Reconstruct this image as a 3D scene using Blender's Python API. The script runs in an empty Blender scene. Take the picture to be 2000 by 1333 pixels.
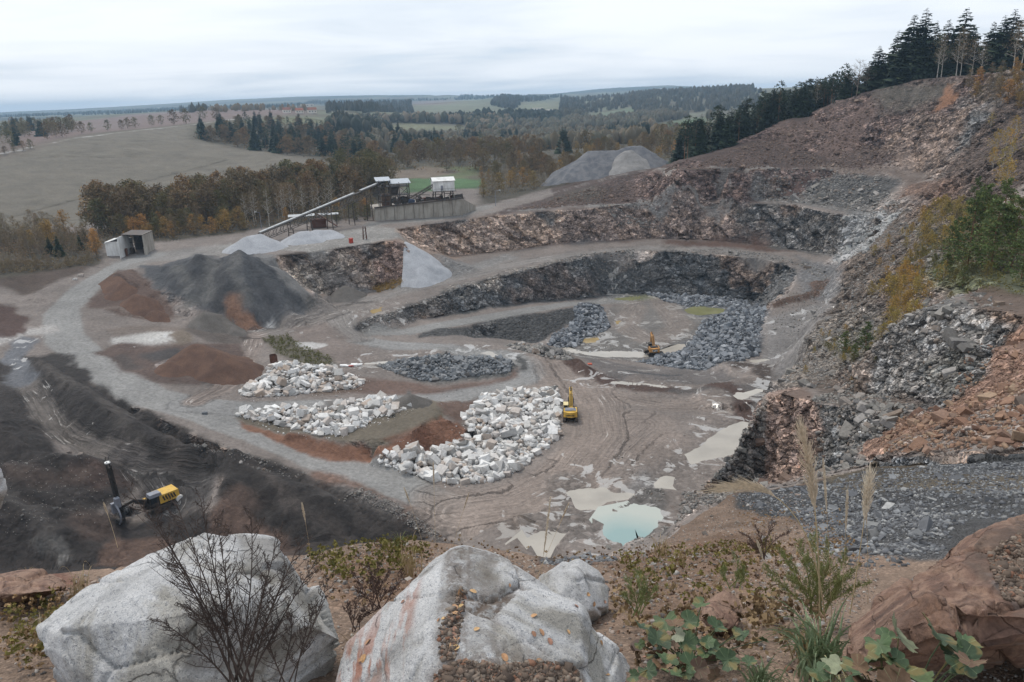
import bpy, bmesh, math, random
import numpy as np
from mathutils import Vector, Matrix
from mathutils.geometry import delaunay_2d_cdt, tessellate_polygon
from mathutils.bvhtree import BVHTree
random.seed(7)
RNG = np.random.default_rng(7)
R = math.radians
scene = bpy.context.scene
COL = scene.collection
# ------------------------------------------------------------------ camera
CAMZ, PITCH, ROLL, FPX = 66.0, R(17.43), R(1.6), 1511.0
cf = Vector((0, math.cos(PITCH), -math.sin(PITCH)))
r0 = Vector((1, 0, 0)); u0 = Vector((0, math.sin(PITCH), math.cos(PITCH)))
cr = r0 * math.cos(ROLL) - u0 * math.sin(ROLL)
cu = u0 * math.cos(ROLL) + r0 * math.sin(ROLL)
CAM = Vector((0, 0, CAMZ))
cam_data = bpy.data.cameras.new('camera'); cam = bpy.data.objects.new('camera', cam_data)
COL.objects.link(cam)
cam.matrix_world = Matrix(((cr.x, cu.x, -cf.x, 0), (cr.y, cu.y, -cf.y, 0), (cr.z, cu.z, -cf.z, CAMZ), (0, 0, 0, 1)))
cam_data.sensor_width = 36; cam_data.lens = 36 * FPX / 2000; cam_data.clip_start = 0.1; cam_data.clip_end = 60000
scene.camera = cam
# ------------------------------------------------------------------ sky, sun, exposure
SUN_EL, SUN_AZ = R(58), R(-35)      # the bright part of the overcast: high, beyond the quarry and to the left
world = bpy.data.worlds.new('World'); scene.world = world; world.use_nodes = True
wn = world.node_tree.nodes; wl = world.node_tree.links
for n in list(wn): wn.remove(n)
def build_world():
    out = wn.new('ShaderNodeOutputWorld')
    tc = wn.new('ShaderNodeTexCoord')
    sky = wn.new('ShaderNodeTexSky'); sky.sky_type = 'NISHITA'; sky.sun_disc = False
    sky.sun_elevation = SUN_EL; sky.sun_rotation = SUN_AZ; sky.air_density = 1.2; sky.dust_density = 2.0
    b1 = wn.new('ShaderNodeBackground'); b1.inputs['Strength'].default_value = 0.09
    wl.new(sky.outputs[0], b1.inputs['Color'])
    # cloud deck: the direction is divided by its height so the streaks flatten towards the horizon
    sep = wn.new('ShaderNodeSeparateXYZ'); wl.new(tc.outputs['Generated'], sep.inputs[0])
    mx = wn.new('ShaderNodeMath'); mx.operation = 'MAXIMUM'; mx.inputs[1].default_value = 0.0
    wl.new(sep.outputs['Z'], mx.inputs[0])
    ad = wn.new('ShaderNodeMath'); ad.operation = 'ADD'; ad.inputs[1].default_value = 0.10
    wl.new(mx.outputs[0], ad.inputs[0])
    dx = wn.new('ShaderNodeMath'); dx.operation = 'DIVIDE'; wl.new(sep.outputs['X'], dx.inputs[0]); wl.new(ad.outputs[0], dx.inputs[1])
    dy = wn.new('ShaderNodeMath'); dy.operation = 'DIVIDE'; wl.new(sep.outputs['Y'], dy.inputs[0]); wl.new(ad.outputs[0], dy.inputs[1])
    cb = wn.new('ShaderNodeCombineXYZ'); wl.new(dx.outputs[0], cb.inputs[0]); wl.new(dy.outputs[0], cb.inputs[1])
    def noise(scale, detail, rough, sx, sy, rot=0.2, loc=(0, 0, 0), dist=0.4):
        mp = wn.new('ShaderNodeMapping'); mp.inputs['Scale'].default_value = (sx, sy, 1)
        mp.inputs['Rotation'].default_value = (0, 0, rot); mp.inputs['Location'].default_value = loc
        wl.new(cb.outputs[0], mp.inputs[0])
        n = wn.new('ShaderNodeTexNoise'); n.inputs['Scale'].default_value = scale
        n.inputs['Detail'].default_value = detail; n.inputs['Roughness'].default_value = rough
        n.inputs['Distortion'].default_value = dist
        wl.new(mp.outputs[0], n.inputs['Vector']); return n
    n1 = noise(0.42, 6, 0.50, 0.9, 1.15, 0.12, (3.1, 1.7, 0))
    n2 = noise(0.8, 6, 0.52, 0.7, 1.1, -0.1, (7.3, 5.2, 2), 0.6)
    ma = wn.new('ShaderNodeMath'); ma.operation = 'MULTIPLY_ADD'; ma.inputs[1].default_value = 0.55
    wl.new(n2.outputs[0], ma.inputs[0]); 
    mb = wn.new('ShaderNodeMath'); mb.operation = 'MULTIPLY'; mb.inputs[1].default_value = 0.6
    wl.new(n1.outputs[0], mb.inputs[0]); wl.new(mb.outputs[0], ma.inputs[2])
    rp = wn.new('ShaderNodeValToRGB'); wl.new(ma.outputs[0], rp.inputs[0])
    e = rp.color_ramp.elements
    e[0].position = 0.43; e[0].color = (0.60, 0.69, 0.80, 1)
    e[1].position = 0.66; e[1].color = (0.86, 0.90, 0.955, 1)
    m = e.new(0.49); m.color = (0.69, 0.755, 0.84, 1)
    m = e.new(0.58); m.color = (0.80, 0.85, 0.92, 1)
    b2 = wn.new('ShaderNodeBackground'); b2.inputs['Strength'].default_value = 0.76
    wl.new(rp.outputs[0], b2.inputs['Color'])
    mixs = wn.new('ShaderNodeMixShader'); mixs.inputs[0].default_value = 0.93
    wl.new(b1.outputs[0], mixs.inputs[1]); wl.new(b2.outputs[0], mixs.inputs[2])
    wl.new(mixs.outputs[0], out.inputs['Surface'])
build_world()
sun_data = bpy.data.lights.new('sun', 'SUN'); sun_data.energy = 1.3; sun_data.angle = R(14); sun_data.color = (1.0, 0.92, 0.82)
sun = bpy.data.objects.new('sun', sun_data); COL.objects.link(sun)
sd = Vector((math.sin(SUN_AZ) * math.cos(SUN_EL), math.cos(SUN_AZ) * math.cos(SUN_EL), math.sin(SUN_EL)))
sun.rotation_euler = (-sd).to_track_quat('-Z', 'Y').to_euler(); sun.location = (-60, 100, 250)
vs = scene.view_settings; vs.view_transform = 'Standard'; vs.look = 'None'; vs.exposure = 0.67; vs.gamma = 1.0
vs.use_curve_mapping = False
scene.cycles.max_bounces = 4; scene.cycles.diffuse_bounces = 2; scene.cycles.glossy_bounces = 2
scene.cycles.transparent_max_bounces = 6; scene.cycles.volume_bounces = 0
# ------------------------------------------------------------------ helpers
def ray(px, py):
    return cf + cr * ((px - 1000) / FPX) - cu * ((py - 666.5) / FPX)
def PZ(px, py, z):
    d = ray(px, py); t = (z - CAMZ) / d.z
    return CAM + d * t
def PY(px, py, Y):
    d = ray(px, py); return CAM + d * (Y / d.y)
def project(P):
    """world points -> the photograph's pixels (used to choose mesh density)"""
    V = P - np.array(CAM)
    a = V @ np.array(cr); b = V @ np.array(cu); c = V @ np.array(cf)
    c = np.where(np.abs(c) < 1e-3, 1e-3, c)
    return 1000 + FPX * a / c, 666.5 - FPX * b / c, c
def hsh(*a):
    h = np.zeros(np.broadcast(*a).shape, dtype=np.uint32)
    for i, v in enumerate(a):
        h ^= (v.astype(np.int64) & 0xffffffff).astype(np.uint32) * np.uint32([374761393, 668265263, 2147483647, 1274126177][i])
        h = (h ^ (h >> np.uint32(13))) * np.uint32(1274126177)
        h ^= h >> np.uint32(16)
    return h
def h01(*a): return (hsh(*a) & 0xffffff).astype(np.float64) / 0xffffff
_S = lambda v: np.asarray(v)
def vnoise(P, seed=0):
    """smooth value noise in -1..1"""
    I = np.floor(P).astype(np.int64); F = P - I; F = F * F * F * (F * (F * 6 - 15) + 10)
    r = 0
    sd_ = np.full(len(P), seed, dtype=np.int64)
    for i in (0, 1):
        wx = F[:, 0] if i else 1 - F[:, 0]
        for j in (0, 1):
            wy = F[:, 1] if j else 1 - F[:, 1]
            for k in (0, 1):
                wz = F[:, 2] if k else 1 - F[:, 2]
                r = r + wx * wy * wz * h01(I[:, 0] + i, I[:, 1] + j, I[:, 2] + k, sd_)
    return r * 2 - 1
def fbm(P, oct=4, seed=0, gain=0.5):
    a, s, t = 1.0, 0, 0
    for o in range(oct):
        s = s + a * vnoise(P * (2.03 ** o) + 17.3 * o, seed + o); t += a; a *= gain
    return s / t
def cells(P, seed=0):
    """Voronoi: F1, F2, the cell's id and its centre"""
    I = np.floor(P).astype(np.int64); n = len(P)
    f1 = np.full(n, 9e9); f2 = np.full(n, 9e9); cid = np.zeros(n); C = np.zeros((n, 3))
    for i in (-1, 0, 1):
        for j in (-1, 0, 1):
            for k in (-1, 0, 1):
                x, y, z = I[:, 0] + i, I[:, 1] + j, I[:, 2] + k
                s0 = np.full(n, seed, dtype=np.int64)
                c = np.stack([x + h01(x, y, z, s0), y + h01(x, y, z, s0 + 71), z + h01(x, y, z, s0 + 142)], 1)
                d = ((P - c) ** 2).sum(1)
                near = d < f1
                f2 = np.where(near, f1, np.minimum(f2, d)); 
                f1 = np.where(near, d, f1)
                cid = np.where(near, h01(x, y, z, s0 + 213), cid); C[near] = c[near]
    return np.sqrt(f1), np.sqrt(f2), cid, C
def sstep(a, b, x):
    t = np.clip((x - a) / (b - a), 0, 1); return t * t * (3 - 2 * t)
# ------------------------------------------------------------------ terrain: breaklines of the quarry and the land behind it
LINES = []          # each: list of world points
def addline(pts): LINES.append([Vector(p) for p in pts]); return LINES[-1]
def ZL(*t): return addline([PZ(*p) for p in t])
def YL(*t): return addline([PY(*p) for p in t])
def wpt(*t):
    for p in t: addline([p])
def foot(rim, pts, off):
    """foot of a cliff: seen at these pixels, standing `off` metres nearer than its rim"""
    pr = np.array([project(np.array([list(v)]))[0][0] for v in rim]); ys = np.array([v.y for v in rim])
    o = np.argsort(pr); out = []
    for p in pts:
        Y = float(np.interp(p[0], pr[o], ys[o])) - (p[2] if len(p) > 2 else off)
        out.append(PY(p[0], p[1], Y))
    return addline(out)
def hidden(line, zf, k=0.75, n=3):
    """the back side of a silhouette: falls away from the camera down to zf"""
    for q in range(1, n + 1):
        t = q / n; o = []
        for v in line:
            h = v.z - zf; d = Vector((v.x, v.y, 0)).normalized()
            o.append(Vector((v.x, v.y, 0)) + d * (h * k * t) + Vector((0, 0, v.z - h * t)))
        addline(o)
# far land
YL((-500,222,7000),(0,219,7000),(150,213,7000),(300,204,7000),(450,194,7000),(600,187,7000),(750,184,7000),(900,182,7000),(1000,181,7000),(1080,178,7000),(1200,168,7000),(1290,163,7000),(1350,168,7000),(1450,176,7000),(1700,170,7000),(2500,150,7000))
YL((-500,232,7700),(0,228,7700),(600,197,7700),(1000,190,7700),(1300,178,7700),(1700,178,7700),(2500,160,7700))
YL((-500,240,4800),(0,232,4800),(300,216,4800),(600,201,4800),(1000,193,4800),(1300,183,4800),(1700,180,4800),(2500,162,4800))
YL((600,214,3000),(700,213,3000),(820,206,2900),(920,196,2900),(985,196,2900),(1090,198,2900))
YL((1050,208,2300),(1200,196,2300),(1330,181,2300),(1450,174,2300),(1640,167,2300),(1900,152,2300),(2500,120,2300))
YL((1100,234,1500),(1300,226,1500),(1500,216,1500),(1700,205,1500),(2500,170,1500))
YL((-500,262,1500),(0,246,1500),(150,236,1500),(400,215,1500),(600,213,1500))
YL((-500,250,2600),(0,238,2600),(400,213,2600),(600,207,2600))
YL((-400,336,560),(0,303,600),(80,284,640),(150,269,680),(250,257,750),(400,242,840),(470,233,900),(600,227,1000),(640,236,1000))
YL((450,312,620),(640,318,590))
YL((-400,300,700),(0,285,720),(150,262,800),(300,250,900),(480,231,1100))
YL((-500,470,400),(-100,445,410),(0,438,412),(200,432,415),(400,396,440),(520,372,450),(700,350,470))
YL((380,273,740),(470,291,680),(560,305,640),(740,322,560))
YL((480,243,1000),(560,232,1000),(700,262,1100),(800,262,1200),(1000,258,1250),(1200,250,1250),(1330,243,1200))
YL((700,236,1900),(850,226,1900),(1000,228,1900),(1090,222,1900),(1200,225,1700))
YL((800,292,860),(1000,296,860),(1200,287,860),(1350,270,820),(1500,262,620),(1600,250,560))
YL((740,348,480),(830,338,520),(900,340,510),(1000,345,470),(1100,340,480),(1250,330,480),(1330,300,520))
# ground behind the upper right crest
crest = YL((1300,325,338),(1352,308,341),(1422,291,345),(1482,274,348),(1510,246,352),(1545,228,355),(1580,224,355),(1608,204,354),(1650,191,352),(1674,182,350),(1720,171,345),(1790,154,336),(1842,150,326),(1895,147,313),(2000,136,288),(2200,105,250),(2600,60,210))
addline([v + Vector((v.x, v.y, 0)).normalized() * 14 + Vector((0, 0, -0.6)) for v in crest])
addline([v + Vector((v.x, v.y, 0)).normalized() * 60 + Vector((0, 0, -4 if v.x > 100 else -7)) for v in crest])
wpt((420,520,60),(520,440,72),(620,300,85),(300,620,34),(200,600,18))
wpt((700,800,90),(900,500,100))
# plateau with the plant and the shed
ZL((-300,520,19),(0,505,19),(120,500,19),(240,492,19),(330,480,19),(480,462,19.5),(600,448,20),(700,440,20),(735,433,20.5),(900,418,20.5),(940,408,21))
ZL((100,455,18),(300,440,18),(500,425,19),(700,400,19.5),(930,384,20))
ZL((-300,560,17.5),(0,545,17),(120,530,17.5),(215,512,18),(300,497,18.5),(380,488,19),(450,478,19.5))
rimB = ZL((300,508,18.4),(400,500,18.8),(520,505,19),(545,500,19.3),(600,493,19.6),(700,480,19.8),(765,469,19.8),(785,474,19.2))
foot(rimB, [(560,565,9),(600,577,6),(650,583,5),(720,570,5),(760,558,5),(795,538,5)], 5)
# end face of that cliff and the recess with the gravel talus
ZL((800,480,17),(788,462,19.5),(775,452,20))
rimA = ZL((775,448,20),(800,442,20),(850,436,20),(905,427,20.5),(995,417,21.8),(1080,410,22.2),(1175,404,22.6),(1245,397,23.2),(1350,394,24),(1430,396,24.5),(1545,399,25),(1615,413,24.5),(1650,423,24))
footA = foot(rimA, [(800,500,3),(849,502,4),(912,499,5),(1000,491,6),(1070,481,5),(1157,474,5),(1210,471,5),(1315,468,6),(1420,474,6),(1490,482,6),(1560,490,6),(1620,500,7),(1660,500,12)], 5)
# terrace 2 inner edge, then the road that climbs to terrace 1
t2 = ZL((940,413,21),(1000,408,22.1),(1080,403,22.6),(1175,397,23),(1245,391,23.6),(1350,388,24.3),(1430,389,24.8),(1545,391,25.2),(1640,405,24.8))
ZL((940,405,21),(1030,390,23),(1119,370,26.5),(1210,344,31.5),(1270,333,33.8),(1320,333,34.6))
ZL((940,398,21),(1030,384,23.2),(1119,364,26.6),(1210,338,31.6),(1290,327,34.2))
t1 = YL((1320,338,309),(1400,336,310),(1500,333,311),(1600,331,309),(1700,338,300),(1760,345,290),(1800,352,280))
YL((1320,330,318),(1400,329,319),(1500,326,320),(1600,323,316),(1700,330,308),(1760,338,298),(1820,340,285))
YL((1450,300,333),(1560,270,338),(1650,250,334),(1760,235,322),(1850,215,306),(1990,225,262))
YL((1600,300,325),(1700,290,319),(1800,285,303),(1900,270,278))
# the long slope on the right, from the crest down to the near ledge
YL((1830,350,262),(1900,325,225),(2000,290,190),(2250,250,160))
YL((1690,420,262),(1740,400,256),(1790,400,235),(1850,385,210),(1900,390,180),(2000,370,150),(2250,340,130))
sA = YL((1735,428,244),(1715,455,236),(1690,480,228),(1664,503,222),(1648,550,216),(1630,603,210))
YL((1760,440,230),(1740,480,212),(1715,520,200),(1690,570,186),(1655,610,184))
YL((1810,440,190),(1880,440,155),(1990,430,122),(2250,420,105))
YL((1700,600,162),(1740,560,158),(1780,520,142),(1870,540,112),(1960,555,97),(2250,590,80))
sB = YL((1604,616,186),(1587,637,168),(1552,685,140),(1541,720,126),(1512,751,112))
sC = YL((1512,756,110),(1475,793,100),(1463,842,97),(1430,898,97),(1380,945,101),(1330,975,104),(1285,1010,108))
hidden(sB, 1.0); hidden(sC[:4], 0.3, 0.6)
YL((1640,640,150),(1600,690,130),(1570,730,112))
YL((1680,650,125),(1650,700,110),(1620,740,103))
YL((1527,768,98),(1608,790,93),(1700,800,87),(1760,830,78))
YL((1560,757,103),(1640,762,99),(1700,775,93),(1780,783,83),(1850,772,76),(1915,742,70))
YL((1450,930,94),(1500,955,91),(1580,940,87),(1650,920,78),(1700,910,68))
YL((1350,985,101),(1420,975,97),(1480,975,95))
YL((1700,705,104),(1722,650,99),(1800,603,95),(1880,598,89),(1940,604,84),(2100,640,72))
YL((1940,680,70),(1985,690,66),(2200,700,55))
YL((1775,835,72),(1850,800,66),(2000,745,58),(2250,700,50))
YL((1700,905,58),(1800,893,48),(1900,884,44),(2000,875,41),(2250,850,36))
# main haul road and the left part
ZL((60,560,15),(30,600,13.5),(0,640,12.5),(-200,680,12))
ZL((-300,600,17),(0,590,16),(60,575,15.3),(140,540,16.5))
ZL((215,514,17.8),(150,562,15),(115,602,13),(118,650,11.5),(170,690,9.8),(230,730,8.2),(330,770,6.2),(450,788,4.7),(600,785,3.2),(800,776,1.7),(900,769,1.1),(1000,751,.6))
ZL((215,545,16.5),(178,585,14),(205,610,12.5),(330,632,9),(470,650,6))
ZL((75,625,12),(45,660,11.3),(60,690,10),(130,700,9.2),(180,738,8),(260,790,6.3),(350,835,4.8),(450,878,3.6),(600,925,2),(700,960,1),(780,990,.5),(850,1030,0),(880,1060,0))
ZL((470,812,3.9),(600,878,2.2),(700,905,1.2),(800,935,.4),(860,960,0))
ZL((470,800,4.2),(600,797,3.1),(770,787,1.6),(900,777,1.0),(1000,766,.6),(1060,762,.3))
ZL((0,700,9.5),(30,750,8),(80,830,5),(130,880,2.5),(220,900,0.3),(300,925,-1.2))
ZL((45,690,9.8),(75,740,8),(150,830,3.5),(200,860,1.2),(300,890,-.3),(430,930,-1.5))
ZL((120,740,7.8),(200,800,4.5),(300,855,1.5),(400,895,-.2))
ZL((330,985,-2.5),(260,1010,-2.5),(200,960,-2),(380,1010,-2.5),(350,960,-2.2))
ZL((450,884,3.2),(440,930,1.8),(430,968,.2),(420,1000,-2.0))
ZL((520,1000,-2.5),(560,1060,-5),(700,1080,-5),(800,1075,-4.5))
ZL((600,985,-.8),(720,1040,-2.6),(820,1070,-3.2))
ZL((0,900,3.5),(100,885,3.5),(180,890,2.8),(120,940,3.0),(0,960,4),(200,930,.5),(60,1020,2.5),(150,1050,0))
ZL((-200,800,9),(-300,900,8),(-100,1000,7),(0,780,8.2),(60,840,6),(0,860,5))
ZL((0,1100,-1),(150,1100,-3),(300,1090,-4),(480,1100,-5.5))
# mounds inside the loop
ZL((230,530,19.5),(280,520,19.5),(250,545,18))
ZL((390,497,22),(440,520,18.5),(500,560,11.5),(560,600,6.3))
ZL((470,488,22),(520,530,15),(560,565,9.5),(590,595,6))
ZL((280,560,16),(330,580,13.8),(400,600,10.5),(470,645,5.6))
ZL((285,520,19),(330,515,19.6),(360,508,20.5))
ZL((230,560,15.5),(262,592,13.2),(280,570,14.5),(330,625,9.6))
ZL((355,640,8.6),(400,605,9.9),(440,640,7.0),(480,665,5.6))
ZL((200,650,10.5),(330,648,10),(330,672,9),(210,675,9.6))
ZL((180,690,9.4),(260,740,7.2),(380,748,6),(460,710,5.4),(470,680,5.5))
ZL((420,690,8.0),(350,690,8.2),(300,710,8))
ZL((620,600,5),(640,620,4.6),(540,640,5.2),(500,655,5.3),(560,680,4.6),(490,710,4.8),(430,755,5.0))
ZL((600,700,4.5),(620,740,3.8),(700,750,2.8),(700,700,3.8),(640,690,4))
ZL((480,770,4.4),(560,770,3.8),(700,765,2.6))
# pit rim, ramp and pit floor
rimP = ZL((675,650,3.6),(700,634,4.2),(760,614,5),(820,592,5.8),(880,570,6.4),(940,548,7),(1000,536,7.2),(1060,521,7.7),(1130,504,8.3),(1200,495,8.6),(1300,491,8.8),(1400,497,8.6),(1480,503,8.2),(1540,518,7.8),(1562,534,7.3))
footP = foot(rimP, [(700,650,1.5),(760,640,3),(830,625,5),(900,612,6),(1000,596,6),(1080,587,5),(1180,581,5),(1300,578,5),(1400,579,5),(1470,592,6),(1490,608,8)], 5)
ZL((1562,534,7.3),(1532,577,6),(1508,598,5),(1496,620,4),(1488,650,2.5),(1482,690,1),(1440,718,-1))
ZL((1640,540,8),(1600,560,7.2),(1610,600,6.4),(1560,640,4.2),(1530,690,1.6),(1500,740,.2),(1460,775,0))
ZL((640,590,5.4),(760,572,6),(870,545,7.2),(1000,515,8.2),(1130,497,8.5),(1300,482,9),(1450,492,8.8),(1560,510,8.3),(1630,530,8))
ZL((800,662,2.0),(860,643,1.4),(950,629,-0.2),(1050,611,-2.2),(1130,599,-3.6))
ZL((880,658,1.0),(960,658,-4.2),(1045,672,-7),(1085,655,-6.8),(1150,625,-6))
ZL((690,668,3.2),(760,668,2.8),(850,672,2.3),(950,679,1.7),(1040,690,.9),(1100,703,.2))
ZL((1065,678,-5.6),(1112,688,-6.2),(1200,702,-5),(1290,718,-3.6),(1400,722,-2))
ZL((720,685,2.9),(900,692,1.9),(980,698,1.2),(1012,712,.8),(1000,735,.6),(960,757,.8))
ZL((1100,680,-7),(1180,650,-7),(1250,640,-6.8),(1200,600,-5.6),(1300,610,-6.4),(1400,610,-6.2),(1350,660,-7),(1440,640,-5.6),(1460,620,-5.4),(1420,690,-4.6),(1300,690,-7))
ZL((1150,720,-.6),(1230,735,-1.2),(1330,745,-1),(1440,745,-.4))
# floor
ZL((1000,900,0),(900,980,0),(1200,830,0),(1300,900,0),(1380,800,0),(1450,760,0),(1100,1050,0),(1200,980,0),(1250,1060,0),(1330,945,.1),(1400,880,0),(1050,800,0),(1120,760,0),(1180,760,0),(900,930,.2),(1000,1080,0),(1130,940,0),(1250,770,0),(1430,830,0))
# earth bank with the orange scarp
ZL((520,790,4),(600,815,4.2),(700,810,4.2),(800,795,5.2),(850,790,5.2))
ZL((480,826,3.3),(560,846,3.9),(640,856,3.8),(740,868,4.4),(800,842,5.2),(860,808,5.6),(915,842,2.6))
ZL((500,842,3.0),(600,886,1.9),(700,904,1.1),(760,892,1.0),(850,872,.8),(920,862,.6))
ZL((930,800,1.0),(900,790,3),(1000,790,.4))
# the ledge one stands on
nearc = YL((-500,1190,5.6),(-200,1150,6),(0,1125,6.2),(140,1112,6.5),(300,1108,7),(480,1092,8),(600,1080,8.5),(700,1064,9),(800,1055,9.5),(870,1072,9),(960,1085,8.6),(1060,1096,8.8),(1200,1088,10),(1290,1066,13),(1330,1030,16),(1430,966,20),(1560,948,22),(1700,914,24),(1850,907,26),(2000,897,27),(2250,885,28))
hidden(nearc, 40, 0.55, 3)
YL((1300,1110,10.5),(1420,1040,13),(1560,1010,14),(1700,990,15),(1850,970,15),(2000,960,15),(2300,950,14))
YL((-200,1250,4.9),(0,1232,5),(300,1210,5.2),(640,1180,5.6),(1000,1180,5.6),(1300,1180,5.6),(1500,1150,6.2),(1650,1100,7),(1800,1080,7),(2200,1060,7))
YL((-300,1400,3.7),(0,1350,3.9),(300,1350,3.9),(700,1340,3.9),(1000,1340,3.9),(1300,1320,3.9),(1600,1280,4.2),(2000,1230,4.4),(2400,1240,4.4))
wpt((-4,2,62.9),(0,2,62.8),(4,2,63.2),(7,3,63.8)); wpt((-12,-6,63),(0,-6,63.2),(12,-6,64.2))
wpt((9,6,62.6),(14,10,60.5),(22,20,55.6),(32,30,52),(45,45,50.5),(60,62,50.5),(75,50,56))
wpt((-30,0,55),(-45,20,40),(-60,60,15),(-100,80,14),(-160,150,16),(-260,260,18),(-30,-20,62),(30,-20,66),(40,5,66),(60,30,58),(90,60,56),(130,110,60),(190,160,72),(300,200,90))
wpt((-2500,-200,20),(-6000,3000,40),(-8500,8000,60),(2500,-200,90),(6000,3000,110),(8500,8000,90),(0,8300,40),(-400,300,18),(-700,600,40),(0,-300,60),(-900,100,20),(900,100,95))
wpt((-8500,-2500,20),(8500,-2500,60))

def resample(line):
    out = []
    for a, b in zip(line[:-1], line[1:]):
        d = (((a + b) / 2) - CAM).length; L = (b - a).length
        n = max(1, min(40, int(L / max(0.35, d * 0.014))))
        for k in range(n): out.append(a.lerp(b, k / n))
    out.append(line[-1]); return out
PTS = []
for l in LINES:
    PTS += resample(l) if len(l) > 1 and l[0].length < 14000 and (l[1] - l[0]).length < 9000 else l
SCATTER = 0
seen = {}; P3 = []
for p in PTS:
    g = max(0.15, Vector((p.x, p.y, 0)).length * 0.004)
    k = (round(p.x / g), round(p.y / g), round(math.log(g), 1))
    if k in seen: continue
    seen[k] = 1; P3.append(p)
vo, eo, fo, ov, oe, of = delaunay_2d_cdt([Vector((p.x, p.y)) for p in P3], [], [], 0, 1e-5)
V0 = np.array([[v.x, v.y, P3[ov[i][0]].z] for i, v in enumerate(vo)])
T0 = np.array([f for f in fo if len(f) == 3], dtype=np.int64)
BVH = BVHTree.FromPolygons([tuple(v) for v in V0], [tuple(int(i) for i in t) for t in T0])
# fair the coarse surface a little so breakline kinks do not read as folds
def laplace(V, T, it, w, mask=None):
    E = np.concatenate([T[:, [0, 1]], T[:, [1, 2]], T[:, [2, 0]]]); n = len(V)
    deg = np.bincount(E[:, 0], minlength=n) + np.bincount(E[:, 1], minlength=n)
    for _ in range(it):
        s = np.bincount(E[:, 0], V[E[:, 1], 2], minlength=n) + np.bincount(E[:, 1], V[E[:, 0], 2], minlength=n)
        V[:, 2] += w * (s / np.maximum(deg, 1) - V[:, 2]) * (1 if mask is None else mask)
    return V
def vnormals(V, T):
    fn = np.cross(V[T[:, 1]] - V[T[:, 0]], V[T[:, 2]] - V[T[:, 0]])
    N = np.zeros_like(V)
    for k in range(3):
        for c in range(3): N[:, c] += np.bincount(T[:, k], fn[:, c], minlength=len(V))
    N /= np.maximum(np.linalg.norm(N, axis=1), 1e-12)[:, None]
    N[N[:, 2] < 0] *= -1
    return N
def sees(A):
    o = np.zeros(len(A), dtype=bool); D = A - np.array(CAM); L = np.linalg.norm(D, axis=1)
    x, y, c = project(A); ins = (c > 0.5) & (x > -150) & (x < 2150) & (y < 1480)
    D /= L[:, None]; rc = BVH.ray_cast
    for i in np.nonzero(ins)[0]:
        h = rc(CAM, D[i], 30000)
        o[i] = h[3] is None or h[3] > L[i] * 0.985 - 0.5
    return o
def subdivide(V, T, thr, maxit=14):
    vis = sees(V)
    for it in range(maxit):
        E = np.sort(np.concatenate([T[:, [0, 1]], T[:, [1, 2]], T[:, [2, 0]]]), axis=1)
        K, inv = np.unique(E[:, 0] * (1 << 32) + E[:, 1], return_inverse=True); inv = inv.reshape(-1)
        U = np.stack([K >> 32, K & 0xffffffff], 1)
        nz = vnormals(V, T)[:, 2]; nz = np.minimum(nz[U[:, 0]], nz[U[:, 1]])
        back = ~(vis[U[:, 0]] | vis[U[:, 1]])
        a, b = V[U[:, 0]], V[U[:, 1]]; m = (a + b) / 2
        vd = m - np.array(CAM); dist = np.linalg.norm(vd, axis=1); dv = vd / dist[:, None]
        e = b - a; par = np.abs((e * dv).sum(1)); L = np.linalg.norm(e, axis=1)
        perp = np.sqrt(np.maximum(L * L - par * par, 0))
        x, y, c = project(m)
        inside = (c > 0.5) & (x > -120) & (x < 2120) & (y > 60) & (y < 1450)
        ang = np.maximum(perp, par * np.where(dist > 420, 0.02, 0.06)) / np.maximum(dist, 2.0) * FPX
        lim = np.where(inside, np.where(back, thr * 8, thr), thr * 20) * np.where((nz < 0.80) & (dist < 420), 0.62, 1.0) * np.where(dist > 420, 1.4, 1.0) * np.where(dist > 2500, 1.5, 1.0)
        split = ang > lim
        if not split.any(): break
        mid = np.full(len(U), -1, dtype=np.int64); mid[split] = len(V) + np.arange(split.sum())
        V = np.vstack([V, m[split]]); vis = np.concatenate([vis, sees(m[split])])
        n = len(T); ms = np.stack([mid[inv[:n]], mid[inv[n:2 * n]], mid[inv[2 * n:]]], 1)
        cnt = (ms >= 0).sum(1); out = [T[cnt == 0]]
        t, q = T[cnt == 3], ms[cnt == 3]
        if len(t):
            out += [np.stack([t[:, 0], q[:, 0], q[:, 2]], 1), np.stack([q[:, 0], t[:, 1], q[:, 1]], 1), np.stack([q[:, 2], q[:, 1], t[:, 2]], 1), q]
        for r in range(3):
            # one split edge (r)
            s = (cnt == 1) & (ms[:, r] >= 0); t, q = T[s], ms[s, r]
            A, B, Cc = t[:, r], t[:, (r + 1) % 3], t[:, (r + 2) % 3]
            out += [np.stack([A, q, Cc], 1), np.stack([q, B, Cc], 1)]
            # two split edges (r not split)
            s = (cnt == 2) & (ms[:, r] < 0); t = T[s]
            A, B, Cc = t[:, r], t[:, (r + 1) % 3], t[:, (r + 2) % 3]
            q1, q2 = ms[s, (r + 1) % 3], ms[s, (r + 2) % 3]
            out += [np.stack([A, B, q1], 1), np.stack([A, q1, q2], 1), np.stack([q1, Cc, q2], 1)]
        T = np.vstack(out)
    return V, T
DENS = 7.6        # triangle edge in photograph pixels
TV, TT = subdivide(V0, T0, DENS)
TV = laplace(TV, TT, 6, 0.5)
def hit(px, py):
    d = ray(px, py).normalized(); h = BVH.ray_cast(CAM, d, 20000)
    return h[0]
def ground(x, y):
    h = BVH.ray_cast(Vector((x, y, 2000)), Vector((0, 0, -1)), 4000)
    return h[0].z if h[0] is not None else 0.0
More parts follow.
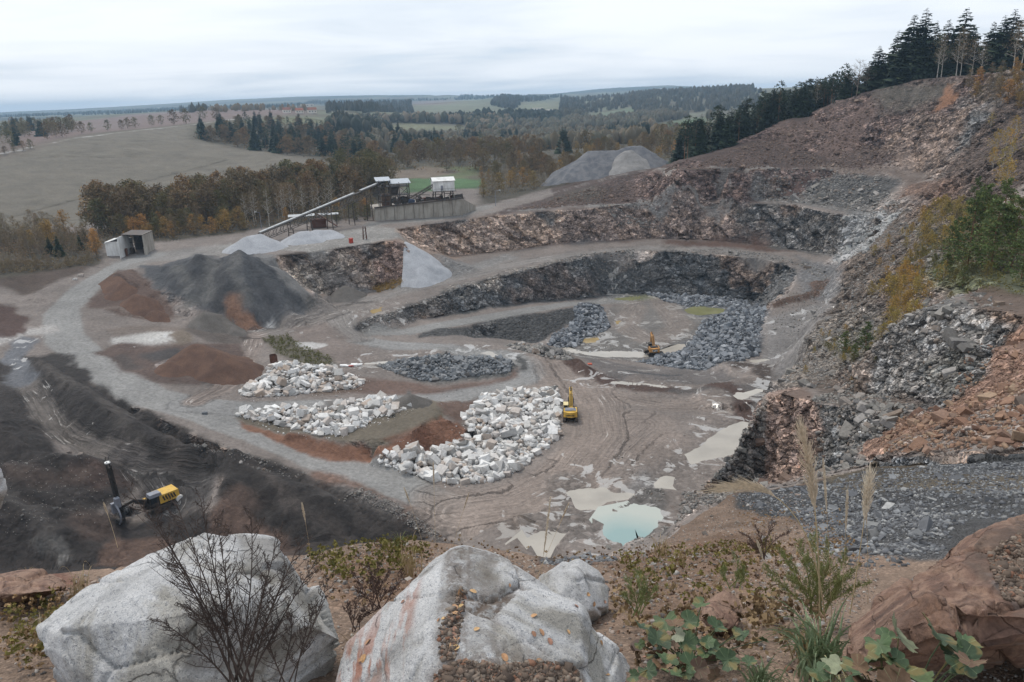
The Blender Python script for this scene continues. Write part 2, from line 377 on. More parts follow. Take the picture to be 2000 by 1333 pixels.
# ------------------------------------------------------------------ ground colours: what lies where (outlines dropped onto the terrain, then kept in metres)
def lin(c):
    c = np.asarray(c, dtype=float) / 255; return np.where(c <= 0.04045, c / 12.92, ((c + 0.055) / 1.055) ** 2.4)
def drop(pts):
    o = []
    for p in pts:
        h = hit(*p)
        if h is not None: o.append((h.x, h.y, h.z, (h - CAM).length, p[0], p[1]))
    o = np.array(o).reshape(-1, 6)
    if len(o) and np.median(o[:, 3]) > 55 and o[:, 3].min() < 42:      # outline runs on below the ledge's edge
        zm = float(np.median(o[o[:, 3] > 42][:, 2]))
        for i in np.nonzero(o[:, 3] < 42)[0]:
            q = PZ(o[i, 4], o[i, 5], zm); o[i, :3] = q
    return o[:, :3]
def polydist(X, Y, P):
    """signed distance to a closed polygon, negative inside"""
    n = len(P); d = np.full(len(X), 1e18); ins = np.zeros(len(X), dtype=bool)
    for i in range(n):
        ax, ay = P[i][0], P[i][1]; bx, by = P[(i + 1) % n][0], P[(i + 1) % n][1]
        ex, ey = bx - ax, by - ay; L = ex * ex + ey * ey + 1e-12
        t = np.clip(((X - ax) * ex + (Y - ay) * ey) / L, 0, 1)
        d = np.minimum(d, (X - ax - t * ex) ** 2 + (Y - ay - t * ey) ** 2)
        c = ((ay > Y) != (by > Y)) & (X < (bx - ax) * (Y - ay) / (by - ay + 1e-12) + ax); ins ^= c
    return np.where(ins, -1, 1) * np.sqrt(d)
def linedist(X, Y, P):
    d = np.full(len(X), 1e18); u = np.zeros(len(X)); al_ = np.zeros(len(X)); acc = 0.0
    for a, b in zip(P[:-1], P[1:]):
        ex, ey = b[0] - a[0], b[1] - a[1]; L = ex * ex + ey * ey + 1e-12
        t = np.clip(((X - a[0]) * ex + (Y - a[1]) * ey) / L, 0, 1)
        dx, dy = X - a[0] - t * ex, Y - a[1] - t * ey; q = dx * dx + dy * dy
        m = q < d; d = np.where(m, q, d); u = np.where(m, np.sign(ex * dy - ey * dx) * np.sqrt(q), u); al_ = np.where(m, acc + t * math.sqrt(L), al_); acc += math.sqrt(L)
    return np.sqrt(d), u, al_
def raise_ridge(ridge, slope, seed, rough=0.5):
    """tipped spoil: a crest line with sides at the angle of repose, worked into the ground sheet"""
    global TV
    tn = math.tan(R(slope)); X_, Y_ = TV[:, 0], TV[:, 1]; m = 26
    s = np.nonzero((X_ > min(p.x for p in ridge) - m) & (X_ < max(p.x for p in ridge) + m) & (Y_ > min(p.y for p in ridge) - m) & (Y_ < max(p.y for p in ridge) + m))[0]
    H = np.full(len(s), -1e9); Q = TV[s]; wob = fbm(np.stack([Q[:, 0] / 7, Q[:, 1] / 7, np.full(len(s), seed)], 1), 3, seed); w2 = fbm(np.stack([Q[:, 0] / 2.6, Q[:, 1] / 2.6, np.full(len(s), seed)], 1), 2, seed + 4)
    for a, b in zip(ridge[:-1], ridge[1:]):
        ex, ey = b.x - a.x, b.y - a.y; t = np.clip(((Q[:, 0] - a.x) * ex + (Q[:, 1] - a.y) * ey) / (ex * ex + ey * ey + 1e-9), 0, 1)
        H = np.maximum(H, a.z + (b.z - a.z) * t - np.sqrt((Q[:, 0] - a.x - t * ex) ** 2 + (Q[:, 1] - a.y - t * ey) ** 2 + .6) * tn * (1 + .2 * wob))
    H += rough * (w2 + wob); TV[s, 2] = np.maximum(Q[:, 2], H)
raise_ridge([PZ(388,492,24.4), PZ(408,505,20.6), PZ(430,525,17.6), PZ(425,560,13.5)], 37, 3)
raise_ridge([PZ(468,482,25.4), PZ(488,497,22.8), PZ(520,528,16.6), PZ(552,562,11)], 37, 4)
raise_ridge([PZ(275,517,20.0), PZ(305,520,19.6), PZ(350,512,20.8)], 36, 5)
raise_ridge([PZ(456,876,6.2), PZ(450,900,5.4), PZ(446,930,4.4), PZ(432,964,2.6)], 38, 6)
raise_ridge([PZ(30,900,8.6), PZ(110,882,8.0), PZ(165,888,6.4), PZ(200,905,4.4)], 33, 7, .8)
raise_ridge([PZ(-20,960,8.5), PZ(40,985,6.0), PZ(80,1020,4.0)], 34, 17, .8)
raise_ridge([PZ(-60,800,11), PZ(20,850,9), PZ(60,880,7)], 30, 8, .8)
raise_ridge([PZ(480,505,19), PZ(520,560,10.6), PZ(535,600,7.5)], 36, 9, .6)
raise_ridge([PZ(75,700,11.8), PZ(130,738,10.6), PZ(200,788,9.0), PZ(270,828,7.6), PZ(350,862,6.4), PZ(430,880,5.8)], 40, 11, .5)
raise_ridge([PZ(480,905,4.2), PZ(560,935,3.3), PZ(640,965,2.2)], 36, 12, .4)
raise_ridge([PZ(430,540,15.5), PZ(455,590,10.5)], 34, 10, .8)
BVH = BVHTree.FromPolygons(TV.tolist(), TT.tolist())
NV = len(TV)
DIST = np.linalg.norm(TV - np.array(CAM), axis=1)
N = vnormals(TV, TT); NZ = N[:, 2]
for _ in range(1):
    pass
X, Y, Zc = TV[:, 0], TV[:, 1], TV[:, 2]
W1 = fbm(TV / 9.0, 3, 11); W2 = fbm(TV / 2.2, 3, 23); W0 = fbm(TV / 40.0, 3, 37)
scl = np.clip(DIST / 160, 0.06, 4)
XW = X + scl * (W1 * 1.6 + W2 * 0.8); YW = Y + scl * (np.roll(W1, 1) * 0 + fbm(TV / 9.0 + 31, 2, 51) * 1.8 + W2 * 0.5)
quarry = sstep(430, 395, DIST) ; quarry = np.maximum(quarry, 0)
FAR = DIST > 430
COLR = np.zeros((NV, 3)); GRAV = np.zeros(NV); WET = np.zeros(NV); SMOOTH = np.zeros(NV); TU = np.zeros(NV); TW = np.zeros(NV); TS = np.zeros(NV); TSEG = []; ROCKX = np.ones(NV)
def mixc(w, c, v=0.0):
    global COLR
    c = lin(c)
    k = 1 + v * (0.6 * W1 + 0.5 * W2)
    COLR = COLR * (1 - w[:, None]) + (c[None, :] * k[:, None]) * w[:, None]
mixc(np.ones(NV), (136, 123, 114), 0.24)
# land beyond the quarry
g = np.where(FAR, 1.0, 0.0)
mixc(g, (92, 84, 62), 0.25)
farmix = sstep(-0.15, 0.25, W0 + 0.3 * fbm(TV / 300, 3, 5))
mixc(g * farmix * sstep(900, 1600, DIST), (104, 108, 76), 0.15)
mixc(g * sstep(2200, 3200, DIST) * sstep(-0.05, 0.15, fbm(TV * np.array([1 / 700, 1 / 260, 0]), 3, 9)), (54, 62, 50), 0.2)
ZP = []
def zone(px, c, f=0.6, v=0.2, w=1.0, grav=None, wet=None, smooth=None, rock=None, warp=1.0):
    P = drop(px)
    if len(P) < 3: return
    f = f * max(0.15, float(np.median(np.linalg.norm(P - np.array(CAM), axis=1))) / 160)
    m = 3 * f + 6
    s = np.nonzero((X > P[:, 0].min() - m) & (X < P[:, 0].max() + m) & (Y > P[:, 1].min() - m) & (Y < P[:, 1].max() + m))[0]
    if len(s) == 0: return
    d = polydist(XW[s] * warp + X[s] * (1 - warp), YW[s] * warp + Y[s] * (1 - warp), P)
    a = sstep(f, -f, d) * w
    if c is not None:
        k = 1 + v * (0.6 * W1[s] + 0.5 * W2[s])
        COLR[s] = COLR[s] * (1 - a[:, None]) + lin(c)[None, :] * k[:, None] * a[:, None]
    for A, val in ((GRAV, grav), (WET, wet), (SMOOTH, smooth), (ROCKX, rock)):
        if val is not None: A[s] = A[s] * (1 - a) + val * a
def path(px, width, c, f=0.5, v=0.12, w=1.0, grav=None, wet=None, smooth=None, tracks=0.0, height=0.0, rock=None):
    P = drop(px)
    if len(P) < 2: return
    m = width + 4
    s = np.nonzero((X > P[:, 0].min() - m) & (X < P[:, 0].max() + m) & (Y > P[:, 1].min() - m) & (Y < P[:, 1].max() + m))[0]
    if len(s) == 0: return
    d, u, al_ = linedist(XW[s], YW[s], P) if not tracks else linedist(X[s] + 0.5 * W1[s], Y[s] + 0.5 * W1[s], P)
    a = sstep(width / 2 + f, width / 2 - f, d) * w
    if c is not None:
        k = 1 + v * (0.6 * W1[s] + 0.5 * W2[s])
        COLR[s] = COLR[s] * (1 - a[:, None]) + lin(c)[None, :] * k[:, None] * a[:, None]
    for A, val in ((GRAV, grav), (WET, wet), (SMOOTH, smooth), (ROCKX, rock)):
        if val is not None: A[s] = A[s] * (1 - a) + val * a
    if tracks:
        q = a * tracks > TW[s]; TU[s[q]] = u[q] + len(TSEG) * 37.0; TS[s[q]] = al_[q]; TSEG.append(1); TW[s[q]] = (a * tracks)[q]
    if height:
        TV[s, 2] += height * sstep(width / 2, 0, d)
# steep ground is rock: rusty, grey or near black
steep = sstep(0.84, 0.66, NZ) * (DIST < 430) * (DIST > 30)
mixc(steep, (112, 92, 78), 0.2)
gr = sstep(-0.12, 0.2, fbm(TV / 14.0, 4, 61)); mixc(steep * gr, (92, 90, 88), 0.15)
# ---- upper right wall: red brown soil and rock
mixc(sstep(296, 306, Y + 4 * W1) * sstep(22.0, 25.0, Zc) * (DIST < 425) * (X > 20), (92, 72, 64), 0.3)
zone([(940,425),(1040,396),(1119,372),(1210,345),(1280,336),(1340,340),(1345,388),(1245,394),(1175,401),(1080,408),(995,416)], (96, 75, 67), 0.8, 0.4, grav=0.7, rock=1.2)
zone([(1060,395),(1119,372),(1160,360),(1180,375),(1150,395)], (96, 84, 72), 1, 0.3)
zone([(1480,330),(1560,300),(1620,250),(1700,215),(1740,250),(1730,330),(1600,330)], (94, 75, 67), 1.5, 0.4, rock=1.3, grav=0.6)
zone([(1590,300),(1680,205),(1720,190),(1690,250),(1640,310)], (110, 86, 76), 1.2, 0.25, rock=0.2, grav=0.3)
zone([(1700,180),(1800,158),(1870,155),(1860,190),(1790,200),(1720,215)], (92, 84, 74), 1.5, 0.3, rock=0.3)
zone([(1300,336),(1400,300),(1480,278),(1500,300),(1420,330),(1330,338)], (98, 77, 69), 1.0, 0.3, rock=1.3, grav=0.6)
zone([(1850,165),(1862,165),(1866,190),(1845,215),(1822,212),(1848,195)], (158, 104, 62), 0.6, 0.1, rock=0.1)
zone([(1720,290),(1770,230),(1800,200),(1860,240),(1840,320),(1760,330)], (114, 94, 80), 1.2, 0.35, 0.8, rock=1)
zone([(1850,330),(1900,250),(2040,150),(2040,330),(1960,400),(1880,440),(1820,420)], (84, 68, 58), 2, 0.35)
zone([(1780,350),(1850,345),(1890,370),(1850,400),(1760,380)], (108, 82, 66), 1.5, 0.4)
zone([(1430,340),(1520,340),(1560,375),(1520,392),(1400,388),(1360,380)], (112, 96, 84), 1.0, 0.35, 0.6)
zone([(1560,345),(1700,342),(1760,352),(1720,400),(1640,408),(1550,392)], (86, 84, 82), 1.2, 0.3)
zone([(1520,392),(1560,350),(1600,345),(1560,392)], (108, 76, 64), 1.0, 0.2, 0.8, rock=0.1)
# pale terrace tracks
path([(925,415),(995,413),(1080,406),(1175,400),(1245,394),(1350,390),(1430,393)], 1.8, (138, 132, 126), 0.6, 0.1, grav=0.4, rock=0.1)
path([(905,424),(940,402),(1030,387),(1119,367),(1210,341),(1280,330),(1320,333),(1420,333),(1500,329)], 3.0, (134, 124, 116), 0.8, 0.12, grav=0.4, rock=0.1)
path([(1600,327),(1700,334),(1760,342),(1810,348)], 5.0, (124, 106, 94), 1.0, 0.15, rock=0.2)
path([(1480,390),(1560,393),(1640,408),(1700,425)], 6.0, (128, 122, 116), 1.5, 0.25, grav=0.9, rock=0.3)
zone([(1655,410),(1760,405),(1765,430),(1725,455),(1690,500),(1625,505),(1640,460)], (142, 140, 138), 1.2, 0.2, grav=1.0)
# middle wall of terrace 2: rust to ochre with grey to the right
zone([(770,446),(905,428),(995,418),(1100,409),(1100,478),(1000,492),(912,500),(849,503),(800,500)], (150, 124, 104), 0.4, 0.3)
zone([(1100,409),(1245,398),(1350,395),(1440,396),(1440,472),(1315,468),(1157,475),(1100,478)], (122, 102, 90), 0.6, 0.35)
zone([(1180,440),(1260,405),(1330,400),(1300,440),(1230,465)], (132, 108, 92), 0.8, 0.25, 0.7)
zone([(1435,396),(1545,400),(1650,424),(1640,500),(1560,490),(1440,474)], (92, 88, 84), 0.8, 0.25)
zone([(1300,470),(1420,462),(1500,478),(1560,492),(1480,490),(1300,478)], (104, 76, 62), 1.0, 0.2, rock=0.1)
# cliff below the plant yard
zone([(530,505),(600,492),(700,480),(790,470),(800,535),(757,558),(720,566),(650,582),(600,577)], (140, 118, 102), 0.4, 0.35)
zone([(730,480),(785,472),(800,500),(790,540),(750,560),(735,530)], (138, 106, 88), 0.5, 0.25, 0.8)
zone([(560,505),(690,497),(700,520),(640,560),(590,570)], (138, 132, 122), 0.8, 0.35, 0.6)
zone([(530,500),(600,490),(700,478),(760,470),(750,484),(620,506),(560,512)], (92, 78, 68), 0.4, 0.2)
# yards, haul road and benches
zone([(420,520),(445,488),(560,490),(600,492),(700,478),(770,466),(790,470),(775,448),(735,440),(650,455),(520,475),(420,480)], (150, 145, 138), 1.0, 0.1, grav=0.4, rock=0)
zone([(215,512),(300,492),(420,482),(430,500),(300,512),(250,530)], (142, 136, 130), 1.0, 0.12, rock=0)
path([(735,438),(820,430),(905,420),(950,405)], 7, (140, 136, 130), 1, 0.1, rock=0)
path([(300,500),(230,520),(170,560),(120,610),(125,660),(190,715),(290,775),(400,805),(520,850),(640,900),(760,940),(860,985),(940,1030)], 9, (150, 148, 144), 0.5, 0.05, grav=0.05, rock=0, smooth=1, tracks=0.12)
path([(360,790),(480,800),(620,792),(780,782),(900,773),(1000,755),(1040,730),(1030,712),(980,695),(880,682),(760,674),(700,662)], 7.5, (148, 146, 143), 0.5, 0.05, rock=0, smooth=1, tracks=0.2)
path([(688,655),(720,650),(800,648),(880,632),(960,618),(1050,603),(1130,592),(1190,588),(1260,585)], 7, (142, 140, 136), 0.5, 0.06, rock=0, smooth=1, tracks=0.25)
path([(700,660),(672,640),(660,612),(700,590),(800,565),(900,540),(1020,512),(1120,497),(1250,485),(1400,487),(1520,505)], 8, (142, 134, 127), 1.2, 0.12, rock=0, smooth=1, tracks=0.6)
path([(500,655),(560,635),(640,610),(700,600)], 10, (138, 128, 120), 1.5, 0.12, rock=0, tracks=1.0)
path([(500,655),(488,690),(470,725),(430,760),(380,785)], 5, (150, 132, 120), 0.8, 0.1, rock=0, tracks=1.0)
path([(0,665),(45,650),(90,645)], 6, (172, 166, 160), 1.0, 0.08, rock=0, wet=0.6)
path([(50,668),(25,700),(45,745),(90,800),(150,860)], 6.5, (112, 114, 120), 0.8, 0.08, rock=0, wet=0.5)
path([(60,765),(105,835),(160,868),(230,890),(300,905),(400,910)], 6.5, (118, 108, 100), 1.0, 0.15, rock=0, wet=0.12, tracks=1.0)
path([(230,890),(285,920),(310,955),(335,985)], 6, (94, 86, 82), 1.5, 0.15, rock=0, wet=0.04, tracks=1.0)
zone([(260,920),(400,905),(420,930),(400,985),(330,1000),(290,960)], (92, 86, 83), 1.2, 0.15, wet=0.06, rock=0)
zone([(640,555),(720,560),(790,570),(900,540),(1010,505),(1000,493),(870,505),(860,540),(760,560)], (138, 134, 130), 1.0, 0.15, grav=0.5, rock=0)
# left: dark tipped earth either side of the lower road
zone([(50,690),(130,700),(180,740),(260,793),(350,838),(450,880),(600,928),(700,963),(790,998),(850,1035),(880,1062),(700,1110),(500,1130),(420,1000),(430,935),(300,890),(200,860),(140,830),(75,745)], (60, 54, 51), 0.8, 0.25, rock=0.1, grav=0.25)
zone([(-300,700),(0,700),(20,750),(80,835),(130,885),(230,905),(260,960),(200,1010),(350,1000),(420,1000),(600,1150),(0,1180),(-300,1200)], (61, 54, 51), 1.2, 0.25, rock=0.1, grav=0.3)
zone([(140,900),(200,905),(250,940),(200,960),(120,930)], (88, 66, 56), 1.5, 0.3, 0.8)
zone([(405,1000),(430,968),(470,985),(560,1050),(600,1090),(480,1100),(400,1050)], (114, 86, 70), 1.0, 0.2, .85)
zone([(440,960),(470,950),(520,975),(500,995),(460,985)], (108, 84, 70), 1.0, 0.15, 0.8)
zone([(130,1010),(165,1000),(220,1015),(230,1045),(200,1060),(140,1040)], (96, 74, 62), 1.0, 0.2, 0.6)
zone([(190,1090),(230,1050),(330,1045),(360,1080),(300,1120),(190,1120)], (116, 86, 68), 0.8, 0.2, .8)
zone([(85,1040),(110,1036),(135,1060),(140,1085),(120,1098),(108,1070)], (140, 136, 130), 0.5, 0.1)
zone([(45,1040),(85,1045),(100,1070),(70,1060)], (104, 104, 102), 0.6, 0.1, 0.7)
path([(630,925),(680,950),(740,978),(800,1003),(850,1035)], 3.0, (128, 96, 78), 0.8, 0.3, rock=0.4, grav=0.4)
path([(660,960),(720,985),(770,1000)], 3.5, (134, 130, 126), 1.0, 0.2, 0.8, grav=0.6)
path([(820,1010),(850,1030),(880,1058)], 5, (112, 100, 92), 1.0, 0.25, grav=0.8)
zone([(-100,560),(0,560),(60,575),(150,535),(200,515),(150,512),(0,520),(-100,540)], (92, 74, 62), 1.0, 0.3)
zone([(0,600),(30,598),(58,622),(55,650),(25,660),(-80,660),(-80,600)], (92, 66, 56), 0.6, 0.15, rock=0)
# piles in the loop
zone([(178,600),(180,580),(228,528),(285,540),(300,560),(340,600),(345,622),(325,632),(255,622),(205,612)], (106, 82, 70), 0.5, 0.2, rock=0)
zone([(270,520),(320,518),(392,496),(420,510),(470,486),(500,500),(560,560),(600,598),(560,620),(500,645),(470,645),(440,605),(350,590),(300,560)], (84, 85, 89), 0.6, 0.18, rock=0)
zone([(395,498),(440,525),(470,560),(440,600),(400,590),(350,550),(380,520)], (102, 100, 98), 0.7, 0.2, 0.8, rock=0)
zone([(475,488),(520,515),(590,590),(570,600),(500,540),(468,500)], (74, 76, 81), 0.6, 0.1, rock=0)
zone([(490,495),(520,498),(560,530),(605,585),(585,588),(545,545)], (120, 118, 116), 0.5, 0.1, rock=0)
zone([(432,570),(445,555),(470,565),(478,600),(510,640),(470,645),(458,620),(440,595)], (142, 98, 68), 0.5, 0.15, rock=0)
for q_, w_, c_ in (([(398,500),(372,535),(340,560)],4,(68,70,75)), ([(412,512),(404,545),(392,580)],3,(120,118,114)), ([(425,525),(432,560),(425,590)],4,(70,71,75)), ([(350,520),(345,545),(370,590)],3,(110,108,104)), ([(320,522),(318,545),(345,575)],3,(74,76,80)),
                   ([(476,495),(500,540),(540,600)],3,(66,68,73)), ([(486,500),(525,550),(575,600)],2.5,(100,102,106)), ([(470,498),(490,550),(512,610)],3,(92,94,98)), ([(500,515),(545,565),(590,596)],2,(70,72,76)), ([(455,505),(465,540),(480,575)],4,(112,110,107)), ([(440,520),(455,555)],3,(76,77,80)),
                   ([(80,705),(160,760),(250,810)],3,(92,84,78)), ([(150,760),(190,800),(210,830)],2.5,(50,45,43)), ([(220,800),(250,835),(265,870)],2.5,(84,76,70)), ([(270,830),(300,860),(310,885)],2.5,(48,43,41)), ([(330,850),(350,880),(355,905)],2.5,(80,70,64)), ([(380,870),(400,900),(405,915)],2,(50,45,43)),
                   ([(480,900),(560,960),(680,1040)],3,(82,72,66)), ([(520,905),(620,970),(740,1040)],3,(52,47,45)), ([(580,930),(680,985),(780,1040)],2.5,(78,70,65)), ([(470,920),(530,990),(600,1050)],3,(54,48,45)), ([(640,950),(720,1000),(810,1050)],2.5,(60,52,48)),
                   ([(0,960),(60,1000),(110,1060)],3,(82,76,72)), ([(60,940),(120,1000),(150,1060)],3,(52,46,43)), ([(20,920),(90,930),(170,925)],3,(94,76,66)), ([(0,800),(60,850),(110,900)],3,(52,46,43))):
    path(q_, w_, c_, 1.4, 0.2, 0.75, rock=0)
zone([(515,622),(532,628),(530,640),(510,638)], (170, 170, 170), 0.3, 0.05)
zone([(355,645),(400,603),(440,612),(480,650),(470,672),(400,665)], (104, 92, 84), 0.7, 0.2, rock=0)
zone([(335,650),(352,640),(372,655),(362,675),(338,680)], (126, 110, 92), 0.4, 0.2)
zone([(215,655),(330,650),(334,668),(260,678),(215,672)], (188, 184, 178), 0.4, 0.05, wet=0.3, rock=0)
zone([(175,690),(230,665),(330,675),(370,668),(470,670),(470,715),(430,745),(380,752),(300,745),(220,715)], (104, 82, 72), 0.8, 0.25, rock=0)
zone([(270,690),(345,680),(350,700),(300,705)], (76, 72, 72), 0.8, 0.2, 0.9)
zone([(210,700),(240,690),(270,700),(285,725),(250,722)], (84, 76, 72), 0.8, 0.2, 0.8)
zone([(395,735),(440,728),(465,715),(450,742),(400,750)], (82, 76, 74), 0.6, 0.2, 0.8)
zone([(300,712),(320,702),(350,702),(365,715),(345,724),(305,722)], (150, 134, 126), 0.3, 0.4, grav=0.8)
zone([(210,640),(350,640),(345,650),(215,655)], (130, 114, 102), 0.8, 0.15)
path([(185,605),(260,612),(330,632),(345,620)], 2, (130, 112, 100), 0.8, 0.1, 0.7)
zone([(580,600),(600,580),(640,598),(610,602)], (98, 94, 90), 0.5, 0.1, rock=0)
zone([(610,590),(660,560),(720,578),(700,588),(640,590)], (104, 98, 94), 0.6, 0.15, rock=0)
# middle flats with scrub
zone([(510,660),(560,655),(600,680),(650,700),(640,715),(580,712),(540,690)], (98, 92, 66), 0.8, 0.3, 0.8)
zone([(560,640),(640,630),(720,690),(740,720),(640,700),(600,680)], (134, 118, 108), 1.5, 0.2, wet=0.3)
zone([(575,668),(600,668),(636,672),(620,682),(590,684)], (190, 186, 182), 0.4, 0.05, wet=0.6)
zone([(640,725),(760,742),(860,752),(960,745),(1000,720),(1010,735),(960,752),(800,772),(640,765)], (118, 90, 76), 1.0, 0.3, rock=0)
zone([(730,712),(800,700),(960,698),(1005,715),(990,735),(900,745),(820,745)], (92, 92, 90), 0.8, 0.2, grav=1.0)
zone([(610,740),(680,735),(700,765),(600,770)], (116, 94, 76), 1.0, 0.3, 0.8)
# earth bank
zone([(460,815),(530,800),(640,810),(780,795),(850,785),(880,800),(860,812),(800,845),(740,872),(640,858),(560,848),(480,828)], (116, 104, 84), 0.8, 0.25, rock=0.1)
zone([(855,808),(915,842),(920,862),(850,880),(760,897),(700,905),(600,888),(480,840),(470,822),(560,850),(640,860),(740,874),(800,848)], (142, 92, 60), 0.5, 0.2, rock=0.15)
zone([(740,868),(830,832),(860,850),(790,875)], (122, 76, 50), 0.6, 0.2, 0.7, rock=0.3)
zone([(770,785),(800,762),(835,790),(800,800)], (104, 100, 96), 0.5, 0.1, rock=0)
zone([(860,785),(950,775),(960,790),(900,830),(865,805)], (112, 84, 68), 0.7, 0.2)
# pit walls
zone([(860,570),(1000,538),(1130,504),(1200,495),(1300,491),(1400,497),(1540,518),(1562,536),(1490,608),(1470,592),(1400,580),(1300,578),(1180,582),(1000,597),(900,612),(830,625)], (82, 81, 80), 0.3, 0.3)
zone([(1060,535),(1130,530),(1190,555),(1150,575),(1080,580),(1010,590),(980,560)], (108, 88, 76), 0.8, 0.3, 0.6)
zone([(680,640),(760,614),(860,575),(900,612),(830,625),(760,640)], (98, 92, 88), 0.5, 0.3, grav=0.7)
zone([(800,660),(860,643),(950,629),(1050,611),(1130,599),(1150,620),(1085,650),(1045,672),(960,660),(880,658)], (76, 75, 74), 0.4, 0.25, grav=0.8)
path([(870,568),(940,548),(1000,532),(1060,518),(1130,502)], 3.0, (138, 128, 118), 0.8, 0.25, grav=1.0)
# pit floor
zone([(1110,690),(1090,670),(1180,640),(1200,600),(1300,585),(1380,585),(1400,620),(1350,660),(1400,690),(1260,700)], (122, 116, 110), 1.0, 0.15, wet=0.35, rock=0)
zone([(1120,695),(1300,720),(1420,725),(1500,740),(1500,765),(1400,765),(1310,755),(1200,745),(1140,715)], (112, 104, 100), 0.8, 0.2, wet=0.3, rock=0)
zone([(1210,728),(1260,727),(1340,732),(1290,738)], (62, 66, 72), 0.6, 0.1, 0.8)
zone([(1360,660),(1400,620),(1470,590),(1500,610),(1485,690),(1440,718),(1330,722),(1260,705)], (92, 95, 100), 1.0, 0.3, grav=1.0)
zone([(1300,590),(1400,585),(1490,605),(1440,640),(1380,625)], (104, 106, 108), 0.8, 0.3, grav=1.0)
zone([(1200,580),(1260,577),(1300,583),(1250,590)], (112, 116, 66), 0.5, 0.2, 0.8)
zone([(1500,620),(1640,545),(1620,620),(1560,690),(1490,705)], (134, 128, 124), 1.5, 0.18, wet=0.6, rock=0.1)
zone([(1560,500),(1640,515),(1650,560),(1600,590),(1560,575)], (120, 118, 118), 1.5, 0.15, grav=0.7, rock=0.2)
# floor: mud and tyre tracks
zone([(1000,760),(1120,740),(1180,780),(1200,840),(1100,960),(960,1060),(860,1010),(1000,960),(1100,880),(1090,800)], (152, 135, 122), 1.5, 0.14, smooth=0.6, wet=0.12)
zone([(1200,860),(1480,820),(1470,900),(1300,960),(1180,960)], (134, 128, 124), 2.0, 0.25, wet=0.45, grav=0.3)
for tr, wd in (([(1080,690),(1130,735),(1170,790),(1180,850),(1120,930),(1010,985),(900,1000)], 13), ([(1060,700),(1110,760),(1140,800)], 9),
               ([(1250,830),(1190,880),(1130,960),(1060,1010),(980,1040)], 15), ([(1310,860),(1220,910),(1150,960),(1080,1040)], 8),
               ([(860,970),(940,985),(1050,960),(1130,900)], 10), ([(860,990),(950,1010),(1020,1050),(1040,1090)], 10), ([(1200,770),(1300,790),(1420,790)], 8),
               ([(1290,590),(1330,640),(1280,670),(1220,640),(1240,600)], 9), ([(1240,745),(1330,760),(1450,755),(1480,735)], 5)):
    path(tr, wd, (154, 135, 121), 1.5, 0.12, 0.5, tracks=1.0, rock=0)
path([(1100,950),(1130,1010),(1120,1060),(1050,1060)], 8, (112, 104, 98), 2.0, 0.2, 0.6, grav=0.8)
zone([(1180,990),(1200,985),(1290,990),(1300,1030),(1250,1060),(1180,1020)], (108, 104, 100), 1.0, 0.2, 0.8, grav=1.0)
zone([(1290,1010),(1400,930),(1440,960),(1400,990),(1330,1010),(1290,1050)], (104, 100, 96), 1.0, 0.25, grav=1.0)
# ridges of pushed-up earth
path([(1118,708),(1150,728),(1200,748),(1260,760),(1310,765)], 5.0, (92, 66, 54), 0.8, 0.15, rock=0, height=1.6)
path([(1310,765),(1360,768),(1420,768)], 3.5, (96, 88, 84), 0.8, 0.15, rock=0, height=0.8)
path([(1400,765),(1440,775),(1470,785)], 4, (92, 68, 58), 0.8, 0.15, rock=0, height=1.0)
path([(1590,553),(1606,566),(1575,580),(1515,596)], 5, (104, 78, 62), 0.8, 0.15, rock=0, height=1.2)
path([(1450,722),(1490,716),(1530,722)], 4, (80, 66, 58), 0.8, 0.15, rock=0, height=1.0)
path([(1055,680),(1110,700)], 5, (96, 94, 90), 0.8, 0.2, grav=1.0, height=0.9)
path([(1010,700),(1022,712),(1010,728)], 2, (84, 82, 80), 0.5, 0.2, height=0.5)
# near right slope
zone([(1640,560),(1700,420),(1760,410),(1820,420),(1900,440),(2100,430),(2100,600),(1900,560),(1800,540),(1700,600),(1640,640),(1604,615),(1630,600)], (96, 82, 70), 2, 0.35, rock=0.8, grav=0.4)
zone([(1820,500),(1900,520),(2050,530),(2050,590),(1920,570),(1820,560)], (84, 96, 56), 1.5, 0.3, 0.7)
zone([(1790,440),(1880,460),(1990,430),(2050,440),(2050,520),(1900,520),(1800,500)], (76, 76, 50), 1.5, 0.3, 0.7)
zone([(1590,640),(1640,600),(1700,590),(1740,640),(1700,700),(1640,760),(1560,758),(1515,755),(1552,690)], (104, 94, 84), 1.5, 0.3, rock=1.0, grav=0.9)
zone([(1600,650),(1700,640),(1730,660),(1690,690),(1620,690)], (88, 84, 60), 2, 0.3, 0.5)
zone([(1560,750),(1680,700),(1760,760),(1830,775),(1780,790),(1640,790)], (108, 92, 80), 1.5, 0.3, rock=0.8, grav=0.9)
zone([(1700,710),(1730,645),(1800,600),(1890,595),(1950,620),(1960,680),(1930,735),(1850,775),(1780,780)], (118, 114, 110), 0.8, 0.3, rock=1.2)
zone([(1780,720),(1850,690),(1900,700),(1900,750),(1830,770)], (84, 84, 78), 1.0, 0.3, 0.7, rock=1.2)
zone([(1860,570),(2050,590),(2050,650),(1960,640),(1900,600)], (100, 76, 58), 1.0, 0.3, 0.8)
zone([(1700,900),(1690,860),(1760,815),(1850,790),(1920,740),(1960,660),(2100,620),(2100,900),(1850,905)], (138, 102, 80), 1.0, 0.35, grav=0.6, rock=0.6)
zone([(1510,765),(1560,755),(1608,790),(1620,830),(1600,880),(1580,945),(1480,955),(1430,935),(1465,850),(1480,800)], (122, 98, 84), 1.0, 0.45, rock=1.3)
zone([(1430,900),(1470,840),(1490,800),(1510,770),(1500,860),(1480,950),(1420,950)], (98, 92, 86), 0.5, 0.3, 0.9, rock=1.3)
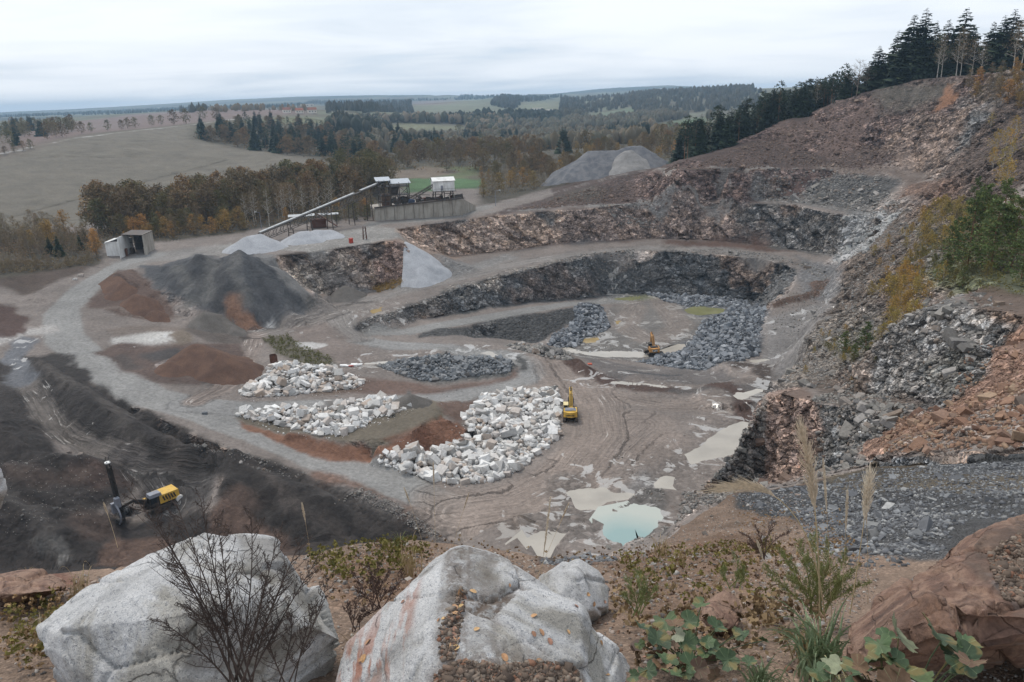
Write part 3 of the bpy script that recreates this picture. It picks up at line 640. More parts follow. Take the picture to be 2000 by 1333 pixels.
zone([(1610,790),(1700,800),(1760,830),(1690,860),(1700,910),(1600,940),(1590,900),(1620,850)], (110, 108, 106), 0.6, 0.3, rock=1.1, grav=0.5)
# the near ledge
near = sstep(44, 38, DIST)
mixc(near, (130, 104, 82), 0.45)
GRAV = np.maximum(GRAV * (1 - near), near * 0.55)
zone([(1440,968),(1560,950),(1700,915),(2100,890),(2300,1100),(2000,1080),(1800,1100),(1700,1090),(1640,1040),(1500,1010),(1440,990)], (84, 84, 85), 0.6, 0.25, grav=1.0)
zone([(1560,945),(1700,912),(2100,905),(2100,950),(1800,960),(1640,965)], (112, 98, 74), 1.2, 0.35, 0.8, grav=0.6)
zone([(1700,912),(1850,904),(2050,895),(2050,920),(1850,925)], (96, 98, 100), 0.5, 0.2, grav=1.0)
zone([(0,1120),(140,1110),(170,1140),(60,1170),(0,1180)], (128, 84, 62), 0.5, 0.2)
zone([(640,1100),(760,1065),(840,1080),(820,1180),(660,1200)], (122, 88, 58), 1.0, 0.3, 0.8)
zone([(1200,1100),(1330,1060),(1500,1040),(1500,1200),(1250,1230)], (118, 88, 62), 1.0, 0.3, 0.8)
zone([(1050,1090),(1200,1086),(1200,1105),(1060,1110)], (74, 70, 66), 0.6, 0.3, 0.8, grav=1)
# woodland floor
for zp in ([(185,478),(240,474),(340,470),(450,460),(490,450),(640,432),(725,425),(770,395),(770,350),(640,372),(520,395),(400,412),(200,440)], [(-100,512),(0,510),(110,508),(195,500),(200,470),(100,455),(-100,462)],
           [(-100,545),(0,542),(110,530),(200,516),(195,502),(100,509),(-100,514)], [(935,402),(1040,378),(1120,358),(1215,332),(1300,318),(1345,300),(1300,280),(1150,300),(1000,320),(935,352)]):
    zone(zp, (82, 74, 58), 1.2, 0.35, rock=0)
zone([(378,274),(470,292),(560,305),(640,314),(745,320),(1060,338),(1180,300),(1380,290),(1380,240),(1180,235),(1000,235),(760,240),(640,246),(560,250),(390,256)], (84, 78, 62), 3, 0.3)
# far fields
zone([(-900,480),(-300,470),(0,440),(200,436),(400,400),(520,375),(645,320),(560,300),(460,290),(375,270),(375,245),(470,234),(400,240),(250,256),(150,268),(80,284),(0,303),(-400,345),(-900,400)], (110, 101, 84), 2, 0.16, warp=0.3)
zone([(0,300),(80,282),(150,266),(250,254),(400,239),(470,231),(600,224),(600,212),(400,214),(250,225),(130,240),(0,262)], (118, 94, 84), 4, 0.08, warp=0.3)
zone([(150,258),(250,250),(250,240),(150,246)], (120, 100, 92), 3, 0.05)
zone([(230,224),(400,213),(420,210),(300,216)], (110, 114, 78), 8, 0.05)
zone([(480,240),(560,228),(640,230),(640,243),(520,243)], (106, 108, 70), 4, 0.06)
zone([(795,355),(905,350),(935,340),(935,325),(760,328),(790,345)], (96, 106, 62), 1.5, 0.08)
zone([(790,378),(850,372),(940,368),(940,350),(800,350)], (74, 112, 58), 1, 0.08)
zone([(735,330),(830,325),(900,335),(830,350),(750,350)], (118, 102, 82), 1, 0.08)
zone([(762,246),(800,241),(905,248),(905,254),(800,256),(765,252)], (112, 112, 74), 4, 0.05)
zone([(815,203),(915,190),(985,192),(930,214),(820,220)], (112, 118, 84), 8, 0.05)
zone([(800,200),(870,195),(880,200),(815,206)], (120, 92, 82), 8, 0.05)
zone([(985,225),(1020,206),(1090,194),(1088,218),(1000,226)], (116, 120, 84), 8, 0.05)
zone([(1150,228),(1230,215),(1230,219),(1160,232)], (90, 118, 70), 6, 0.05)
zone([(1280,250),(1300,243),(1370,230),(1372,246),(1320,254)], (88, 120, 70), 4, 0.05)
# pale country road across the fields
path([(-100,330),(0,303),(40,292),(80,284),(150,270),(250,257),(400,241),(430,237),(470,232)], 3.4, (158, 154, 148), 1.2, 0.03)
# ------------------------------------------------------------------ standing water
WATER = []; PD = np.full(NV, 1e9); PW = np.zeros(NV)
def pool(px, kind, dz=0.0):
    P = drop(px); 
    zw = float(np.percentile(P[:, 2], 35)) + dz
    P = np.array([tuple(PZ(q[0], q[1], zw)) for q in px]); c0_ = P[:, :2].mean(0)
    for P_, z_, k_ in WATER:
        if abs(z_ - zw) < 0.9 and np.linalg.norm(np.array(P_).mean(0) - c0_) < 32: zw = z_; P = np.array([tuple(PZ(q[0], q[1], zw)) for q in px]); break
    m = 12
    s = np.nonzero((X > P[:, 0].min() - m) & (X < P[:, 0].max() + m) & (Y > P[:, 1].min() - m) & (Y < P[:, 1].max() + m))[0]
    d = polydist(XW[s] * 0.5 + X[s] * 0.5, YW[s] * 0.5 + Y[s] * 0.5, P); w = sstep(10.5, 4.0, d)
    nr = d < PD[s]; PD[s[nr]] = d[nr]; PW[s[nr]] = zw
    TW[s] *= 1 - 0.7 * w
    SMOOTH[s] = np.maximum(SMOOTH[s], w)
    GRAV[s] = GRAV[s] + (0.8 - GRAV[s]) * 0.3 * w
    WET[s] = np.maximum(WET[s], w * 0.8)
    c = P[:, :2].mean(0)
    WATER.append(([tuple(c + (p[:2] - c) * 1.0 + (p[:2] - c) / np.linalg.norm(p[:2] - c) * 1.7) for p in P], zw - 0.015 * len(WATER) % 0.09, kind))
pool([(1107,965),(1130,955),(1180,952),(1250,965),(1238,972),(1190,980),(1160,998),(1120,992)], 'mud')
pool([(1175,1020),(1185,1000),(1240,988),(1288,992),(1293,1005),(1290,1030),(1262,1040),(1245,1060),(1262,1080),(1230,1085),(1215,1062),(1185,1045)], 'blue')
pool([(1010,1062),(1040,1040),(1085,1034),(1140,1045),(1190,1050),(1202,1072),(1160,1095),(1060,1092),(1020,1085)], 'mud')
pool([(1270,940),(1300,926),(1328,930),(1318,945),(1342,960),(1318,972),(1280,965)], 'mud')
pool([(1325,885),(1370,862),(1400,840),(1440,822),(1475,813),(1468,860),(1452,885),(1400,895),(1345,910)], 'mud')
pool([(1080,680),(1110,676),(1150,686),(1220,684),(1262,688),(1330,668),(1350,672),(1350,680),(1310,692),(1250,700),(1180,700),(1120,692)], 'mud', -.15)
pool([(1128,662),(1170,660),(1168,668),(1135,671)], 'ochre')
pool([(1330,602),(1370,598),(1420,604),(1420,612),(1370,618),(1340,612)], 'green')
pool([(1360,650),(1372,640),(1400,638),(1395,650)], 'green')
pool([(1192,583),(1215,578),(1262,578),(1240,588),(1205,589)], 'green')
pool([(1196,628),(1205,622),(1212,628),(1205,636)], 'ochre')
pool([(1455,705),(1500,698),(1520,704),(1480,712)], 'mud')
pool([(722,606),(745,600),(742,608),(725,613)], 'ochre')
pool([(700,712),(760,705),(800,700),(830,697),(820,706),(760,712)], 'mud', 0.05)
pool([(1425,770),(1500,752),(1490,765),(1440,782)], 'mud', 0.05)
pool([(930,690),(955,688),(985,697),(1000,706),(980,704),(950,697)], 'mud')
pool([(1170,748),(1310,760),(1300,752),(1210,742)], 'mud')
wp = PD < 12
zt = PW + np.clip(PD, -1.6, 4) * 0.10 + (0.11 * W2 + 0.05 * W1) * sstep(-1.6, 0.6, PD); ww = sstep(10.5, 4.0, PD)
TV[wp, 2] = (TV[:, 2] * (1 - ww) + zt * ww)[wp]
# ------------------------------------------------------------------ relief
N = vnormals(TV, TT); NZ = N[:, 2]
X, Y, Zc = TV[:, 0], TV[:, 1], TV[:, 2]
rockm = np.where(Y > 285, sstep(0.93, 0.80, NZ), sstep(0.86, 0.70, NZ)) * ROCKX * (DIST > 30) * (DIST < 430) * (1 - np.clip(SMOOTH, 0, 1))
rockm = np.clip(rockm, 0, 1.3)
ext = (DIST > 55) & (DIST < 430) & (X > 30) & (ROCKX > 0.3) & (NZ < 0.95)      # broken ground on the slopes
rockm = np.maximum(rockm, np.where(ext, 0.62 * np.clip(ROCKX, 0, 1) * sstep(0.97, 0.88, NZ), 0))
amp0 = np.clip(DIST / 240, 0.32, 1.0)
s = np.nonzero(rockm > 0.02)[0]
Pp = TV[s].copy(); Pp += 0.7 * np.stack([W2[s], W1[s], W2[s] * W1[s]], 1)
A = Matrix.Rotation(R(32), 3, 'Y') @ Matrix.Rotation(R(20), 3, 'X')
Pq = (Pp @ np.array(A)) * np.array([0.62, 1.0, 1.25])
D = np.zeros(len(s)); crack = np.zeros(len(s)); CIDS = []
for size, a, sd_ in ((7.0, 1.15, 3), (2.6, 0.62, 5), (1.1, 0.30, 9)):
    k = size * amp0[s]
    kk = np.exp(np.round(np.log(k) * 1.2) / 1.2)      # a few discrete sizes so the blocks stay whole
    f1, f2, cid, cc = cells(Pq / kk[:, None], sd_)
    dirv = np.stack([h01((cid * 1e6).astype(np.int64), np.full(len(s), q)) - 0.5 for q in (1, 2, 3)], 1) * 2
    tilt = ((Pq / kk[:, None] - cc) * dirv).sum(1)
    edge = sstep(0.0, 0.16, f2 - f1)
    D += a * kk / size * size * 0.17 * ((cid - 0.5) * 1.2 + tilt * 1.1 - (1 - edge) * 0.45)
    crack += (1 - edge) * (0.5 if size < 3 else 0.4)
    CIDS.append(cid)
Ns = N[s].copy(); Ns[:, 2] *= 0.5; Ns /= np.linalg.norm(Ns, axis=1)[:, None]
TV[s] += Ns * (D * rockm[s])[:, None]
# block to block colour differences of the rock itself (rust films, fresh breaks)
tone = 1 + np.clip(rockm[s], 0, 1) * (0.55 * (CIDS[1] - 0.5) + 0.4 * (CIDS[2] - 0.5) + 0.25 * (CIDS[0] - 0.5))
lum = COLR[s].mean(1, keepdims=True)
rust = (h01((CIDS[1] * 1e6).astype(np.int64), np.full(len(s), 8)) - 0.45)[:, None] * np.clip(rockm[s], 0, 1)[:, None]
COLR[s] = np.clip(COLR[s] * tone[:, None] + rust * lum * np.array([[0.16, 0.0, -0.14]]), 0.01, 1)
DIRT = np.zeros(NV); DIRT[s] = np.clip(crack, 0, 1) * np.clip(rockm[s], 0, 1)
# soft relief of soil, sand and field
soft = (1 - np.clip(rockm, 0, 1) * 0.6) * (1 - 0.85 * np.clip(SMOOTH, 0, 1)) * np.where(DIST > 420, 0.0, 1.0)
rel = soft * np.clip(DIST / 150, 0.03, 1.2)
TV[:, 2] += rel * (0.55 * W1 * sstep(0.995, 0.93, NZ) + 0.16 * W2 + 0.14 * GRAV * vnoise(TV / np.clip(DIST / 160, 0.03, 2)[:, None] / 0.9, 77))
# rills down the tipped slopes
sp = np.nonzero((rockm < 0.15) & (NZ < 0.93) & (DIST > 60) & (DIST < 420))[0]
hN = N[sp][:, :2] / np.maximum(np.linalg.norm(N[sp][:, :2], axis=1), 1e-6)[:, None]
al = -hN[:, 1] * X[sp] + hN[:, 0] * Y[sp]
TV[sp, 2] += 0.55 * (1 - SMOOTH[sp]) * fbm(np.stack([X[sp] / 2.4, Y[sp] / 2.4, Zc[sp] / 26], 1), 3, 91) * np.clip(DIST[sp] / 160, 0.4, 1.2)
nb = DIST < 30
TV[nb, 2] += 0.05 * fbm(TV[nb] / 0.55, 4, 15) + 0.10 * fbm(TV[nb] / 2.0, 2, 19)
# ------------------------------------------------------------------ ground object
def nodes_of(name):
    m = bpy.data.materials.new(name); m.use_nodes = True
    nt = m.node_tree; return m, nt.nodes, nt.links, nt.nodes['Principled BSDF']
def new(nodes, typ, **kw):
    n = nodes.new(typ)
    for k, v in kw.items():
        if k in n.inputs: n.inputs[k].default_value = v
        else: setattr(n, k, v)
    return n
def math_(nodes, links, op, a, b=None, c=None, clamp=False):
    n = nodes.new('ShaderNodeMath'); n.operation = op; n.use_clamp = clamp
    for i, v in enumerate((a, b, c)):
        if v is None: continue
        if isinstance(v, (int, float)): n.inputs[i].default_value = v
        else: links.new(v, n.inputs[i])
    return n.outputs[0]
def ramp(nodes, links, src, stops):
    n = nodes.new('ShaderNodeValToRGB'); links.new(src, n.inputs[0]); e = n.color_ramp.elements
    while len(e) < len(stops): e.new(0.5)
    for i, (p, c) in enumerate(stops):
        e[i].position = p; e[i].color = (c, c, c, 1) if isinstance(c, (int, float)) else tuple(c) + (1,)
    return n.outputs[0]
def mixrgb(nodes, links, fac, a, b, mode='MIX'):
    n = nodes.new('ShaderNodeMix'); n.data_type = 'RGBA'; n.blend_type = mode
    for i, v in ((0, fac), (6, a), (7, b)):
        if isinstance(v, (int, float)): n.inputs[i].default_value = v
        elif isinstance(v, tuple): n.inputs[i].default_value = v if len(v) == 4 else v + (1,)
        else: links.new(v, n.inputs[i])
    return n.outputs[2]
def ground_material():
    m, nd, lk, bs = nodes_of('quarry_ground')
    geo = nd.new('ShaderNodeNewGeometry'); pos = geo.outputs['Position']
    col = new(nd, 'ShaderNodeAttribute', attribute_name='Col').outputs['Color']
    msk = new(nd, 'ShaderNodeAttribute', attribute_name='Mask'); sepm = nd.new('ShaderNodeSeparateColor'); lk.new(msk.outputs['Color'], sepm.inputs[0])
    grav, wet, rock = sepm.outputs[0], sepm.outputs[1], sepm.outputs[2]
    trk = new(nd, 'ShaderNodeAttribute', attribute_name='Track'); sept = nd.new('ShaderNodeSeparateXYZ'); lk.new(trk.outputs['Vector'], sept.inputs[0])
    tu, tw, sz = sept.outputs[0], sept.outputs[1], sept.outputs[2]       # sz: grain size of the spot, metres
    def noise(scale, detail, rough=0.6, dist=0.0, vec=pos):
        n = new(nd, 'ShaderNodeTexNoise', Scale=scale, Detail=detail, Roughness=rough, Distortion=dist); lk.new(vec, n.inputs['Vector']); return n
    big = noise(0.06, 9, 0.68, 0.4); fine = noise(1.3, 7, 0.72)
    k1 = ramp(nd, lk, big.outputs[0], [(0.25, 0.72), (0.5, 1.0), (0.75, 1.26)])
    k2 = ramp(nd, lk, fine.outputs[0], [(0.28, 0.66), (0.5, 1.0), (0.72, 1.36)])
    c = mixrgb(nd, lk, 1.0, col, k1, 'MULTIPLY'); c = mixrgb(nd, lk, 1.0, c, k2, 'MULTIPLY')
    # stones in the gravel, sized by the Track.z attribute
    va = new(nd, 'ShaderNodeTexVoronoi', Scale=42.0, Randomness=1.0); lk.new(pos, va.inputs['Vector'])
    vb = new(nd, 'ShaderNodeTexVoronoi', Scale=1.15, Randomness=1.0); lk.new(pos, vb.inputs['Vector'])
    fsel = ramp(nd, lk, sz, [(0.14, 0.0), (0.24, 1.0)])
    vcol = mixrgb(nd, lk, fsel, va.outputs['Color'], vb.outputs['Color'])
    vdis = math_(nd, lk, 'ADD', math_(nd, lk, 'MULTIPLY', va.outputs['Distance'], math_(nd, lk, 'MULTIPLY_ADD', fsel, -1.0, 1.0)), math_(nd, lk, 'MULTIPLY', vb.outputs['Distance'], fsel))
    sepv = nd.new('ShaderNodeSeparateColor'); lk.new(vcol, sepv.inputs[0])
    sv = ramp(nd, lk, sepv.outputs[0], [(0.0, 0.55), (0.55, 0.95), (0.85, 1.3), (1.0, 2.1)])
    gsel = math_(nd, lk, 'MULTIPLY', grav, ramp(nd, lk, noise(0.5, 4).outputs[0], [(0.35, 0.35), (0.6, 1.0)]))
    c2 = mixrgb(nd, lk, 1.0, c, sv, 'MULTIPLY'); c = mixrgb(nd, lk, gsel, c, c2)
    mpv = mp_(nd, lk, pos)
    vk = new(nd, 'ShaderNodeTexVoronoi', Scale=0.85, Randomness=1.0); lk.new(mpv, vk.inputs['Vector'])
    vk2 = new(nd, 'ShaderNodeTexVoronoi', Scale=2.3, Randomness=1.0); lk.new(mpv, vk2.inputs['Vector'])
    sk = nd.new('ShaderNodeSeparateColor'); lk.new(vk.outputs['Color'], sk.inputs[0]); sk2 = nd.new('ShaderNodeSeparateColor'); lk.new(vk2.outputs['Color'], sk2.inputs[0])
    kf = math_(nd, lk, 'MULTIPLY', ramp(nd, lk, sk.outputs[0], [(0.0, 0.50), (0.5, 0.92), (0.8, 1.25), (1.0, 1.75)]), ramp(nd, lk, sk2.outputs[1], [(0.0, 0.62), (0.6, 1.0), (1.0, 1.45)]))
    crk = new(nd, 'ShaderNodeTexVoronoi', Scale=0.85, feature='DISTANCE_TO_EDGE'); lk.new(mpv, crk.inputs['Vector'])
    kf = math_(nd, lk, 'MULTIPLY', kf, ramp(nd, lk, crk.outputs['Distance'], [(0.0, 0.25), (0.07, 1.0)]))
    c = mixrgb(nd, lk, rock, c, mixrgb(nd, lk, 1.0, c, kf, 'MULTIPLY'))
    # tyre tracks: ruts following the lane's own lateral coordinate
    ta2 = new(nd, 'ShaderNodeAttribute', attribute_name='Along').outputs['Fac']
    def streak(fu, fs, off):
        cv = nd.new('ShaderNodeCombineXYZ'); lk.new(math_(nd, lk, 'MULTIPLY', tu, fu), cv.inputs[0]); lk.new(math_(nd, lk, 'MULTIPLY', ta2, fs), cv.inputs[1]); cv.inputs[2].default_value = off
        n = new(nd, 'ShaderNodeTexNoise', Scale=1.0, Detail=5.0, Roughness=0.62, Distortion=0.25); lk.new(cv.outputs[0], n.inputs['Vector']); return n.outputs[0]
    stk = streak(1.5, 0.09, 0.0); nw2 = noise(0.10, 4, 0.55); tsel = math_(nd, lk, 'MULTIPLY', tw, ramp(nd, lk, nw2.outputs[0], [(0.36, 0.35), (0.52, 1.0)]))
    rut = math_(nd, lk, 'MULTIPLY', math_(nd, lk, 'MULTIPLY_ADD', stk, 11.0, -5.5), tsel)
    rut = math_(nd, lk, 'MAXIMUM', math_(nd, lk, 'MINIMUM', rut, 1.0), -1.0)
    kr = math_(nd, lk, 'MULTIPLY_ADD', rut, 0.27, 1.0)
    c = mixrgb(nd, lk, 1.0, c, kr, 'MULTIPLY')
    # wet films
    nwet = noise(0.20, 7, 0.62, 1.2); nwet2 = noise(0.045, 3, 0.5)
    wsel = ramp(nd, lk, math_(nd, lk, 'ADD', nwet.outputs[0], math_(nd, lk, 'MULTIPLY_ADD', wet, 0.16, math_(nd, lk, 'MULTIPLY', nwet2.outputs[0], 0.25))), [(0.80, 0.0), (0.825, 1.0)])
    wsel = math_(nd, lk, 'MULTIPLY', wsel, ramp(nd, lk, wet, [(0.02, 0.0), (0.12, 1.0)]))
    rw = math_(nd, lk, 'MULTIPLY', ramp(nd, lk, rut, [(0.0, 0.0), (0.60, 0.0), (0.8, 0.8)]), ramp(nd, lk, noise(0.12, 5, 0.6).outputs[0], [(0.52, 0.0), (0.58, 0.9)]))
    wsel = math_(nd, lk, 'MAXIMUM', wsel, rw)
    cw = mixrgb(nd, lk, 0.6, c, (0.44, 0.42, 0.39)); c = mixrgb(nd, lk, wsel, c, cw)
    lk.new(c, bs.inputs['Base Color'])
    rg = math_(nd, lk, 'MULTIPLY_ADD', wsel, -0.74, 0.9); lk.new(rg, bs.inputs['Roughness'])
    lk.new(math_(nd, lk, 'MULTIPLY_ADD', wsel, 0.45, 0.3), bs.inputs['Specular IOR Level'])
    # relief
    hs = math_(nd, lk, 'MULTIPLY', vdis, math_(nd, lk, 'MULTIPLY', grav, math_(nd, lk, 'MULTIPLY', sz, -0.9)))
    vr = new(nd, 'ShaderNodeTexVoronoi', Scale=0.55, feature='DISTANCE_TO_EDGE'); lk.new(mp_(nd, lk, pos), vr.inputs['Vector'])
    vr2 = new(nd, 'ShaderNodeTexVoronoi', Scale=1.7, feature='DISTANCE_TO_EDGE'); lk.new(mp_(nd, lk, pos), vr2.inputs['Vector'])
    e1 = ramp(nd, lk, vr.outputs['Distance'], [(0.0, 0.0), (0.12, 1.0)]); e2 = ramp(nd, lk, vr2.outputs['Distance'], [(0.0, 0.0), (0.14, 1.0)])
    hr = math_(nd, lk, 'MULTIPLY', rock, math_(nd, lk, 'ADD', math_(nd, lk, 'MULTIPLY', e1, 0.45), math_(nd, lk, 'MULTIPLY_ADD', e2, 0.2, math_(nd, lk, 'MULTIPLY', sk.outputs[2], 0.55))))
    hf = math_(nd, lk, 'MULTIPLY', math_(nd, lk, 'MULTIPLY_ADD', fine.outputs[0], 0.55, math_(nd, lk, 'MULTIPLY', big.outputs[0], 1.6)), math_(nd, lk, 'MULTIPLY', sz, 0.8))
    hsum = math_(nd, lk, 'ADD', math_(nd, lk, 'ADD', hs, hr), math_(nd, lk, 'MULTIPLY_ADD', rut, 0.16, hf))
    bp = new(nd, 'ShaderNodeBump', Strength=0.9, Distance=1.0); lk.new(hsum, bp.inputs['Height'])
    nowet = math_(nd, lk, 'MULTIPLY_ADD', wsel, -0.8, 0.9); lk.new(nowet, bp.inputs['Strength'])
    lk.new(bp.outputs[0], bs.inputs['Normal'])
    return m
def mp_(nd, lk, pos):
    nz = nd.new('ShaderNodeTexNoise'); nz.inputs['Scale'].default_value = 0.8; nz.inputs['Detail'].default_value = 3; lk.new(pos, nz.inputs['Vector'])
    vm = nd.new('ShaderNodeVectorMath'); vm.operation = 'MULTIPLY_ADD'; vm.inputs[1].default_value = (1.2, 1.2, 1.2); lk.new(nz.outputs['Color'], vm.inputs[0]); lk.new(pos, vm.inputs[2])
    mp = nd.new('ShaderNodeMapping'); mp.inputs['Rotation'].default_value = (R(20), R(32), 0); mp.inputs['Scale'].default_value = (0.7, 1.0, 1.3); lk.new(vm.outputs[0], mp.inputs[0]); return mp.outputs[0]
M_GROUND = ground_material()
def mesh_np(name, V, F, mat=None, smooth=False):
    me = bpy.data.meshes.new(name)
    V = np.asarray(V, dtype=np.float32); F = np.asarray(F, dtype=np.int32)
    me.vertices.add(len(V)); me.vertices.foreach_set('co', V.ravel())
    k = F.shape[1]
    me.loops.add(F.size); me.loops.foreach_set('vertex_index', F.ravel())
    me.polygons.add(len(F)); me.polygons.foreach_set('loop_start', np.arange(len(F), dtype=np.int32) * k)
    if smooth: me.polygons.foreach_set('use_smooth', np.ones(len(F), dtype=bool))
    me.update(calc_edges=True)
    if mat: me.materials.append(mat)
    return me
def structure(name, me, kind='structure'):
    o = bpy.data.objects.new(name, me); COL.objects.link(o); o['kind'] = kind; return o
COLR = np.clip(COLR.mean(1, keepdims=True) * 0.34 + COLR * 0.66, 0.008, 1)
rk_ = np.clip(rockm, 0, 1) * (DIST > 40); COLR *= (np.where((DIST > 40) & (DIST < 430), 0.78, 1.0) * (1 - rk_) + 2.2 * rk_)[:, None]
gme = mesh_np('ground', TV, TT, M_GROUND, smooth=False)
smf = (np.clip(rockm, 0, 1)[TT].mean(1) < 0.3); gme.polygons.foreach_set('use_smooth', smf)
ca = gme.color_attributes.new('Col', 'FLOAT_COLOR', 'POINT')
ca.data.foreach_set('color', np.concatenate([COLR, np.ones((NV, 1))], 1).astype(np.float32).ravel())
ca = gme.color_attributes.new('Mask', 'FLOAT_COLOR', 'POINT')
ca.data.foreach_set('color', np.stack([np.clip(GRAV, 0, 1), np.clip(WET, 0, 1), np.clip(rockm, 0, 1), np.ones(NV)], 1).astype(np.float32).ravel())
ta = gme.attributes.new('Track', 'FLOAT_VECTOR', 'POINT')
SZ = np.clip(DIST * 0.0042, 0.035, 2.0)
ta.data.foreach_set('vector', np.stack([TU, np.clip(TW, 0, 1), SZ], 1).astype(np.float32).ravel())
la = gme.attributes.new('Along', 'FLOAT', 'POINT'); la.data.foreach_set('value', TS.astype(np.float32))
GROUND = structure('ground', gme)
BV2 = BVHTree.FromPolygons(TV[:].tolist(), TT.tolist())
def hit2(px, py):
    h = BV2.ray_cast(CAM, ray(px, py).normalized(), 20000); return h[0]
def gz(x, y):
    h = BV2.ray_cast(Vector((x, y, 2000)), Vector((0, 0, -1)), 4000)
    return h[0].z if h[0] is not None else 0.0
def water_material(kind, c, rough=0.04):
    m, nd, lk, bs = nodes_of('water_' + kind)
    geo = nd.new('ShaderNodeNewGeometry')
    n = new(nd, 'ShaderNodeTexNoise', Scale=0.18, Detail=4.0); lk.new(geo.outputs['Position'], n.inputs['Vector'])
    lk.new(mixrgb(nd, lk, 1.0, tuple(lin(c)), ramp(nd, lk, n.outputs[0], [(0.3, 0.86), (0.7, 1.12)]), 'MULTIPLY'), bs.inputs['Base Color'])
    if kind == 'blue':
        cen = drop([(1228, 1022)])[0]; dn = nd.new('ShaderNodeVectorMath'); dn.operation = 'DISTANCE'; lk.new(geo.outputs['Position'], dn.inputs[0]); dn.inputs[1].default_value = tuple(cen)
        lk.new(mixrgb(nd, lk, ramp(nd, lk, math_(nd, lk, 'MULTIPLY', math_(nd, lk, 'MULTIPLY_ADD', n.outputs[0], 3.0, dn.outputs['Value']), .1), [(0.50, 0.0), (0.95, 1.0)]), tuple(lin(c)), tuple(lin((172,176,168)))), bs.inputs['Base Color'])
    bs.inputs['Roughness'].default_value = rough; bs.inputs['IOR'].default_value = 1.33
    w = new(nd, 'ShaderNodeTexNoise', Scale=3.0, Detail=2.0); lk.new(geo.outputs['Position'], w.inputs['Vector'])
    b = new(nd, 'ShaderNodeBump', Strength=0.08, Distance=0.05); lk.new(w.outputs[0], b.inputs['Height']); lk.new(b.outputs[0], bs.inputs['Normal'])
    return m
WM = {k: water_material(k, c) for k, c in dict(mud=(166, 160, 150), blue=(138, 160, 158), ochre=(158, 138, 98), green=(122, 122, 88)).items()}
for P, zw, kind in WATER:
    P = np.array(P); n = len(P); c = P.mean(0)
    V = [(c[0], c[1], zw)] + [(p[0], p[1], zw) for p in P]
    F = [(0, 1 + i, 1 + (i + 1) % n) for i in range(n)]
    structure('water', mesh_np('water', V, F, WM[kind]))
# ------------------------------------------------------------------ stones and boulder heaps
class MB:
    """collects triangles/quads into one mesh"""
    def __init__(s): s.V = []; s.F = []; s.n = 0; s.C = []
    def add(s, V, F, col=None):
        V = [tuple(v) for v in V]; s.F += [tuple(i + s.n for i in f) for f in F]; s.V += V; s.n += len(V)
        s.C += [col or (1, 1, 1)] * len(V)
    def box(s, c, size, M=None, taper=0.0, col=None):
        x, y, z = [k / 2 for k in size]; o = []
        for i, (a, b, d) in enumerate([(-1,-1,-1),(1,-1,-1),(1,1,-1),(-1,1,-1),(-1,-1,1),(1,-1,1),(1,1,1),(-1,1,1)]):
            k = 1 - taper * (d > 0)
            v = Vector((a * x * k, b * y * k, d * z))
            if M is not None: v = M @ v
            o.append(v + Vector(c))
        s.add(o, [(0,3,2,1),(4,5,6,7),(0,1,5,4),(1,2,6,5),(2,3,7,6),(3,0,4,7)], col)
    def tube(s, a, b, r1, r2=None, n=6, cap=True, col=None):
        a, b = Vector(a), Vector(b); r2 = r1 if r2 is None else r2
        d = (b - a)
        if d.length < 1e-6: return
        q = d.to_track_quat('Z', 'Y').to_matrix(); V = []
        for p, r in ((a, r1), (b, r2)):
            for k in range(n):
                t = 2 * math.pi * k / n; V.append(p + q @ Vector((r * math.cos(t), r * math.sin(t), 0)))
        F = [(k, (k + 1) % n, n + (k + 1) % n, n + k) for k in range(n)]
        if cap: F += [tuple(range(n))[::-1], tuple(range(n, 2 * n))]
        s.add(V, F, col)
    def bar(s, a, b, w, h=None, col=None, up=(0, 0, 1)):
        a, b = Vector(a), Vector(b); h = h or w; d = (b - a); L = d.length
        if L < 1e-6: return
        z = d.normalized(); u = Vector(up)
        if abs(z.dot(u)) > 0.98: u = Vector((1, 0, 0))
        x = u.cross(z).normalized(); y = z.cross(x)
        M = Matrix((x, y, z)).transposed()
        s.box((a + b) / 2, (w, h, L), M, col=col)
    def prism(s, prof, axis_len, M, c, col=None):
        """profile in local xz, extruded along local y"""
        n = len(prof); V = []
        for yy in (-axis_len / 2, axis_len / 2):
            for (x, z) in prof: V.append(M @ Vector((x, yy, z)) + Vector(c))
        F = [tuple(range(n)), tuple(range(n, 2 * n))[::-1]] + [(k, n + k, n + (k + 1) % n, (k + 1) % n) for k in range(n)]
        s.add(V, F, col)
    def mesh(s, name, mat=None, smooth=False):
        me = bpy.data.meshes.new(name); me.from_pydata(s.V, [], s.F); me.update()
        if any(c != (1, 1, 1) for c in s.C):
            ca = me.color_attributes.new('Col', 'FLOAT_COLOR', 'POINT')
            ca.data.foreach_set('color', np.array([list(c) + [1] for c in s.C], dtype=np.float32).ravel())
        if mat: me.materials.append(mat)
        if smooth: me.shade_smooth()
        return me
    def build(s, name, mat, parent=None, smooth=False):
        return obj(name, s.mesh(name, mat, smooth), parent)
def obj(name, me, parent=None, M=None):
    o = bpy.data.objects.new(name, me); COL.objects.link(o)
    if parent is not None: o.parent = parent
    if M is not None: o.matrix_local = M
    return o
def thing(name, label, cat, loc=(0, 0, 0), rz=0, group=None, scale=1.0):
    o = bpy.data.objects.new(name, None); COL.objects.link(o); o.location = loc; o.rotation_euler = (0, 0, rz); o.scale = (scale,) * 3
    o['label'] = label; o['category'] = cat; o.empty_display_size = 0.1
    if group: o['group'] = group
    return o
def tag(o, label, cat, group=None):
    o['label'] = label; o['category'] = cat
    if group: o['group'] = group
    return o
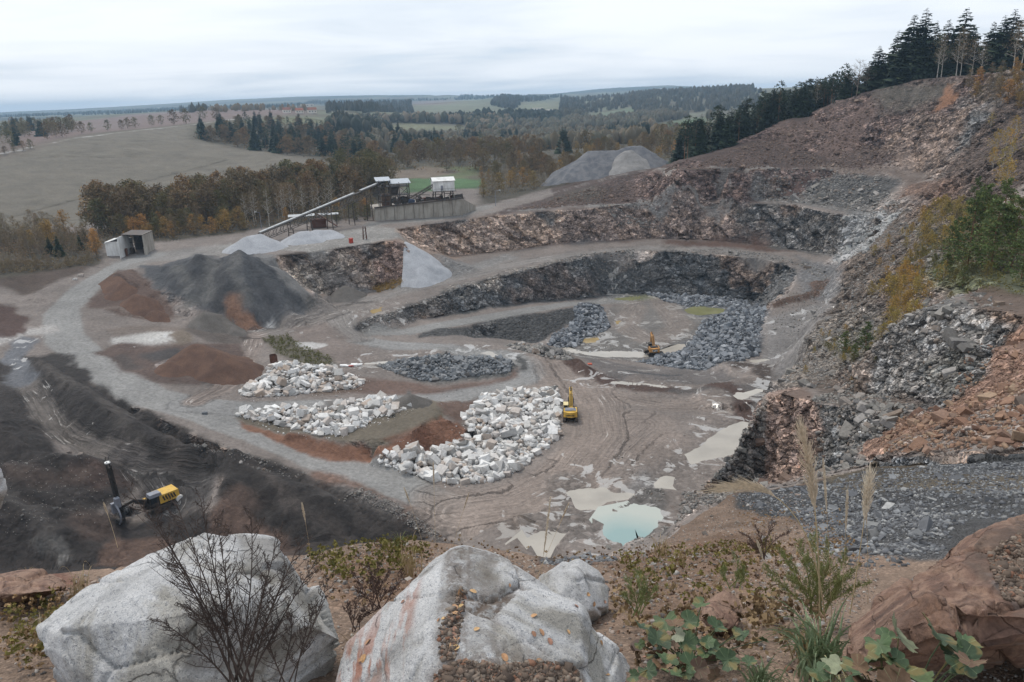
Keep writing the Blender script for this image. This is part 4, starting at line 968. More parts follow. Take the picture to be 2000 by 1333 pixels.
def rock_geo(seed, flat=(1, 0.8, 0.65)):
    """an angular block: the hull of a skewed box's corners and a few broken-off edges"""
    rg = random.Random(seed); bm = bmesh.new()
    for a in (-1, 1):
        for b in (-1, 1):
            for c in (-1, 1):
                p = Vector((a * rg.uniform(.55, .95), b * rg.uniform(.55, .95), c * rg.uniform(.55, .95)))
                if rg.random() < .35:
                    bm.verts.new(p * rg.uniform(.7, .9) + Vector((a * .2, 0, 0))); bm.verts.new(p * rg.uniform(.7, .9) + Vector((0, b * .2, c * .1)))
                else: bm.verts.new(p)
    for k in range(3): bm.verts.new(Vector((rg.gauss(0, 1), rg.gauss(0, 1), rg.gauss(0, 1))).normalized() * rg.uniform(.9, 1.1))
    for v in bm.verts: v.co = Vector((v.co.x * flat[0], v.co.y * flat[1], v.co.z * flat[2]))
    bmesh.ops.convex_hull(bm, input=bm.verts[:]); bmesh.ops.delete(bm, geom=[v for v in bm.verts if not v.link_faces], context='VERTS'); bmesh.ops.triangulate(bm, faces=bm.faces[:]); bm.verts.index_update()
    V = [tuple(v.co) for v in bm.verts]; F = [tuple(v.index for v in f.verts) for f in bm.faces]; bm.free()
    return np.array(V), F
ROCKS = [rock_geo(100 + i, (1, random.Random(i).uniform(0.6, 0.95), random.Random(i + 50).uniform(0.45, 0.85))) for i in range(18)]
def stone_material(name, tones, grain=9.0, contrast=0.35, rough=0.85, bump=0.06, per_object=True, speck=0.0, stain=None):
    m, nd, lk, bs = nodes_of(name)
    geo = nd.new('ShaderNodeNewGeometry'); tc = nd.new('ShaderNodeTexCoord')
    if per_object:
        oi = nd.new('ShaderNodeObjectInfo'); rnd = oi.outputs['Random']
    else:
        at = new(nd, 'ShaderNodeAttribute', attribute_name='Rnd'); rnd = at.outputs['Fac']
    k = len(tones); c = ramp(nd, lk, rnd, [(i / max(1, k - 1), tuple(lin(t))) for i, t in enumerate(tones)])
    n = new(nd, 'ShaderNodeTexNoise', Scale=grain, Detail=8.0, Roughness=0.7); lk.new(geo.outputs['Position'], n.inputs['Vector'])
    c = mixrgb(nd, lk, 1.0, c, ramp(nd, lk, n.outputs[0], [(0.3, 1 - contrast), (0.5, 1.0), (0.7, 1 + contrast)]), 'MULTIPLY')
    if speck:
        v = new(nd, 'ShaderNodeTexVoronoi', Scale=speck); lk.new(tc.outputs['Object'], v.inputs['Vector'])
        sp = nd.new('ShaderNodeSeparateColor'); lk.new(v.outputs['Color'], sp.inputs[0])
        c = mixrgb(nd, lk, 1.0, c, ramp(nd, lk, sp.outputs[0], [(0.0, 0.5), (0.3, 0.85), (0.6, 1.1), (1.0, 1.3)]), 'MULTIPLY')
    if stain:
        n2 = new(nd, 'ShaderNodeTexNoise', Scale=grain * 0.06, Detail=5.0, Roughness=0.6); lk.new(geo.outputs['Position'], n2.inputs['Vector'])
        c = mixrgb(nd, lk, ramp(nd, lk, n2.outputs[0], [(0.56, 0.0), (0.68, 0.75)]), c, tuple(lin(stain)))
    lk.new(c, bs.inputs['Base Color']); bs.inputs['Roughness'].default_value = rough; bs.inputs['Specular IOR Level'].default_value = 0.25
    b = new(nd, 'ShaderNodeBump', Strength=0.8, Distance=bump); lk.new(n.outputs[0], b.inputs['Height']); lk.new(b.outputs[0], bs.inputs['Normal'])
    return m
M_WHITE = stone_material('pale_granite_blocks', [(122,120,116),(208,207,205),(184,182,178),(224,224,222),(156,142,130),(202,201,198),(218,217,215),(142,141,139),(220,219,217),(168,154,142),(190,189,188)], 2.2, 0.22, stain=(156,136,118))
M_DARKST = stone_material('dark_broken_rock', [(86,88,90),(120,124,128),(100,102,104),(138,140,142),(96,92,88)], 2.2, 0.3)
M_BLUEST = stone_material('blue_grey_broken_rock', [(88,92,98),(128,132,137),(104,108,113),(150,153,157),(98,99,101),(76,80,86)], 2.2, 0.3)
M_RUST = stone_material('rusty_rubble', [(122,94,78),(142,114,94),(128,104,90),(152,130,108),(110,86,74),(134,106,88),(104,92,84)], 3.0, 0.3)
M_BRST = stone_material('brown_wall_stones', [(92,76,68),(114,96,84),(82,68,62),(126,110,98),(100,84,76)], 3.0, 0.3)
M_GREYR = stone_material('grey_wall_rubble', [(110,108,104),(140,136,130),(92,90,88),(150,146,142),(118,104,92)], 3.0, 0.3)
for _m in (M_WHITE, M_DARKST, M_BLUEST, M_RUST, M_GREYR): pass
def stuff_material(base):
    """the same rock, its tone picked per stone from a mesh attribute"""
    m = base.copy(); nt = m.node_tree
    oi = [n for n in nt.nodes if n.type == 'OBJECT_INFO'][0]; at = nt.nodes.new('ShaderNodeAttribute'); at.attribute_name = 'Rnd'
    for l in list(oi.outputs['Random'].links): nt.links.new(at.outputs['Fac'], l.to_socket)
    nt.nodes.remove(oi); return m
STUFFM = {}
RMESH = {}
def rock_mesh(i, mat):
    k = (i, mat.name)
    if k not in RMESH:
        me = bpy.data.meshes.new('stone'); me.from_pydata([tuple(v) for v in ROCKS[i][0]], [], ROCKS[i][1]); me.materials.append(mat); RMESH[k] = me
    return RMESH[k]
def inside(x, y, P):
    c = False; n = len(P)
    for i in range(n):
        a, b = P[i], P[(i + 1) % n]
        if (a[1] > y) != (b[1] > y) and x < (b[0] - a[0]) * (y - a[1]) / (b[1] - a[1]) + a[0]: c = not c
    return c
def poly_sample(px, n, rg, mind=None):
    """random points of the ground inside an outline, evenly over its area in metres"""
    P = drop(px)
    if len(P) < 3: return [], P
    x0, y0 = P[:, :2].min(0); x1, y1 = P[:, :2].max(0); o = []; grid = {}
    tries = 0
    while len(o) < n and tries < n * 60:
        tries += 1; x, y = rg.uniform(x0, x1), rg.uniform(y0, y1)
        if not inside(x, y, P): continue
        if mind:
            k = (int(x / mind), int(y / mind)); bad = False
            for i in (-1, 0, 1):
                for j in (-1, 0, 1):
                    for (a, b) in grid.get((k[0] + i, k[1] + j), ()):
                        if (a - x) ** 2 + (b - y) ** 2 < mind * mind: bad = True
            if bad: continue
            grid.setdefault(k, []).append((x, y))
        o.append((x, y))
    return o, P
def rock_instance_arrays(spec, rg):
    """spec: list of (x, y, z, size) -> joined vertices, faces, per-vertex random"""
    Vs, Fs, Rs, n = [], [], [], 0
    for (x, y, z, sz) in spec:
        i = rg.randrange(len(ROCKS)); V, F = ROCKS[i]
        q = Matrix.Rotation(rg.uniform(0, 6.28), 3, 'Z') @ Matrix.Rotation(rg.uniform(-.7, .7), 3, 'X') @ Matrix.Rotation(rg.uniform(-.7, .7), 3, 'Y')
        W = V @ np.array(q).T * sz * np.array([rg.uniform(.8, 1.25), rg.uniform(.8, 1.2), rg.uniform(.8, 1.2)]) + np.array([x, y, z])
        Vs.append(W); Fs.append(np.array(F) + n); n += len(W); Rs.append(np.full(len(W), rg.random()))
    return np.concatenate(Vs), np.concatenate(Fs), np.concatenate(Rs)
def stone_stuff(name, spec, mat, rg, parent=None, kind='stuff'):
    if mat.name not in STUFFM: STUFFM[mat.name] = stuff_material(mat)
    V, F, Rn = rock_instance_arrays(spec, rg)
    me = mesh_np(name, V, F, STUFFM[mat.name]); a = me.attributes.new('Rnd', 'FLOAT', 'POINT'); a.data.foreach_set('value', Rn.astype(np.float32))
    o = bpy.data.objects.new(name, me); COL.objects.link(o); o['kind'] = kind
    if parent is not None: o.parent = parent
    return o
def heap(name, label, cat, px, mat, n_big, size, n_small, small, height, seed, part='boulder', mind=0.62, edge=3.0):
    """a heap of loose blocks: the ones that show as single blocks, and the small stuff between them"""
    rg = random.Random(seed)
    P = drop(px); c = P.mean(0)
    root = thing(name, label, cat, (c[0], c[1], gz(c[0], c[1])))
    A2 = np.array([c[0], c[1]])
    def hh(x, y):
        d = -polydist(np.array([x]), np.array([y]), P)[0]
        return height * min(1.0, max(0, d) / edge) * (0.75 + 0.5 * math.sin(x * 0.7) * math.cos(y * 0.8 + 1))
    pts, _ = poly_sample(px, int(n_big * 2.6), rg, size * mind * 1.55)
    Y0 = root.location
    spec = []
    for (x, y) in pts:
        r = size * min(1.9, rg.lognormvariate(0, 0.42)) * 0.60
        spec.append((x, y, gz(x, y) + hh(x, y) * rg.uniform(0.35, 1.0) + r * 0.25, r))
    spec.sort(key=lambda t: -t[3]); big, rest = spec[:n_big], spec[n_big:]
    for (x, y, z, r) in big:
        o = bpy.data.objects.new(part, rock_mesh(rg.randrange(len(ROCKS)), mat)); COL.objects.link(o); o.parent = root
        o.location = (x - Y0.x, y - Y0.y, z - Y0.z); o.rotation_euler = (rg.uniform(-.6, .6), rg.uniform(-.6, .6), rg.uniform(0, 6.28))
        o.scale = (r * rg.uniform(.85, 1.25), r * rg.uniform(.85, 1.2), r * rg.uniform(.8, 1.15))
    pts2, _ = poly_sample(px, n_small, rg)
    sp2 = []
    for (x, y) in pts2:
        r = small * rg.lognormvariate(0, 0.35)
        sp2.append((x, y, gz(x, y) + hh(x, y) * rg.uniform(0.0, 0.75) + r * 0.1, r))
    o = stone_stuff('rubble', rest + sp2, mat, rg); o.parent = root; o.matrix_parent_inverse = Matrix.Translation(-root.location)
    return root
heap('boulder_pile', 'heap of white granite boulders in front of the rusty steel stump, above the middle road', 'boulder pile',
     [(468,770),(478,757),(520,735),(528,716),(548,710),(575,708),(600,718),(640,720),(670,732),(712,745),(700,757),(660,762),(600,768),(540,775),(480,776)], M_WHITE, 230, 1.15, 1200, 0.34, 1.8, 1)
heap('boulder_pile', 'long heap of white and reddish boulders on the flat top of the earth bank', 'boulder pile',
     [(462,812),(480,803),(530,800),(560,797),(600,800),(640,792),(680,790),(720,778),(770,783),(800,798),(765,812),(730,815),(720,832),(660,850),(620,852),(570,838),(520,822),(500,822)], M_WHITE, 260, 1.1, 1600, 0.33, 1.5, 2)
heap('boulder_pile', 'largest heap of white boulders sweeping from beside the yellow excavator to below the orange scarp', 'boulder pile',
     [(905,818),(920,800),(940,775),(985,768),(1030,765),(1085,760),(1092,785),(1088,820),(1095,850),(1050,885),(1030,905),(1000,925),(960,940),(900,945),(850,938),(800,925),(760,912),(735,900),(750,888),(800,880),(850,875),(880,872),(900,862),(920,845)], M_WHITE, 299, 1.18, 3800, 0.38, 1.6, 3, mind=0.5)
for nm, lab, px, mat, nb, sz, ns, sm, hgt, sd_ in (
    ('rubble_pile', 'low heap of dark grey broken rock inside the hairpin of the haul road', [(738,712),(790,704),(850,700),(930,698),(985,700),(1003,715),(995,728),(940,733),(880,742),(840,745),(790,735),(750,722)], M_DARKST, 160, 0.8, 2400, 0.28, 1.1, 4),
    ('rubble_pile', 'grey rock heap spilling into the pit below the ramp', [(1070,676),(1080,655),(1110,640),(1125,625),(1120,602),(1150,594),(1178,602),(1192,640),(1170,655),(1140,662),(1130,675),(1095,680)], M_BLUEST, 170, 0.95, 2600, 0.3, 1.6, 5),
    ('rubble_pile', 'wide blue grey blasted rock slope under the dark orange excavator', [(1240,705),(1290,694),(1330,684),(1360,660),(1370,630),(1400,618),(1440,600),(1490,605),(1495,620),(1484,650),(1480,690),(1440,716),(1380,724),(1330,720),(1270,712)], M_BLUEST, 290, 0.95, 7000, 0.3, 1.0, 6),
    ('rubble_pile', 'strip of grey broken rock along the foot of the far pit wall', [(1260,578),(1310,577),(1400,580),(1460,588),(1495,605),(1440,605),(1400,598),(1340,600),(1300,590)], M_BLUEST, 110, 0.9, 2200, 0.32, 0.7, 7),
    ('rubble_bank', 'row of grey stones bordering the pit beside the hairpin road', [(985,676),(1010,672),(1060,684),(1108,695),(1115,704),(1090,704),(1040,694),(1000,684)], M_GREYR, 60, 1.0, 500, 0.4, 0.9, 8),
    ):
    heap(nm, lab, 'rubble pile', px, mat, nb, sz, ns, sm, hgt, sd_, part='stone', edge=4.0)
def scree(px, mat, nb, size, ns, small, seed, name='scree'):
    """loose stones lying on a slope: single ones are parts of the ground"""
    rg = random.Random(seed); pts, _ = poly_sample(px, nb + ns, rg); spec = []
    pts = [(x, y) for x, y in pts if not any(inside(x, y, w[0]) for w in WATER)]
    if not pts: print('EMPTY scree', seed); return
    for k, (x, y) in enumerate(pts):
        r = (size if k < nb else small) * min(2.0, rg.lognormvariate(0, 0.4)) * 0.5
        spec.append((x, y, gz(x, y) + r * 0.15, r))
    for (x, y, z, r) in spec[:nb]:
        o = bpy.data.objects.new('stone', rock_mesh(rg.randrange(len(ROCKS)), mat)); COL.objects.link(o); o.parent = GROUND
        o.location = (x, y, z); o.rotation_euler = (rg.uniform(-.6, .6), rg.uniform(-.6, .6), rg.uniform(0, 6.28)); o.scale = (r * rg.uniform(.9, 1.5), r * rg.uniform(.85, 1.2), r * rg.uniform(.7, 1.0))
    if spec[nb:]: stone_stuff(name, spec[nb:], mat, rg)
scree([(1720,860),(1740,820),(1800,800),(1860,790),(1930,760),(2010,740),(2030,880),(1850,885),(1740,890)], M_RUST, 150, 0.72, 2200, 0.25, 21)
scree([(1880,700),(1990,640),(2020,660),(2020,740),(1930,760),(1860,780)], M_RUST, 15, 0.6, 400, 0.22, 22)
scree([(1620,795),(1700,785),(1790,790),(1760,820),(1720,850),(1640,850)], M_GREYR, 45, 1.0, 700, 0.32, 23)
scree([(1580,790),(1650,740),(1720,760),(1760,780),(1640,790)], M_GREYR, 12, 0.7, 500, 0.28, 24)
scree([(1740,580),(1900,570),(1990,600),(1900,620),(1800,620)], M_GREYR, 15, 1.1, 250, 0.35, 25)
scree([(1640,430),(1720,410),(1765,410),(1730,450),(1690,495),(1630,505)], stone_material('pale_scree', [(130,130,128),(170,170,168),(150,148,146),(190,188,186)], 2.2, 0.25), 60, 1.7, 2500, 0.5, 26)
scree([(1300,490),(1400,486),(1500,495),(1600,520),(1640,530),(1600,545),(1560,520),(1480,503),(1300,497)], M_GREYR, 20, 1.2, 700, 0.4, 27)
scree([(1500,330),(1620,330),(1720,345),(1760,400),(1640,405),(1560,395),(1480,392)], M_GREYR, 30, 1.9, 900, 0.7, 28)
scree([(1170,400),(1350,388),(1420,390),(1420,396),(1350,396),(1170,406)], M_GREYR, 15, 1.2, 500, 0.45, 29)
scree([(1300,332),(1400,335),(1500,333),(1500,342),(1400,345),(1300,340)], M_BRST, 15, 1.3, 400, 0.5, 30)
scree([(1560,560),(1620,545),(1600,620),(1520,650),(1500,640),(1520,600)], M_GREYR, 10, 0.9, 500, 0.3, 31)
scree([(860,570),(1000,533),(1130,498),(1240,487),(1240,493),(1130,504),(1000,541),(880,580)], M_GREYR, 25, 1.2, 900, 0.45, 32)
scree([(1160,1005),(1200,985),(1290,985),(1305,1030),(1280,1060),(1200,1085),(1170,1100),(1200,1050),(1175,1035)], M_GREYR, 25, 0.35, 1800, 0.16, 33)
scree([(1290,1050),(1330,990),(1400,940),(1440,965),(1370,1010)], M_GREYR, 20, 0.5, 900, 0.2, 34)
scree([(1060,1092),(1110,1080),(1200,1085),(1190,1100),(1100,1105)], M_DARKST, 0, 0.4, 500, 0.18, 35)
scree([(640,1000),(700,950),(780,985),(850,1035),(870,1060),(820,1040),(760,1000),(680,965)], M_GREYR, 15, 0.5, 700, 0.2, 36)
scree([(380,860),(470,880),(600,925),(600,935),(450,895),(370,870)], M_GREYR, 10, 0.5, 300, 0.2, 37)
scree([(0,900),(200,900),(230,1000),(200,1040),(0,1060)], M_GREYR, 6, 0.4, 500, 0.14, 38)
scree([(470,780),(900,880),(1150,940),(1460,930),(1440,760),(1120,740),(900,760)], M_GREYR, 8, 0.45, 700, 0.16, 39)
scree([(1420,880),(1470,830),(1500,790),(1500,950),(1440,960),(1380,960)], M_GREYR, 20, 0.8, 700, 0.25, 40)
scree([(680,640),(760,614),(860,575),(880,590),(800,625),(740,645)], M_GREYR, 10, 0.9, 400, 0.35, 41)
scree([(1285,1052),(1300,1000),(1370,950),(1440,920),(1465,965),(1380,1000),(1330,1045)], M_GREYR, 60, .9, 2200, .28, 42)
scree([(1350,330),(1422,295),(1500,262),(1600,225),(1720,185),(1760,330),(1600,325),(1480,330)], M_BRST, 60, 1.5, 2200, .5, 43)
scree([(1000,412),(1119,376),(1280,340),(1340,345),(1340,385),(1175,398)], M_BRST, 30, 1.2, 1200, .45, 44)
scree([(1700,450),(1800,420),(1850,520),(1700,590),(1640,600),(1660,540)], M_GREYR, 50, 1.1, 1600, .4, 45)
scree([(1520,752),(1560,690),(1600,645),(1660,600),(1720,640),(1700,700),(1640,760),(1570,755)], M_GREYR, 60, .8, 2600, .26, 46)
for pl_, n_, sd_ in (([(455,772),(478,745),(520,720),(545,703),(610,712),(680,725),(725,745),(700,765),(600,775),(480,785)], 420, 47), ([(450,815),(480,795),(640,785),(770,775),(812,800),(770,822),(660,860),(600,858),(500,832)], 500, 48), ([(890,825),(915,790),(940,768),(1095,752),(1102,855),(1040,905),(960,952),(880,955),(720,912),(735,885),(870,865)], 900, 49)):
    scree(pl_, M_WHITE, 0, .3, n_, .20, sd_, 'boulder_fines')
# two pale blocks beside the haul road on the left and a dark one on its bend
for px_, py_, s_, lab in ((158,540,1.1,'pale block lying at the outer edge of the left haul road'), (147,547,0.8,'small flat pale slab beside the block on the left haul road'), (400,809,0.7,'single dark stone lying on the haul road bend')):
    h_ = hit2(px_, py_); o = obj('roadside_stone', rock_mesh(3, M_WHITE if px_ < 300 else M_DARKST)); o.location = h_ + Vector((0, 0, s_ * 0.3)); o.scale = (s_, s_ * .8, s_ * .7); tag(o, lab, 'stone')
# ------------------------------------------------------------------ trees
def bark_material(name, c1, c2, scale=3.0, birch=False):
    m, nd, lk, bs = nodes_of(name); tc = nd.new('ShaderNodeTexCoord')
    mp = nd.new('ShaderNodeMapping'); mp.inputs['Scale'].default_value = (1, 1, 0.35) if not birch else (0.6, 0.6, 2.2); lk.new(tc.outputs['Object'], mp.inputs[0])
    n = new(nd, 'ShaderNodeTexNoise', Scale=scale, Detail=6.0, Roughness=0.7); lk.new(mp.outputs[0], n.inputs['Vector'])
    st = [(0.35, tuple(lin(c1))), (0.62, tuple(lin(c2)))] if not birch else [(0.40, tuple(lin(c1))), (0.47, tuple(lin(c2)))]
    lk.new(ramp(nd, lk, n.outputs[0], st), bs.inputs['Base Color']); bs.inputs['Roughness'].default_value = 0.9
    return m
M_BARK = bark_material('brown_bark', (62, 52, 44), (104, 92, 80)); M_BIRCH = bark_material('birch_bark', (70, 64, 60), (176, 170, 160), 2.0, True)
M_PINEB = bark_material('pine_bark', (86, 60, 44), (140, 104, 80))
def leaf_material(name, tones, trans=0.25, var=0.45):
    m, nd, lk, bs = nodes_of(name)
    oi = nd.new('ShaderNodeObjectInfo'); at = new(nd, 'ShaderNodeAttribute', attribute_name='Rnd')
    mixv = math_(nd, lk, 'FRACT', math_(nd, lk, 'MULTIPLY_ADD', at.outputs['Fac'], 0.28, oi.outputs['Random']))
    k = len(tones); c = ramp(nd, lk, mixv, [(i / max(1, k - 1), tuple(lin(t))) for i, t in enumerate(tones)])
    sc = math_(nd, lk, 'MULTIPLY_ADD', at.outputs['Fac'], var * 2, 1 - var)
    c = mixrgb(nd, lk, 1.0, c, sc, 'MULTIPLY'); lk.new(c, bs.inputs['Base Color']); bs.inputs['Roughness'].default_value = 0.75; bs.inputs['Specular IOR Level'].default_value = 0.2
    if trans:
        tr = nd.new('ShaderNodeBsdfTranslucent'); lk.new(c, tr.inputs['Color'])
        mx = nd.new('ShaderNodeMixShader'); mx.inputs[0].default_value = trans
        out = [n for n in nd if n.type == 'OUTPUT_MATERIAL'][0]
        lk.new(bs.outputs[0], mx.inputs[1]); lk.new(tr.outputs[0], mx.inputs[2]); lk.new(mx.outputs[0], out.inputs[0])
    return m
M_SPRUCE = leaf_material('spruce_needles', [(44,56,44),(54,66,48),(40,52,44),(60,70,50)], 0.1)
M_PINE = leaf_material('pine_needles', [(64,82,52),(76,92,56),(58,76,50)], 0.15)
M_BROWN = leaf_material('brown_autumn_leaves', [(116,94,68),(102,92,70),(128,104,72),(102,98,66),(112,90,68),(138,108,70),(98,92,74),(122,102,76)], 0.1)
M_OLIVE = leaf_material('olive_autumn_leaves', [(90,88,58),(106,100,64),(80,80,54),(114,100,66),(92,86,58)], 0.12)
M_YELL = leaf_material('yellow_autumn_leaves', [(164,132,72),(142,118,70),(168,124,74),(130,116,70),(150,112,72)], 0.2)
M_THIN = leaf_material('thin_tan_leaves', [(122,108,82),(112,102,80),(132,110,80),(102,96,74),(126,102,80)], 0.15)
M_TWIG = bark_material('grey_twigs', (84, 74, 66), (124, 112, 100))
def leaf_cloud(rs, centers, radii, per, size, flat=0.75, droop=0.0):
    """small leaf faces spread through clumps"""
    n = len(centers) * per
    C = np.repeat(centers, per, 0); Rr = np.repeat(radii, per)
    d = rs.normal(size=(n, 3)); d /= np.linalg.norm(d, axis=1)[:, None]; d *= (rs.random((n, 1)) ** 0.45)
    P = C + d * Rr[:, None] * np.array([1, 1, flat])
    u = rs.normal(size=(n, 3)); u /= np.linalg.norm(u, axis=1)[:, None]
    v = np.cross(u, rs.normal(size=(n, 3))); v /= np.linalg.norm(v, axis=1)[:, None]
    s = size * (0.6 + 0.8 * rs.random((n, 1)))
    if droop: P[:, 2] -= droop * rs.random(n)
    V = np.concatenate([P - u * s * .5, P + v * s * .32, P + u * s * .5, P - v * s * .32], 1).reshape(-1, 3)
    F = np.arange(n * 4).reshape(-1, 4)
    return V, F, np.repeat(np.repeat(rs.random(len(centers)), per) * 0.6 + rs.random(n) * 0.4, 4)
def rnd_mesh(name, V, F, Rn, mat):
    me = mesh_np(name, V, F, mat); a = me.attributes.new('Rnd', 'FLOAT', 'POINT'); a.data.foreach_set('value', Rn.astype(np.float32)); return me
def trunk_mesh(seed, H, r, mat, limbs=7, crown0=0.35, spread=0.35, lean=0.05, twigs=0, n=6):
    rg = random.Random(seed); m = MB(); pts = []; x = y = 0
    for k in range(6):
        pts.append(Vector((x, y, H * k / 5 * 0.95))); x += rg.uniform(-lean, lean) * H / 5; y += rg.uniform(-lean, lean) * H / 5
    for k in range(5): m.tube(pts[k], pts[k + 1], r * (1 - k / 5.6), r * (1 - (k + 1) / 5.6), n, cap=(k == 4))
    ends = []
    for i in range(limbs):
        t = crown0 + (0.95 - crown0) * (i + rg.random() * .6) / limbs; f = t * 5; k = min(4, int(f)); a = pts[k].lerp(pts[k + 1], f - k)
        an = i * 2.4 + rg.uniform(-.5, .5); L = H * spread * (1.15 - t) * rg.uniform(.8, 1.3)
        b = a + Vector((math.cos(an) * L, math.sin(an) * L, L * rg.uniform(.4, 1.0))); m.tube(a, b, r * (1 - t) * .6 + .02, .02, 4, False); ends.append(b)
        for q in range(twigs):
            a2 = a.lerp(b, rg.uniform(.3, .9)); c = a2 + Vector((rg.uniform(-1, 1), rg.uniform(-1, 1), rg.uniform(.1, 1.2))) * L * .5; m.tube(a2, c, .035, .008, 3, False)
            for w in range(3): c2 = a2.lerp(c, rg.uniform(.4, 1)); m.tube(c2, c2 + Vector((rg.uniform(-1, 1), rg.uniform(-1, 1), rg.uniform(-.1, 1))) * L * .25, .018, .005, 3, False)
    return m.mesh('trunk', mat), ends
def broadleaf(seed, H, mat, size=0.62, dens=1.0, width=0.36, c0=0.30, bark=None, limbs=8, per=14, twigs=0):
    rs = np.random.default_rng(seed); tr, ends = trunk_mesh(seed, H, H * (0.018 if bark is None else 0.010), bark or M_BARK, limbs, c0, width, twigs=twigs)
    nc = int(46 * dens); t = rs.random(nc) ** 0.8; z = H * (c0 + (1.02 - c0) * t); prof = np.sin(np.pi * np.clip(t * 0.86 + 0.12, 0, 1)) ** 0.7
    a = rs.random(nc) * 6.283; rr = H * width * prof * np.sqrt(rs.random(nc)) * (0.85 + 0.3 * np.sin(a * 3 + seed))
    C = np.stack([rr * np.cos(a), rr * np.sin(a), z], 1)
    if ends: C = np.concatenate([C, np.array([list(e) for e in ends])])
    V, F, Rn = leaf_cloud(rs, C, H * (0.07 + 0.05 * rs.random(len(C))), per, size)
    return tr, rnd_mesh('crown', V, F, Rn, mat)
def spruce(seed, H, mat, tiers=30, width=0.20, bare=0.08, ragged=0.3, bark=None):
    rs = np.random.default_rng(seed); rg = random.Random(seed); m = MB(); m.tube((0, 0, 0), (0, 0, H * .98), H * .014, .02, 6); tr = m.mesh('trunk', bark or M_BARK)
    Vs, Rn = [], []
    for k in range(tiers):
        t = (k + rg.random() * .5) / tiers; z = H * (bare + (1 - bare) * t); L = H * width * (1 - t) ** 0.8 * (1 + rg.uniform(-ragged, ragged)) + 0.2
        nb = max(6, int(13 * (1 - t) + 5)); a0 = rg.random() * 6
        for j in range(nb):
            a = a0 + j * 6.283 / nb + rg.uniform(-.25, .25); z = H * (bare + (1 - bare) * (t + rg.uniform(-.5, .5) / tiers)); l = L * rg.uniform(.65, 1.15); dz = -l * rg.uniform(.05, .55) * (1 - t * .7); dx, dy = math.cos(a), math.sin(a)
            w = l * .30 + .08; r0_ = rg.random()
            tip = (dx * l, dy * l, z + dz + l * .12); b1 = (dx * l * .15 - dy * w * .4, dy * l * .15 + dx * w * .4, z); b2 = (dx * l * .15 + dy * w * .4, dy * l * .15 - dx * w * .4, z)
            mid = (dx * l * .62 - dy * w, dy * l * .62 + dx * w, z + dz * .9 - .05 * l); mid2 = (dx * l * .62 + dy * w, dy * l * .62 - dx * w, z + dz * .9 - .05 * l)
            Vs += [b1, mid, tip, b2, b1, tip, mid2, b2]; Rn += [r0_] * 8
            for q in range(3):
                f = rg.uniform(.25, .95); s_ = w * rg.uniform(.4, .8); cx, cy, cz = dx * l * f, dy * l * f, z + dz * f; e = rg.uniform(-1, 1)
                Vs += [(cx, cy, cz + s_ * .3), (cx - dy * s_ * e + dx * s_ * .3, cy + dx * s_ * e + dy * s_ * .3, cz - s_ * .3), (cx + dx * s_ * .4, cy + dy * s_ * .4, cz - s_ * 1.1), (cx + dy * s_ * .5, cy - dx * s_ * .5, cz - s_ * .3)]; Rn += [rg.random()] * 4
    V = np.array(Vs); return tr, rnd_mesh('crown', V, np.arange(len(V)).reshape(-1, 4), np.array(Rn), mat)
def pinetree(seed, H, mat=None):
    """tall forest pine: long bare reddish stem, ragged dark top"""
    rs = np.random.default_rng(seed); tr, ends = trunk_mesh(seed, H, H * .011, M_PINEB, 8, .5, .22, .02)
    nc = 34; t = rs.random(nc); z = H * (.45 + .55 * t); a = rs.random(nc) * 6.283; rr = H * .16 * np.sin(np.pi * np.clip(t * .8 + .2, 0, 1)) ** .6 * np.sqrt(rs.random(nc))
    V, F, Rn = leaf_cloud(rs, np.stack([rr * np.cos(a), rr * np.sin(a), z], 1), H * (.045 + .035 * rs.random(nc)), 16, .6, .5)
    return tr, rnd_mesh('crown', V, F, Rn, mat or M_SPRUCE)
def understory(px, n, h, mat, seed, name='undergrowth', size=0.5):
    """low tangled growth that covers the ground between the trees"""
    rs = np.random.default_rng(seed); rg = random.Random(seed); pts, _ = poly_sample(px, n, rg)
    if not pts: print('EMPTY understory', seed); return
    C = np.array([(x, y, gz(x, y) + rg.uniform(.2, h)) for x, y in pts]); V, F, Rn = leaf_cloud(rs, C, h * (.5 + .5 * rs.random(len(C))), 12, size)
    o = bpy.data.objects.new(name, rnd_mesh(name, V, F, Rn, mat)); COL.objects.link(o); o['kind'] = 'stuff'
KINDS = {
 'spruce': [spruce(i, 18, M_SPRUCE, 30, .24 + .02 * (i % 3)) for i in range(5)],
 'pine': [pinetree(20 + i, 18) for i in range(4)],
 'brown': [broadleaf(40 + i, 14, M_BROWN, .55, dens=2.3, width=.44, c0=.10, per=18) for i in range(5)],
 'olive': [broadleaf(60 + i, 14, M_OLIVE, .5, dens=2.2, width=.40, c0=.06, per=18) for i in range(3)],
 'yellow': [broadleaf(80 + i, 9, M_YELL, .36, 1.5, .28, .06, per=16) for i in range(3)],
 'thin': [broadleaf(100 + i, 9, M_THIN, .26, 1.3, .24, .1, M_TWIG, 12, 12, 3) for i in range(4)],
 'birch': [broadleaf(120 + i, 14, M_THIN, .28, 1.0, .20, .3, M_BIRCH, 14, 10, 3) for i in range(3)],
 'bare': [(trunk_mesh(140 + i, 13, .2, M_TWIG, 16, .25, .42, .04, 6)[0], None) for i in range(2)],
}
NAMES = dict(spruce='spruce_tree', pine='pine_tree', brown='broadleaf_tree', olive='broadleaf_tree', yellow='young_yellow_tree', thin='young_tree', birch='birch_tree', bare='bare_tree')
CATS = dict(spruce='spruce', pine='pine', brown='tree', olive='tree', yellow='tree', thin='tree', birch='birch', bare='tree')
BASEH = dict(spruce=18, pine=18, brown=14, olive=14, yellow=9, thin=9, birch=14, bare=13)
COUNT = {}; SURPLUS = []
